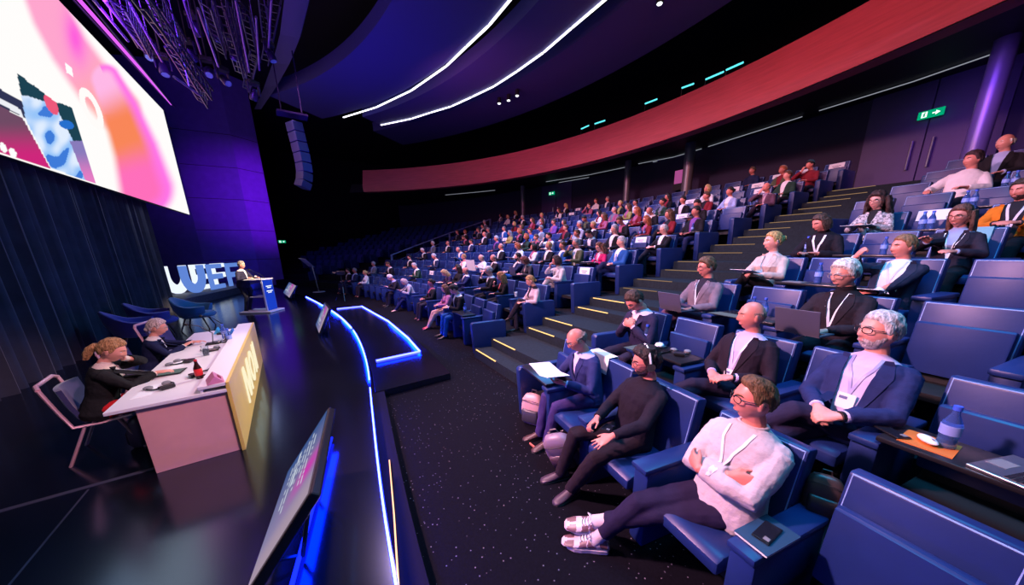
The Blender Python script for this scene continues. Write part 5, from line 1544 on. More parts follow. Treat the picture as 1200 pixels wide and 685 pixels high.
person('silver', 3, 990, 321, 'white-haired man in black jacket with white lanyard typing on a laptop', skin=sk[2], hair='short', hc=(.62, .58, .52), thick=.020, hrough=.005, tc=(.020, .015, .022), lc=(.016, .014, .022), sc=(.010, .009, .013), turtle=(.012, .010, .014), lean=-2, head=(22, 12, 0), fat=.8, glasses=(.2, .2, .22), za=.10, hw=.09, lany=(.80, .78, .84), lz=.12, badge=False, lw=.026,
       rh=dict(p=(.10, .36, .70), f=(-.3, .9, -.1), n=(0, .1, 1), curl=.3), lh=dict(p=(-.08, .36, .70), f=(.5, .8, -.1), n=(-.1, .2, 1), curl=.25, spread=.12))
person('blazer', 4, 906, 283, 'fair-haired woman with a bun in beige blazer holding papers by the stairs', fem=True, skin=sk[2], hair='bun', hc=(.42, .25, .09), tc=(.52, .40, .36), lc=(.012, .012, .016), sc=(.6, .42, .40), lean=-2, head=(30, 2, 0), za=.08, hw=.07, lany=RIB, lz=.14, badge=False,
       rh=dict(p=(.04, .36, .76), f=(-.4, .9, 0), n=(.5, .2, .7), curl=.4), lh=dict(p=(-.08, .33, .74), f=(.7, .7, 0), n=(-.2, .4, .9), curl=.35), **xleg(-1, .5, .2))
person('whiteshirt', 4, 1059, 289, 'sandy-haired man in white shirt and navy jacket resting his raised fist near his chin', skin=sk[0], hair='short', hc=(.22, .11, .05), thick=.012, tc=(.022, .024, .05), lc=(.010, .009, .014), sc=(.76, .70, .76), lean=-14, head=(34, 2, 0), fat=.6, za=.02, hw=.12, sq=.075, lid=.55, browc=(.2, .1, .06), lany=(.45, .45, .6), badge=False, lz=.2,
       rh=dict(p=(.20, .38, 1.06), f=(-.5, .1, .8), n=(.5, .6, .2), curl=1.05, thumb=.9, pole=(1, .3, -.8)), lh=dict(p=(-.02, .36, .69), f=(.6, .8, 0), n=(-.2, .3, .9), curl=.5), watch=-1, **xleg(-1, .5, .3))
person('blackr', 5, 962, 261, 'dark-haired person in black with white lanyard bending over the seat by the stairs', skin=sk[0], hair='bob', hc=(.07, .035, .025), top='sweater', topk='wool', tc=(.012, .010, .016), lc=(.012, .012, .02), lean=12, head=(24, 22, 0), lany=(.78, .77, .82), lz=.20, badge=False, lw=.024, turtle=(.012, .01, .014),
       rh=dict(p=(.10, .38, .72)), lh=dict(p=(-.10, .38, .72)))
person('womanr', 5, 1126, 253, 'long-haired woman in glasses and dark jacket with wide white lanyard reaching forward', fem=True, skin=sk[0], hair='long', hc=(.12, .05, .035), tc=(.022, .018, .032), lc=(.014, .014, .02), sc=(.28, .34, .55), lean=2, head=(14, 10, 0), glasses=(.02, .015, .015), za=.08, hw=.08, lany=(.80, .80, .84), lz=.12, badge=False, lw=.026,
       rh=dict(p=(.10, .42, .88), f=(.1, .8, .5), n=(.3, -.5, .8), curl=.4, spread=.15), lh=dict(p=(-.10, .34, .76), f=(.4, .9, .1), n=(-.3, .3, .9)))
person('curly', 6, 1028, 235, 'woman with long dark curly hair and glasses in black and white patterned jacket', fem=True, skin=sk[2], hair='curly_long', hc=(.05, .022, .02), thick=.026, hrough=.012, tc=(.40, .36, .38), topk='print', lc=(.014, .014, .02), sc=(.02, .018, .022), lean=2, head=(8, 10, 0), glasses=(.02, .015, .015), za=.08, hw=.075, lany=(.5, .48, .55), badge=False, lz=.18,
       rh=dict(p=(.06, .34, .80), f=(-.5, .85, .1), n=(.3, .3, .9), curl=.5), lh=dict(p=(-.08, .33, .78), f=(.5, .85, .1), n=(-.3, .3, .9), curl=.5))
person('orange', 6, 1198, 226, 'man in bright orange jacket and dark waistcoat at the right edge', skin=sk[0], hair='short', hc=(.05, .03, .02), tc=(.62, .17, .015), lc=(.016, .014, .02), sc=(.02, .018, .025), lean=-2, head=(20, 12, 0), za=.02, hw=.12, sq=.06, lany=(.6, .58, .75), lz=.12, badge=False, lw=.022, beard=(.06, .03, .03),
       rh=dict(p=(.06, .34, .76), f=(-.5, .85, .1), n=(.3, .3, .9), curl=.5), lh=dict(p=(-.10, .33, .76), f=(.5, .85, .1), n=(-.3, .3, .9), curl=.5))
person('bench', 8, 1140, 187, 'dark-haired person in loose white shirt lounging below the double door', skin=sk[0], hair='short', hc=(.05, .025, .03), thick=.020, top='shirt', topk='cotton', tc=(.72, .64, .66), lc=(.016, .016, .03), lean=-10, side=-6, head=(30, 2, 0), loose=.016,
       rh=dict(p=(.22, .32, .72)), lh=dict(p=(-.16, .3, .72)))
person('baldtop', 9, 1178, 167, 'white-haired balding man in black suit and pale blue shirt, highest at the right', skin=sk[2], hair='fringe', hc=(.66, .6, .55), tc=(.016, .014, .018), lc=(.016, .014, .02), sc=(.38, .45, .75), lean=-8, head=(30, 4, 0), za=.08, hw=.1, sq=.02,
       rh=dict(p=(.10, .30, .68)), lh=dict(p=(-.12, .28, .68)))
# empty seats of the near block (row, y) ; desk folded out on some
for n, y, dk in ((1, 2.58, True), (1, -.05, False), (1, -.70, False), (2, 1.63, True), (2, -.27, True), (2, -.92, False), (2, -1.57, False), (3, 1.25, True), (3, -.06, False), (3, -.71, False), (3, -1.36, False), (3, -2.0, False),
                 (4, .98, True), (4, -.25, False), (4, -.90, False), (4, -1.55, False), (5, .68, True), (5, -.57, False), (5, -1.22, False), (6, .33, True), (6, -.92, False),
                 (7, 1.2, False), (7, .58, False), (7, -.05, True), (7, -.70, True), (7, -1.35, False), (8, .90, False), (8, -.38, True), (8, -1.03, False), (9, .58, False), (9, -.70, False), (10, .40, False), (10, -.25, False), (10, -.90, False)):
    sit(n, y, False, dk)
for n, L in RIGHT.items():
    L.sort(key=lambda t: -t[0]); prev = None
    for k, (y, used, dk, dr) in enumerate(L):
        if prev is not None and prev - y < .60: print('   tight', n, y, prev)
        prev = y; seat(n, y, 'R', k + 1, used, dk, k == 0, dr)
# ---- far block people with their own poses
def person_l(key, px, py, label, smin=.93, smax=1.08, **k):
    k.setdefault('vox', .010); k.setdefault('sub', 3)
    r, f = make_person(label, 'person', None, **k); d, s = take(px, py); s['used'] = key
    y = place(r, f, s['n'], px, py, y0=s['y'] - .22, y1=s['y'] + .22, smin=smin, smax=smax)
    print('    seat', s['n'], s['k'], f'd={d:.1f}'); PEOPLE[key] = (r, f, s['n'], y); return r, f
L1 = dict(rh=dict(p=(.08, .36, .74), f=(-.4, .9, 0), n=(.3, .3, .9)), lh=dict(p=(-.08, .36, .74), f=(.4, .9, 0), n=(-.3, .3, .9)))
person_l('aisleman', 778, 272, 'grey-haired man in glasses and dark suit at the stairs end of his row', skin=sk[2], hair='short', hc=(.5, .47, .45), tc=BLK, lc=(.012, .014, .028), sc=(.76, .74, .8), glasses=(.05, .05, .05), lean=-10, head=(20, 12, 0), za=.05, hw=.1, sq=.03, **{**L1, **xleg(-1, .55, .2)})
person_l('pinkw', 706, 291, 'woman with long brown curls in magenta jacket writing on white paper', fem=True, skin=sk[2], hair='curly_long', hc=(.16, .06, .035), tc=(.50, .02, .13), lc=(.02, .02, .03), sc=(.6, .5, .55), lean=8, head=(10, 22, 0), lany=RIB, badge=False, glasses=(.03, .02, .02), **L1)
person_l('blonder', 629, 329, 'fair-haired woman in pale pink blazer with head bowed at the stairs', fem=True, skin=sk[2], hair='low', hc=(.38, .22, .08), tc=(.60, .46, .50), lc=(.03, .022, .035), sc=(.03, .02, .03), lean=4, head=(24, 26, 0), rh=dict(p=(.06, .34, .70)), lh=dict(p=(-.10, .32, .70), f=(.4, .9, -.1)), **xleg(-1, .5, .15))
person_l('whitesuit', 654, 305, 'dark-haired woman in white trouser suit leaning her chin on her hand', fem=True, skin=sk[0], hair='bob', hc=(.045, .022, .02), tc=(.66, .60, .62), lc=(.62, .54, .56), sc=(.6, .5, .5), lean=14, head=(40, 14, 0), rh=dict(p=(.10, .30, .98), f=(-.3, .2, 1), n=(.4, .8, 0), curl=.7), lh=dict(p=(-.02, .36, .72)), **xleg(-1, .5, .2))
person_l('jeans', 607, 301, 'dark-haired bearded man in navy suit and bright blue jeans', skin=sk[2], hair='short', hc=(.02, .015, .015), tc=(.018, .022, .07), lc=(.015, .10, .36), sc=(.7, .62, .62), beard=(.03, .02, .02), lean=-12, head=(30, 0, 0), za=.04, hw=.1, sq=.03, **{**L1, **xleg(-1, .6, .25)})
person_l('greyvest', 624, 305, 'person with auburn hair over the face and grey vest using a laptop', fem=True, skin=sk[0], hair='bob', hc=(.22, .06, .05), tc=(.05, .045, .06), lc=(.02, .02, .03), sc=(.6, .4, .42), lean=12, head=(14, 40, 0), **L1)
person_l('news', 566, 302, 'bald man in white shirt reading a large open newspaper', skin=sk[2], hair='fringe', hc=(.45, .36, .28), top='shirt', topk='cotton', tc=(.72, .66, .70), lc=(.02, .02, .04), lean=2, head=(14, 22, 0), rh=dict(p=(.20, .36, .86), f=(-.3, .9, .2), n=(.8, .2, .3), curl=.5), lh=dict(p=(-.20, .36, .86), f=(.3, .9, .2), n=(-.8, .2, .3), curl=.5))
person_l('nextnews', 578, 302, 'balding grey man in dark suit beside the newspaper reader', skin=sk[0], hair='fringe', hc=(.3, .27, .26), tc=(.02, .014, .018), lc=(.02, .02, .03), sc=(.7, .62, .64), lean=-6, head=(20, 14, 0), **L1)
person_l('older', 573, 317, 'elderly white-haired man in black suit with hand at his face', skin=sk[2], hair='short', hc=(.55, .5, .5), thick=.010, tc=BLK, lc=(.014, .014, .02), sc=(.75, .7, .72), lean=4, head=(28, 16, 0), rh=dict(p=(.10, .26, 1.0), f=(-.4, .1, 1), n=(.3, .9, .1), curl=.6), lh=dict(p=(-.06, .40, .72)))
person_l('redhair', 587, 325, 'woman with long strawberry blonde hair in black', fem=True, skin=sk[2], hair='long', hc=(.46, .19, .07), thick=.022, tc=(.016, .012, .014), lc=(.02, .02, .03), sc=(.5, .1, .12), lean=4, head=(30, 16, 0), rh=dict(p=(.06, .28, .92), f=(-.2, .2, 1), n=(.3, .8, .1), curl=.6), lh=dict(p=(-.08, .36, .72)))
person_l('baldnavy', 545.5, 317, 'bald man in navy blue suit looking towards the lectern', skin=sk[0], hair='fringe', hc=(.25, .14, .12), thick=.004, tc=(.016, .022, .09), lc=(.014, .02, .06), sc=(.75, .7, .75), lean=-8, head=(30, 6, 0), **L1)
person_l('leaner', 521, 320, 'woman with long fair hair bowed far forward over papers', fem=True, skin=sk[2], hair='long', hc=(.42, .27, .14), thick=.02, tc=(.03, .014, .06), lc=(.02, .02, .03), sc=(.4, .3, .4), lean=24, head=(10, 40, 0), rh=dict(p=(.10, .44, .74)), lh=dict(p=(-.10, .44, .74)))
person_l('whitetop', 543.5, 301, 'sandy-haired person in white jacket with pink scarf', skin=sk[2], hair='short', hc=(.30, .17, .08), tc=(.72, .64, .64), lc=(.03, .03, .05), sc=(.62, .18, .22), lean=-6, head=(34, 2, 0), **L1)
person_l('frontblack', 532, 339, 'dark-haired man in black suit and bright blue trousers in the front row by the stairs', skin=sk[0], hair='short', hc=(.02, .015, .018), thick=.018, tc=BLK, lc=(.012, .08, .33), sc=(.75, .7, .78), lean=10, head=(24, 30, 0), lany=RIB, **L1)
person_l('frontpink', 521.5, 338, 'brown-haired woman in pink top with bare legs and red heels in the front row', fem=True, skin=sk[2], hair='long', hc=(.16, .07, .04), tc=(.45, .16, .30), lc=(.56, .34, .30), sc=(.5, .3, .4), lean=4, head=(30, 10, 0), shc=(.5, .03, .06), rh=dict(p=(.04, .34, .70)), lh=dict(p=(-.08, .34, .70)), rf=dict(p=(.16, .60, .085)), lf=dict(p=(.08, .62, .085)))
person_l('frontgrey', 481, 330, 'silver-haired person in grey jacket bending over a tablet in the front row', skin=sk[0], hair='bob', hc=(.40, .30, .34), tc=(.38, .34, .40), lc=(.014, .02, .09), sc=(.3, .4, .6), lean=22, head=(10, 40, 0), shc=(.65, .45, .42), rh=dict(p=(.10, .44, .78)), lh=dict(p=(-.08, .42, .74)), rf=dict(p=(.16, .62, .085)), lf=dict(p=(.10, .66, .085)))
person_l('frontsilver', 463, 325, 'silver-haired man in dark suit bent forward holding a white sheet in the front row', skin=sk[0], hair='short', hc=(.52, .5, .54), tc=(.018, .014, .024), lc=(.014, .014, .03), sc=(.3, .34, .7), lean=24, head=(10, 34, 0), rh=dict(p=(.10, .46, .76)), lh=dict(p=(-.10, .46, .76)))
person_l('striped', 911, 220, 'bald man in striped dark jacket covering his mouth with one hand', skin=sk[0], hair='fringe', hc=(.3, .2, .16), thick=.005, tc=(.10, .05, .085), lc=(.02, .014, .03), sc=(.5, .35, .45), lean=4, head=(26, 10, 0), rh=dict(p=(.08, .26, 1.02), f=(-.5, .1, .9), n=(.2, .95, .1), curl=.5), lh=dict(p=(-.1, .36, .70)), **xleg(-1, .5, .15))
# ---- the rest of the far block: a few poses, coarse, coloured one by one
MODELS = {}
def model(nm, hairs, **k):
    k.update(vox=.016, sub=3, near=False, skin=sk[0], legm=M['black']); k.setdefault('topm', M['black'])
    f = Fig(**k)
    d = dict(fig=f, body=f.body(), trousers=f.trousers())
    b = MB(); f.torso(b, .008, z0=-.06)
    b.tube([f.Mt @ V((0, -.014, .455)), f.Mt @ V((0, -.010, .51))], [.07, .058], 12); d['shirt'] = remesh(b, 'shirt', .014, [M['paper']], 0)
    j = f.top(.021, .017); f.cutv(j, .09, .06, .50, .025); d['jacket'] = j
    d['hair'] = {}
    for h in hairs:
        hb = hair_mb(h, f.Mh, 3, f.fem, .016, seed=2.2)
        d['hair'][h] = hb.mesh('hair', [M['black']], 80) if h in ('short', 'fringe') else remesh(hb, 'hair', .013, [M['black']], 1)
    MODELS[nm] = d
model('m1', ('short', 'fringe'), lean=-6, head=(26, 4, 0), rh=dict(p=(.12, .28, .66)), lh=dict(p=(-.12, .28, .66)))
model('m2', ('short', 'fringe'), lean=-12, head=(34, 6, 0), rh=dict(p=(.05, .24, .68), f=(-.7, .7, -.1)), lh=dict(p=(-.05, .24, .68), f=(.7, .7, -.1)), **xleg(-1, .55, .25))
model('m3', ('short', 'fringe'), lean=10, head=(14, 26, 0), **L1)
model('m4', ('short', 'fringe'), lean=4, head=(26, 10, 0), rh=dict(p=(.10, .26, 1.0), f=(-.4, .1, 1), n=(.3, .9, .1), curl=.6), lh=dict(p=(-.08, .36, .72)))
model('m5', ('short', 'fringe'), lean=20, head=(6, 36, 0), rh=dict(p=(.10, .42, .74)), lh=dict(p=(-.10, .42, .74)))
model('w1', ('bun', 'bob', 'short'), fem=True, lean=-2, head=(24, 4, 0), rh=dict(p=(.10, .30, .68)), lh=dict(p=(-.10, .30, .68)))
model('w2', ('long', 'bob'), fem=True, lean=-4, head=(32, 8, 0), rh=dict(p=(.04, .30, .70), f=(-.6, .8, 0)), lh=dict(p=(-.06, .30, .70), f=(.6, .8, 0)), **xleg(-1, .5, .15))
model('w3', ('bob', 'long'), fem=True, lean=10, head=(14, 24, 0), **L1)
def recol(me, m):
    c = me.copy(); c.materials.clear(); c.materials.append(m); return c
rf_ = random.Random(21)
FARP = {}
for i, (px, py, mdl, tc, sc, hc, desc) in enumerate(FAR):
    d, s = take(px, py); s['used'] = i
    m = MODELS[mdl]; p, a = row_pt(s['n'], s['y'])
    lab = desc + f', {ORD[s["n"]]} row, {ORD[s["k"]]} from stairs'; lab = lab if len(lab.split()) < 17 else lab.replace(' from stairs', '')
    r = empty('person', p, face_rot(a) + rf_.uniform(-.12, .12), lab, 'person')
    sc_ = rf_.uniform(.96, 1.04); r.scale = (sc_,) * 3
    link('body', recol(m['body'], sk[rf_.randrange(4)]), r)
    hs = list(m['hair']); hk = hs[0]
    if hc is None: hk = 'fringe' if 'fringe' in hs else hs[0]
    elif mdl[0] == 'w': hk = hs[rf_.randrange(2)]
    if 'bun' in desc: hk = 'bun'
    link('hair', recol(m['hair'][hk], cloth(hc if hc else (.25, .17, .15), 'hair')), r)
    link('shirt', recol(m['shirt'], cloth(sc, 'cotton')), r)
    link('jacket', recol(m['jacket'], cloth(tc, 'wool')), r)
    link('trousers', recol(m['trousers'], cloth(rf_.choice([(.014, .014, .02), (.02, .022, .05), (.03, .025, .04), (.015, .02, .07)]), 'wool')), r)
    FARP[i] = (r, m['fig'], s)
    if d > 9: print('   far', px, py, f'{d:.1f}', s['n'], s['k'])
# ---------------------------------------------------------------- stage people
def standwoman(): pass
W1, F1 = make_person('red-haired woman with ponytail in black blazer tapping a tablet at the table', 'person', None, fem=True, skin=sk[2], hair='pony', hc=(.36, .19, .08), thick=.018, hrough=.009, tc=(.014, .014, .016), lc=(.5, .015, .02), sc=(.62, .5, .45), za=.10, hw=.08, lean=16, head=(8, 24, 0), lany=(.62, .55, .6), lz=.12, badge=False, lw=.014,
    rh=dict(p=(.05, .47, .815), f=(-.1, 1, -.05), n=(.1, .05, 1), curl=.25, spread=.12), lh=dict(p=(-.04, .25, 1.02), f=(.2, .15, 1), n=(-.6, .7, .1), curl=.3), rf=dict(p=(.10, .42, .085)), lf=dict(p=(-.10, .42, .085)))
def place_stage(r, f, x, px, py, rz, s):
    # seat row line x = const; slide along y until the head falls on the pixel column
    lo, hi = 2., 16.
    for _ in range(50):
        m = (lo + hi) / 2; h = Matrix.Rotation(rz, 4, 'Z') @ (f.hc * s) + V((x, m, 0))
        if proj(h)[0] > px: hi = m
        else: lo = m
    r.location = (x, m, 0); r.rotation_euler = (0, 0, rz); r.scale = (s, s, s); print('stage', r.name, m, proj(h), px, py)
place_stage(W1, F1, -1.66, 131, 408, -PI / 2 + .08, .88); CH[0].location.y = W1.location.y + .10; CH[0].location.x = -1.66
W2, F2 = make_person('grey-haired woman with glasses in navy blazer reaching over the table', 'person', None, fem=True, skin=sk[2], hair='low', hc=(.50, .40, .38), thick=.020, tc=(.012, .016, .055), lc=(.014, .014, .03), sc=(.7, .62, .6), za=.12, lean=14, head=(2, 14, 0), glasses=(.4, .35, .3),
    rh=dict(p=(.10, .42, .83)), lh=dict(p=(-.12, .50, .83), f=(-.1, 1, -.05), n=(-.1, .05, 1), curl=.3))
place_stage(W2, F2, -1.62, 184, 382, -PI / 2 + .05, .85); CH[1].location.y = W2.location.y; CH[1].location.x = -1.68
SPK, FS = make_person('grey-haired man in dark suit speaking at the lectern', 'person', None, skin=sk[2], hair='short', hc=(.30, .26, .24), tc=(.030, .028, .06), lc=(.022, .024, .045), sc=(.75, .72, .78), vox=.009, sub=4, fat=1., belly=.03, pelvis=(0, 0, .92), lean=7, head=(0, 4, 0),
    rh=dict(p=(.18, .34, 1.16), f=(-.2, 1, -.1), n=(.2, 0, 1), curl=.3), lh=dict(p=(-.18, .34, 1.16), f=(.2, 1, -.1), n=(-.2, 0, 1), curl=.3), rf=dict(p=(.13, .02, .085), pole=(0, 1, 0)), lf=dict(p=(-.13, -.06, .085), pole=(0, 1, 0)))
sp = LC + R3 @ V((0, .80, 0)); SPK.location = (sp.x, sp.y, 0); SPK.rotation_euler = (0, 0, math.atan2(ln.y, ln.x) - PI / 2); SPK.scale = (1.0,) * 3
print('speaker head', proj(Wm(SPK) @ FS.hc), 'feet', proj(SPK.location))
# ---------------------------------------------------------------- props
M['bottle'] = mat('clear_blue_plastic', (.22, .40, .95), .08, trans=.85); M['cap'] = mat('blue_cap', (.05, .12, .7), .4); M['blabel'] = mat('pale_label', (.25, .35, .8), .4)
_bm = None
def bottle(p, lab, k=1.0, grp='water bottles on the seat desks'):
    global _bm
    if _bm is None:
        b = MB(); b.lathe([(.0, 0), (.030, 0), (.033, .01), (.031, .05), (.033, .09), (.032, .13), (.014, .175), (.012, .20), (0, .20)], n=14); c = MB(); c.lathe([(0, .196), (.015, .196), (.015, .218), (0, .218)], n=12); l = MB(); l.lathe([(.0332, .07), (.0342, .071), (.0342, .118), (.0332, .119)], n=14)
        _bm = (b.mesh('bottle_body', [M['bottle']]), c.mesh('cap', [M['cap']]), l.mesh('label_band', [M['blabel']]))
    r = empty('water_bottle', p, 0, lab, 'bottle', grp); r.scale = (k,) * 3
    link('bottle_body', _bm[0], r); link('cap', _bm[1], r); link('label_band', _bm[2], r)
def dz(n): return row_z(n, True) + .681
for px, py, n, lab, k in ((757, 393, 2, 'water bottle with blue cap on the black desk beside the man looking down', 1.05), (881, 362, 3, 'left one of two water bottles behind the bald man', 1.), (894, 362, 3, 'right one of two water bottles behind the bald man', 1.), (957.5, 322, 4, 'single water bottle on the desk behind the white-haired man', 1.1),
        (944, 290, 5, 'tall water bottle beside a white card, next to the person in black', 1.2), (963, 289, 5, 'water bottle on the desk left of the man with raised fist', 1.), (1034, 289, 5, 'water bottle on the desk directly behind the raised fist', 1.), (1079, 261, 6, 'left bottle of the pair before a white sheet, behind the long-haired woman', 1.1), (1089, 261, 6, 'right bottle of the pair before a white sheet, behind the long-haired woman', 1.1),
        (1129, 235, 7, 'left bottle of the pair under the lounging person', 1.1), (1139, 235, 7, 'right bottle of the pair under the lounging person', 1.1), (1176, 208, 8, 'left bottle of the pair at the far right, top rows', 1.1), (1187, 207, 8, 'right bottle of the pair at the far right, top rows', 1.1),
        (1107, 496, 2, 'large water bottle between the bearded man and a laptop', 1.1)):
    lo, hi = -1.2, 3.0
    for _ in range(40):
        m = (lo + hi) / 2; q, a = row_pt(n, m, -.13); q = q + V((0, 0, .681))
        if proj(q)[0] > px: lo = m
        else: hi = m
    bottle(q, lab, k)
LBOT = [(748, 285), (755, 285), (731, 305), (735.5, 305), (767, 273), (548, 362), (684, 301), (690, 301), (870, 249), (874, 249), (806, 268), (617, 318)]
LB2 = {}
for i, (px, py) in enumerate(LBOT):
    best = None
    for s in LEFT.values():
        R_ = ROW_R + PITCH_R * (s['n'] - 1); q, a = row_pt(s['n'], s['y'], -.14); q = q + V((0, 0, .681)); d = math.hypot(proj(q)[0] - px, proj(q)[1] - py)
        if best is None or d < best[0]: best = (d, s, q, a)
    d, s, q, a = best; s['desk'] = True; c = LB2.get((s['n'], s['k']), 0); LB2[(s['n'], s['k'])] = c + 1
    q = q + V((math.sin(a) * .12 * (c - .5), math.cos(a) * .12 * (.5 - c) * -1, 0))
    bottle(q, f'water bottle on desk of {ORD[s["n"]]} row seat {ORD[s["k"]]} from stairs, far block' + (', second of two' if c else ''))
def sheet(pts, th, nm, m, lab, cat, grp=None):
    b = MB(); P = [V(p) for p in pts]; nn = (P[1] - P[0]).cross(P[2] - P[0]).normalized(); c = sum(P, V()) / len(P)
    b.prism([p - c for p in P], nn * th); o = b.build(nm, m, None, 0); o.location = c; return tag(o, lab, cat, grp)
def loc(key, p): return Wm(PEOPLE[key][0]) @ V(p)
# booklet of the reader
r = empty('booklet', loc('reader', (-.02, .50, .87)), PEOPLE['reader'][0].rotation_euler.z, 'open white booklet held by the bald man in the front row', 'papers')
b = MB(); b.prism([(-.19, -.11, .02), (0, -.13, -.02), (0, .12, -.01), (-.19, .13, .04)], (0, 0, .006)); b.build('left_page', M['paper'], r, 0)
b = MB(); b.prism([(0, -.13, -.02), (.20, -.10, .03), (.20, .14, .05), (0, .12, -.01)], (0, 0, .006)); b.build('right_page', M['paper'], r, 0)
def phone(p, rz, lab, tilt=0.):
    r = empty('mobile_phone', p, rz, lab, 'phone'); b = MB(); b.box((0, 0, .005), (.075, .155, .009)); b.build('case', M['blackgloss'], r, 0, bevel=.003); b = MB(); b.box((0, 0, .0105), (.068, .146, .002)); b.build('screen', M['screen_off'], r, 0); b = MB(); b.box((-.018, .055, .012), (.024, .026, .003)); b.build('camera_bump', M['gray'], r, 0)
    r.rotation_euler = (tilt, 0, rz); return r
rz_h = PEOPLE['headset'][0].rotation_euler.z
phone(loc('headset', (-.02, .28, .665)), rz_h + .6, 'phone lying on the lap of the man with the headset', .2)
# headset
R_, F_ = PEOPLE['headset'][:2]; Mw = Wm(R_) @ F_.Mh
r = empty('headset', Mw @ V((0, 0, .1)), 0, 'white banded headset worn over dark curly hair', 'headphones'); O_ = r.location
b = MB(); b.tube([Mw @ V((.100 * math.cos(a), -.004, .02 + .125 * math.sin(a))) - O_ for a in [PI * i / 14 for i in range(15)]], (.009, .005), 8); b.build('headband', M['white'], r)
for q in (1, -1):
    b = MB(); c = Mw @ V((q * .092, -.004, -.01)) - O_; ax = (Mw.to_3x3() @ V((1, 0, 0))).normalized(); b.tube([c - ax * .016, c + ax * .016], .034, 14); b.build('ear_cup', M['blackgloss'], r)
b = MB(); b.tube([Mw @ V((-.10, .0, -.03)) - O_, Mw @ V((-.085, .07, -.055)) - O_, Mw @ V((-.05, .115, -.06)) - O_], .004, 6); b.build('microphone_arm', M['blackgloss'], r)
def laptop(Mx, lab, col=None, ang=1.85, grp=None):
    col = col or M['laptop']; r = empty('laptop', (0, 0, 0), 0, lab, 'laptop', grp); r.matrix_world = Mx
    b = MB(); b.box((0, 0, .008), (.33, .23, .015)); b.build('base', col, r, 0, bevel=.004)
    b = MB()
    for i in range(12):
        for j in range(5): b.box((-.133 + i * .0243, -.005 + j * .021, .0165), (.020, .017, .003))
    b.build('keyboard', M['blackgloss'], r, 0)
    b = MB(); b.box((0, -.075, .0162), (.10, .06, .001)); b.build('trackpad', M['gray'], r, 0)
    b = MB(); u = V((0, math.cos(PI - ang), math.sin(PI - ang))); v = V((0, u.z, -u.y)); h0 = V((0, .113, .014))
    P = [h0 + V((-.165, 0, 0)), h0 + V((.165, 0, 0)), h0 + V((.165, 0, 0)) + u * .225, h0 + V((-.165, 0, 0)) + u * .225]
    b.prism(P, v * .007); l = b.build('lid', col, r, 0, bevel=.003)
    b = MB(); k = -v * .0012; b.prism([h0 + V((-.155, 0, 0)) + u * .012 + k, h0 + V((.155, 0, 0)) + u * .012 + k, h0 + V((.155, 0, 0)) + u * .215 + k, h0 + V((-.155, 0, 0)) + u * .215 + k], -v * .001); b.build('display', emis('laptop_display_glow', (.35, .4, .6), .5), l, 0)
    return r
def loc_m(key, p, rz=0.): return Wm(PEOPLE[key][0]) @ Matrix.Translation(V(p)) @ Matrix.Rotation(rz, 4, 'Z')
laptop(loc_m('laptop', (0, .44, .655)), 'dark laptop on the knees of the man in grey suit')
laptop(loc_m('silver', (.02, .47, .675)), 'grey laptop on the knees of the white-haired man')
laptop(loc_m('greyvest', (0, .48, .72)), 'grey laptop of the person with auburn hair', ang=1.7)
# papers in hands
def lap_sheet(key, c, w_, d, tilt, lab, rz=0., nm='papers'):
    Mx = loc_m(key, c, rz); P = [Mx @ V((sx * w_ / 2, sy * d / 2, sy * d / 2 * tilt)) for sx, sy in ((-1, -1), (1, -1), (1, 1), (-1, 1))]
    return sheet(P, .004, nm, M['paper'], lab, 'papers')
lap_sheet('blazer', (.02, .47, .79), .28, .20, .25, 'white papers in the hands of the woman in beige blazer')
lap_sheet('whiteshirt', (.05, .42, .715), .30, .22, .15, 'white papers on the lap of the man in white shirt')
lap_sheet('curly', (0, .44, .78), .34, .24, .1, 'white paper pad in front of the woman with curly hair')
lap_sheet('pinkw', (0, .46, .76), .36, .28, .1, 'white papers in front of the woman in magenta')
lap_sheet('frontsilver', (0, .52, .78), .30, .24, .5, 'white sheet held by the bent silver-haired man in front row')
lap_sheet('frontgrey', (0, .50, .80), .22, .18, .5, 'pale tablet sheet held by the person in grey jacket, front row')
lap_sheet('leaner', (0, .52, .74), .30, .24, .1, 'white papers under the bowed fair-haired woman')
Mx = loc_m('news', (0, .46, .92)); r = empty('newspaper', Mx.translation, 0, 'large open newspaper held by the bald man in white shirt', 'newspaper'); r.matrix_world = Mx
for q, nm in ((-1, 'left_page'), (1, 'right_page')):
    b = MB(); b.prism([(0, -.02, -.20), (q * .34, .04, -.18), (q * .34, .10, .20), (0, .04, .18)], (0, .004, 0)); b.build(nm, M['paper'], r, 0)
# papers held by a few far readers
for i, (r_, f_, s) in FARP.items():
    if FAR[i][2] in ('m3', 'w3', 'm5'):
        Mx = Wm(r_) @ Matrix.Translation(V((0, .48, .76))); P = [Mx @ V((sx * .16, sy * .12, sy * .02)) for sx, sy in ((-1, -1), (1, -1), (1, 1), (-1, 1))]
        sheet(P, .004, 'papers', M['paper'], f'white papers of reader in {ORD[s["n"]]} row, {ORD[s["k"]]} from stairs', 'papers', 'papers of the far readers')
# seats of the far block
for s in LEFT.values():
    if s['k'] == 1 and s['n'] in (4, 5): s['desk'] = False
    seat(s['n'], s['y'], 'L', s['k'], s['used'] is not None, s['desk'], s['k'] == 1)
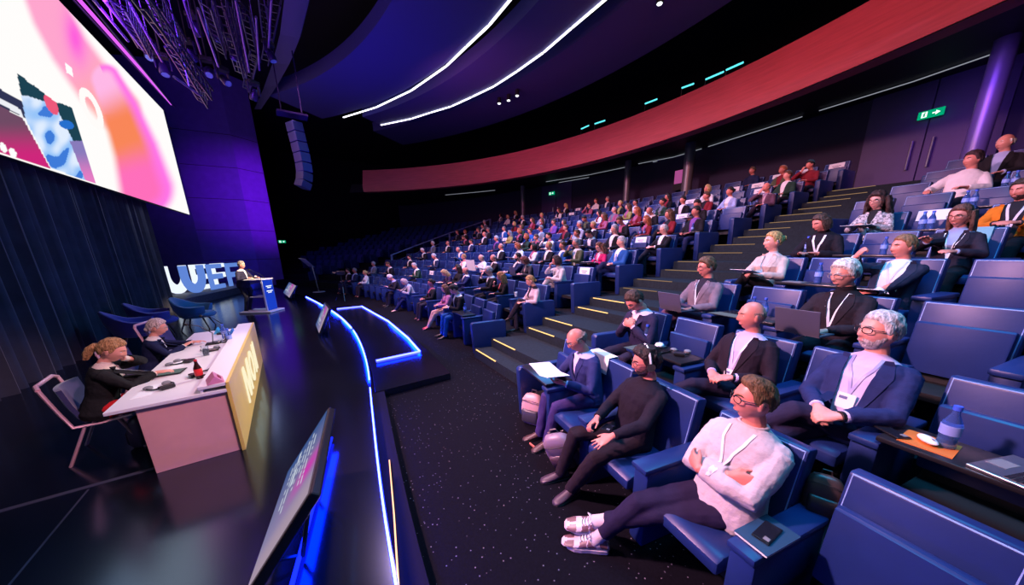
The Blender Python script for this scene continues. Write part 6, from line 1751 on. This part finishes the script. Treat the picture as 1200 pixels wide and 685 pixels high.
# white reserved sheets on empty backrests
SIGNS = [(511, 317.5), (591, 286), (707, 264), (718, 264.5), (750, 270), (764, 259.5), (804, 264.5), (826, 246), (867, 220.5), (890.5, 217.5), (900.6, 210.5), (884.5, 212.5), (945, 209), (962, 201), (681, 241), (672, 241.5), (617.5, 285), (700, 330)]
for i, (px, py) in enumerate(SIGNS):
    best = None
    for s in LEFT.values():
        if s.get('sign') or s['used'] is not None: continue
        d = math.hypot(s['bp'][0] - px, s['bp'][1] - py)
        if best is None or d < best[0]: best = (d, s)
    d, s = best; s['sign'] = 1; p, a = row_pt(s['n'], s['y'])
    r = empty('reserved_sheet', p, face_rot(a), f'white printed sheet on empty seat back, {ORD[s["n"]]} row, {ORD[s["k"]]} from stairs, far block', 'paper sheet', 'white sheets on the seat backs')
    b = MB(); y0, z0, y1, z1 = -.236, .77, -.270, .955; b.prism([(-.18, y0, z0), (.18, y0, z0), (.18, y1, z1), (-.18, y1, z1)], (0, .004, 0)); b.build('sheet', M['paper'], r, 0)
    b = MB()
    for k, w_ in ((0, .2), (1, .14)): zc = .87 - k * .04; yc = -.2490 + k * .0074; b.prism([(-w_ / 2, yc, zc), (w_ / 2, yc, zc), (w_ / 2, yc - .003, zc + .014), (-w_ / 2, yc - .003, zc + .014)], (0, .001, 0))
    b.build('print_lines', cloth((.1, .1, .2), 'ink'), r, 0)
# sheet draped over the reader's seat back
def back_sheet(key, dx, lab, dr=0.):
    R0_, F0, n0, y0_ = PEOPLE[key]; p, a = row_pt(n0, y0_ + dx); r = empty('draped_sheet', p, face_rot(a), lab, 'paper sheet')
    b = MB(); b.prism([(-.16, -.240, .80), (.16, -.240, .80), (.16, -.272, .974), (-.16, -.272, .974)], (0, .004, .001)); b.prism([(-.16, -.272, .974), (.16, -.272, .974), (.16, -.379, .976), (-.16, -.379, .976)], (0, 0, .004)); b.prism([(-.16, -.379, .976), (.16, -.379, .976), (.16, -.39, .77), (-.16, -.39, .77)], (0, -.004, 0)); b.build('sheet', M['paper'], r, 0)
back_sheet('reader', 0, 'white sheet draped over the seat back of the bald reader')
back_sheet('womanr', 0, 'white sheet on the seat back of the long-haired woman in glasses')
r = empty('reserved_sheet', row_pt(6, .33)[0], face_rot(row_pt(6, .33)[1]), 'wide white sheet on the seat back behind two bottles, near the woman with curly hair', 'paper sheet')
b = MB(); b.prism([(-.24, -.236, .77), (.24, -.236, .77), (.24, -.270, .955), (-.24, -.270, .955)], (0, .004, 0)); b.build('sheet', M['paper'], r, 0)
# things on the big desk at the right (second row)
zd = dz(2)
def D(n, y, lx, ly, lz=0.): p_, a_ = row_pt(n, y); return p_ + Matrix.Rotation(face_rot(a_), 4, 'Z') @ V((lx, ly, .681 + lz))
def Dm(n, y, lx, ly, rz=0., lz=0.): return Matrix.Translation(D(n, y, lx, ly, lz)) @ Matrix.Rotation(face_rot(row_pt(n, y)[1]) + rz, 4, 'Z')
def deskmat(px, py, n, rz): return Matrix.Translation(onz(px, py, dz(n))) @ Matrix.Rotation(rz, 4, 'Z')
rz2 = face_rot(row_pt(2, -.27)[1])
laptop(Dm(2, -.27, -.14, .15, PI / 2 - .2), 'open silver laptop on the black desk at the right edge', M['steel'], 2.0)
sheet([D(2, -.27, x_, y_, .002) for x_, y_ in ((.26, .06), (.07, .05), (.05, .26), (.24, .27))], .006, 'folder', mat('orange_card', (.62, .16, .02), .6), 'orange folder on the desk beside the large water bottle', 'folder')
p = D(2, -.27, .16, .17, .010); r = empty('computer_mouse', p, rz2 + .8, 'white computer mouse lying on the orange folder', 'mouse'); b = MB(); b.ball((0, 0, .012), (.03, .055, .018), n=8); b.build('shell', M['white'], r); b = MB(); b.box((0, .03, .029), (.006, .016, .004)); b.build('scroll_wheel', M['gray'], r, 0)
phone(D(2, -.27, .29, .20, .002), rz2 + 1.1, 'black phone beside the white mouse on the desk')
# notebook and phone on the front armrest
pA, aA = row_pt(1, -.12); rzA = face_rot(aA)
yw = .60; pW, aW = row_pt(1, yw); rzW = face_rot(aW); top = Matrix.Translation(pW) @ Matrix.Rotation(rzW, 4, 'Z')
pp = top @ V((-.325, .13, .642)); r = empty('notebook', pp, rzW, 'dark notebook with white page edges on the armrest of the man in white', 'notebook')
b = MB(); b.box((0, 0, .008), (.15, .26, .012)); b.build('pages', M['paper'], r, 0); b = MB(); b.box((0, 0, .016), (.155, .265, .004)); b.build('cover', cloth((.02, .06, .12), 'card'), r, 0, bevel=.001)
phone(pp + V((0, 0, .020)), rzW + .15, 'black phone on the notebook on the armrest')
# items on the desk of the bald man's neighbour
z2 = dz(2)
laptop(Dm(2, 1.63, .12, .15, .1), 'closed black laptop under white earphones on the second row desk', M['blackgloss'], 3.10)
p = D(2, 1.63, .08, .15, .03); r = empty('tissue_pack', p, .3, 'crumpled white tissue pack on the second row desk', 'tissues'); b = MB(); b.ball((0, 0, .02), (.07, .045, .022), n=6); b.build('wrap', M['paper'], r)
def receiver(p, rz, lab, grp='headset receivers'):
    r = empty('headset_receiver', p, rz, lab, 'headset', grp)
    b = MB(); b.box((0, 0, .018), (.07, .10, .03)); b.build('receiver_box', M['blackgloss'], r, 0, bevel=.006)
    b = MB(); b.tube([(.10 + .08 * math.cos(a), .09 * math.sin(a), .012) for a in [PI * .25 + PI * 1.5 * i / 12 for i in range(13)]], (.008, .006), 6); b.build('headband', M['blackgloss'], r)
    for q in (-1, 1): b = MB(); b.lathe([(0, 0), (.032, 0), (.034, .02), (.02, .03), (0, .03)], (.15, q * .065, .0), 12); b.build('ear_cup', M['gray'], r)
receiver(D(2, 1.63, -.17, .14), .4, 'black headphones on the second row desk beside the bald man')
laptop(Dm(3, 1.25, .08, .16), 'closed black laptop on the third row desk before two bottles', M['blackgloss'], 3.10)
sheet([D(4, .98, x_, y_, .002) for x_, y_ in ((.26, .10), (.06, .10), (.06, .26), (.26, .26))], .012, 'folder', M['gray'], 'grey folder on the fourth row desk beside a single bottle', 'folder')
phone(D(1, 2.58, -.08, .16), rz2, 'black phone on the front row desk beside the bald reader')
# bags
def backpack(Mx, m, m2, lab):
    r = empty('backpack', (0, 0, 0), 0, lab, 'bag'); r.matrix_world = Mx
    b = MB(); rings = []
    for z, w_, d in ((0, .13, .075), (.03, .15, .09), (.2, .155, .095), (.34, .14, .08), (.40, .10, .05), (.42, .05, .02)): rings.append(ering((0, 0, z), w_, d, 20, .6))
    b.loft(rings); b.build('main_body', m, r, 60)
    b = MB(); rings = []
    for z, w_, d in ((.04, .11, .03), (.06, .12, .04), (.20, .12, .04), (.22, .11, .02)): rings.append(ering((0, .085, z), w_, d, 16, .6))
    b.loft(rings); b.build('front_pocket', m2, r, 60)
    for q in (-1, 1): b = MB(); b.tube([(q * .07, -.08, .38), (q * .09, -.14, .26), (q * .08, -.12, .12), (q * .10, -.08, .03)], (.022, .006), 6, ref=(1, 0, 0)); b.build('shoulder_strap', m2, r)
    b = MB(); b.tube([(-.04, -.05, .40), (-.03, -.05, .45), (.03, -.05, .45), (.04, -.05, .40)], .008, 6); b.build('carry_handle', m2, r)
    b = MB(); b.tube([(.145 * math.cos(a), .03 + .08 * math.sin(a), .30 + .06 * math.sin(a)) for a in [PI * i / 12 for i in range(13)]], .004, 5); b.build('zip_line', M['black'], r)
    return r
bp_ = onz(668, 546, FLOOR_Z)
backpack(Matrix.Translation(bp_ + V((.02, .05, .02))) @ Matrix.Rotation(2.3, 4, 'Z') @ Matrix.Rotation(-.35, 4, 'X') @ Matrix.Rotation(.35, 4, 'Y') @ Matrix.Scale(.95, 4), cloth((.27, .20, .27), 'canvas'), cloth((.10, .06, .08), 'canvas'), 'mauve grey backpack standing on the carpet before the man with the headset')
bq = onz(622, 497, FLOOR_Z)
backpack(Matrix.Translation(bq + V((.05, .02, .01))) @ Matrix.Rotation(2.0, 4, 'Z') @ Matrix.Scale(.9, 4), cloth((.62, .38, .40), 'canvas'), cloth((.05, .05, .07), 'canvas'), 'pink and grey backpack by the legs of the bald reader')
Mb = top @ Matrix.Translation(V((-.33, -.34, .60)))
backpack(Mb @ Matrix.Rotation(.5, 4, 'Z') @ Matrix.Rotation(.15, 4, 'X') @ Matrix.Scale(.56, 4), cloth((.035, .022, .02), 'canvas'), cloth((.02, .014, .014), 'canvas'), 'black bag wedged beside the man in white sweater')
b = MB(); o_ = onz(632, 510, FLOOR_Z)
b.tube([onz(px, py, FLOOR_Z + .012) for px, py in ((621, 519), (626, 523.5), (634, 525), (643, 522))], .012, 6); tag(b.build('bag_strap', cloth((.45, .12, .08), 'canvas')), 'orange strap curled on the carpet at the reader\'s feet', 'strap')
# cups
def cup(p, lab):
    r = empty('paper_cup', p, 0, lab, 'cup', 'white cups'); b = MB(); b.lathe([(0, 0), (.028, 0), (.038, .10), (.034, .10), (.026, .008), (0, .008)], n=14); b.build('cup_wall', M['paper'], r); b = MB(); b.lathe([(.038, .098), (.041, .10), (.038, .104)], n=14); b.build('rim', M['white'], r)
p, a = row_pt(2, PEOPLE['blonder'][3] + .62, -.14); cup(p + V((0, 0, .681)), 'white cup on the desk beside the bowed woman in pink blazer')
# ---- things on the panel table
T = lambda px, py, z=TZ: onz(px, py, z)
p = T(200, 437); r = empty('tablet', p + V((-.02, 0, .0)), -PI / 2 + .1, 'tablet with bright screen under the hand of the red-haired woman', 'tablet')
b = MB(); b.box((0, 0, .012), (.26, .18, .008)); b.build('case', M['blackgloss'], r, 0, bevel=.003); b = MB(); b.box((0, 0, .0165), (.235, .155, .001)); b.build('screen', emis('tablet_glow', (.30, .38, .38), .4), r, 0); r.rotation_euler = (0, 0, -.1)
receiver(T(196, 455), 2.2, 'headset receiver nearest the table end'); receiver(T(228, 441), .4, 'headset receiver beside the cola bottle'); receiver(T(250, 411), 1.9, 'headset receiver past the drinking glass'); receiver(T(255, 402), .3, 'headset receiver near the far microphones'); receiver(T(222, 424), 2.8, 'headset receiver by the hand of the grey-haired woman')
r = empty('cola_bottle', T(234.5, 443), 0, 'small dark cola bottle with red label and cap on the table', 'bottle')
b = MB(); b.lathe([(0, 0), (.028, 0), (.030, .02), (.026, .06), (.031, .11), (.014, .16), (.012, .185), (0, .185)], n=14); b.build('bottle_body', mat('dark_cola', (.03, .01, .01), .1), r); b = MB(); b.lathe([(.029, .035), (.0325, .04), (.0325, .10), (.031, .105)], n=14); b.build('red_label', cloth((.75, .02, .03), 'label'), r); b = MB(); b.lathe([(0, .183), (.014, .183), (.014, .20), (0, .20)], n=12); b.build('cap', cloth((.6, .02, .03), 'label'), r)
def glass(p, lab, h=.13):
    r = empty('drinking_glass', p, 0, lab, 'glass', 'drinking glasses'); b = MB(); b.lathe([(0, 0), (.030, 0), (.036, h), (.033, h), (.028, .01), (0, .01)], n=16); b.build('glass_wall', M['glassw'], r); b = MB(); b.lathe([(0, .012), (.027, .012), (.030, h * .6), (0, h * .6)], n=16); b.build('water', mat('pale_water', (.6, .75, .9), .05, trans=.8), r)
glass(T(242, 416), 'tall drinking glass in the middle of the table'); glass(T(267, 399), 'drinking glass near the far end of the table')
bottle(T(270, 402), 'water bottle near the far end of the table', 1., 'bottles on the panel table'); bottle(T(264, 396), 'water bottle beside the blue cards at the far table end', 1., 'bottles on the panel table')
def gooseneck(p, rz, lab):
    r = empty('table_microphone', p, rz, lab, 'microphone', 'table microphones'); b = MB(); b.box((0, 0, .015), (.10, .14, .03)); b.build('base', M['blackgloss'], r, 0, bevel=.008)
    b = MB(); b.tube([(0, 0, .03), (0, .02, .16), (0, -.10, .28), (0, -.20, .31)], [.006, .006, .005, .005], 7); st_ = b.build('gooseneck', M['blackgloss'], r); b = MB(); b.ball((0, -.215, .315), (.016, .024, .016), n=7); b.build('windscreen', M['black'], st_)
gooseneck(T(250, 403), -PI / 2, 'gooseneck microphone in the middle of the table'); gooseneck(T(262, 391), -PI / 2 - .2, 'gooseneck microphone at the far end of the table')
sheet([T(px, py, TZ + .002) for px, py in ((173, 452), (196, 447), (176, 462), (152, 468))][::1], .003, 'papers', M['paper'], 'white sheet at the near end of the table', 'papers')
sheet([T(px, py, TZ + .002) for px, py in ((205, 425), (222, 419), (214, 428), (194, 434))], .003, 'papers', M['paper'], 'white sheet between the two women on the table', 'papers')
def card(px, py, w_, h, m, lab):
    p = T(px, py); r = empty('name_card', p, 0, lab, 'card', 'small standing cards on the table'); b = MB(); b.prism([(-.05, -w_ / 2, 0), (.0, -w_ / 2, h), (.05, -w_ / 2, 0)], (0, w_, 0)); b.build('folded_card', m, r, 0); b = MB(); b.box((.029, 0, h * .45), (.003, w_ * .7, h * .16), M=Matrix.Rotation(-.5, 4, 'Y')); b.build('print_line', cloth((.05, .05, .1), 'ink'), r, 0)
card(256, 390, .16, .09, cloth((.05, .45, .75), 'card'), 'light blue standing card near the far table end'); card(273, 391, .14, .09, cloth((.04, .25, .7), 'card'), 'deep blue standing card at the far end of the table')
p = T(252, 446, .721); r = empty('red_card', p, .2, 'folded pink and red card at the near front of the table', 'card'); b = MB(); b.prism([(-.06, -.10, 0), (.0, -.10, .07), (.06, -.10, 0)], (0, .2, 0)); b.build('folded_card', cloth((.7, .25, .4), 'card'), r, 0); b = MB(); b.box((.035, 0, .035), (.004, .08, .03), M=Matrix.Rotation(-.7, 4, 'Y')); b.build('red_mark', cloth((.25, .01, .03), 'label'), r, 0)
# bag under the table
p = onz(166, 524, 0) ; backpack(Matrix.Translation(V((-1.45, 4.55, .0))) @ Matrix.Rotation(1.2, 4, 'Z') @ Matrix.Scale(.75, 4), cloth((.10, .06, .12), 'canvas'), cloth((.05, .03, .06), 'canvas'), 'dark violet bag on the stage floor under the table')
# far seating beyond the far stairs: too dim to tell one from another
me_parts = [SM['back'], SM['up'], SM['arm']]
vs, fs = [], []
for n in range(1, NROW + 1):
    R = ROW_R + PITCH_R * (n - 1)
    for k in range(14):
        y = Y_FAR - .25 * n + 3.4 + k * .75
        p, a = row_pt(n, y); Mx = Matrix.Translation(p) @ Matrix.Rotation(face_rot(a), 4, 'Z')
        if p.x < 1.6 or y > 33: continue
        for me in me_parts:
            b0 = len(vs); vs += [tuple(Mx @ v.co) for v in me.vertices]; fs += [tuple(i + b0 for i in q.vertices) for q in me.polygons]
me = bpy.data.meshes.new('distant_seats'); me.from_pydata(vs, [], fs); me.materials.append(M['leather'])
link('distant_seats', me, None, 'dim blue empty seats beyond the far handrail', 'seats', None, 'stuff')
# ---------------------------------------------------------------- lights
def area(name, loc, aim, size, power, col, sy=None, spread=130):
    l = bpy.data.lights.new(name, 'AREA'); l.energy = power; l.color = col; l.shape = 'RECTANGLE'
    l.size = size; l.size_y = sy or size; l.spread = math.radians(spread)
    o = bpy.data.objects.new(name, l); COL.objects.link(o); o.location = loc
    o.rotation_euler = (V(aim) - V(loc)).to_track_quat('-Z', 'Y').to_euler(); return o
def spot(name, loc, aim, power, col, ang=40, blend=.5, r=.2):
    l = bpy.data.lights.new(name, 'SPOT'); l.energy = power; l.color = col; l.spot_size = math.radians(ang); l.spot_blend = blend; l.shadow_soft_size = r
    o = bpy.data.objects.new(name, l); COL.objects.link(o); o.location = loc
    o.rotation_euler = (V(aim) - V(loc)).to_track_quat('-Z', 'Y').to_euler(); return o
PINK = (1., .46, .58)
spot('stage_wash_near', (-2.4, 4.2, 5.4), (4.2, .6, .7), 5100, PINK, 80, .7, .25)
spot('stage_wash_far', (2.2, 9.0, 8.3), (6.2, 8.8, .8), 4600, (1., .52, .68), 120, .6, .3)
spot('stage_wash_left', (.6, 14.0, 8.2), (6.0, 11.5, .8), 2000, (1., .5, .72), 90, .7, .3)
area('house_blue_near', (3.6, .2, 6.2), (4.2, .6, .8), 2.5, 220, (.05, .50, 1.), 2.5)
area('house_blue_far', (8.0, 10, 8.2), (6.4, 9.5, .5), 5, 700, (.04, .36, 1.), 5)
area('house_blue_deep', (3, 21, 8.5), (6, 21, .5), 5, 22, (.04, .08, 1.), 5)
area('under_balcony', (13.0, 3, 5.8), (11.5, 3.4, 3), 4, 40, (.2, .55, 1.), 3)
area('door_violet', (12.6, .6, 5.4), (14.6, -.5, 3.8), 1.5, 60, (.22, .05, 1.), 1.5)
area('fascia_red', (5.5, 3.0, 7.4), (12.8, 4.5, 6.7), 3, 160, (1., .24, .26), .8)
area('fascia_pink', (5.0, 12.0, 7.2), (11.5, 14.5, 6.7), 3, 90, (1., .2, .5), .8)
spot('pillar_violet', (6.0, 19.0, 5.0), (-.3, 28.4, 5.5), 6500, (.36, .01, 1.), 38, 1.)
area('pillar_blue', (-1.5, 22.5, .6), (-2.8, 28, 5), 2.5, 70, (.02, .03, 1.), 2)
area('ceiling_blue', (2.5, 14.0, 4.6), (3.0, 14.4, 9), 6, 130, (.05, .03, 1.), 6)
area('rig_violet', (-2.2, 8.5, 5.5), (-1.4, 11.5, 8.2), 1.5, 190, (.36, .05, 1.), 1.5)
area('curtain_graze', (-1.9, 15.6, 4.4), (-3.5, 12.8, 1.4), .8, 26, (.6, .66, 1.), .8)
spot('lectern_key', (3.5, 9.0, 6.2), (sp.x + .2, sp.y, 1.4), 11000, (1., .72, .45), 12, .5)
spot('table_key', (2.4, .2, 5.6), (-1.1, 5.0, .7), 1900, (1., .50, .56), 30, .6)
spot('table_front_key', (3.2, 6.2, 4.0), (-.6, 5.0, .3), 800, (1., .85, .5), 30, .6)
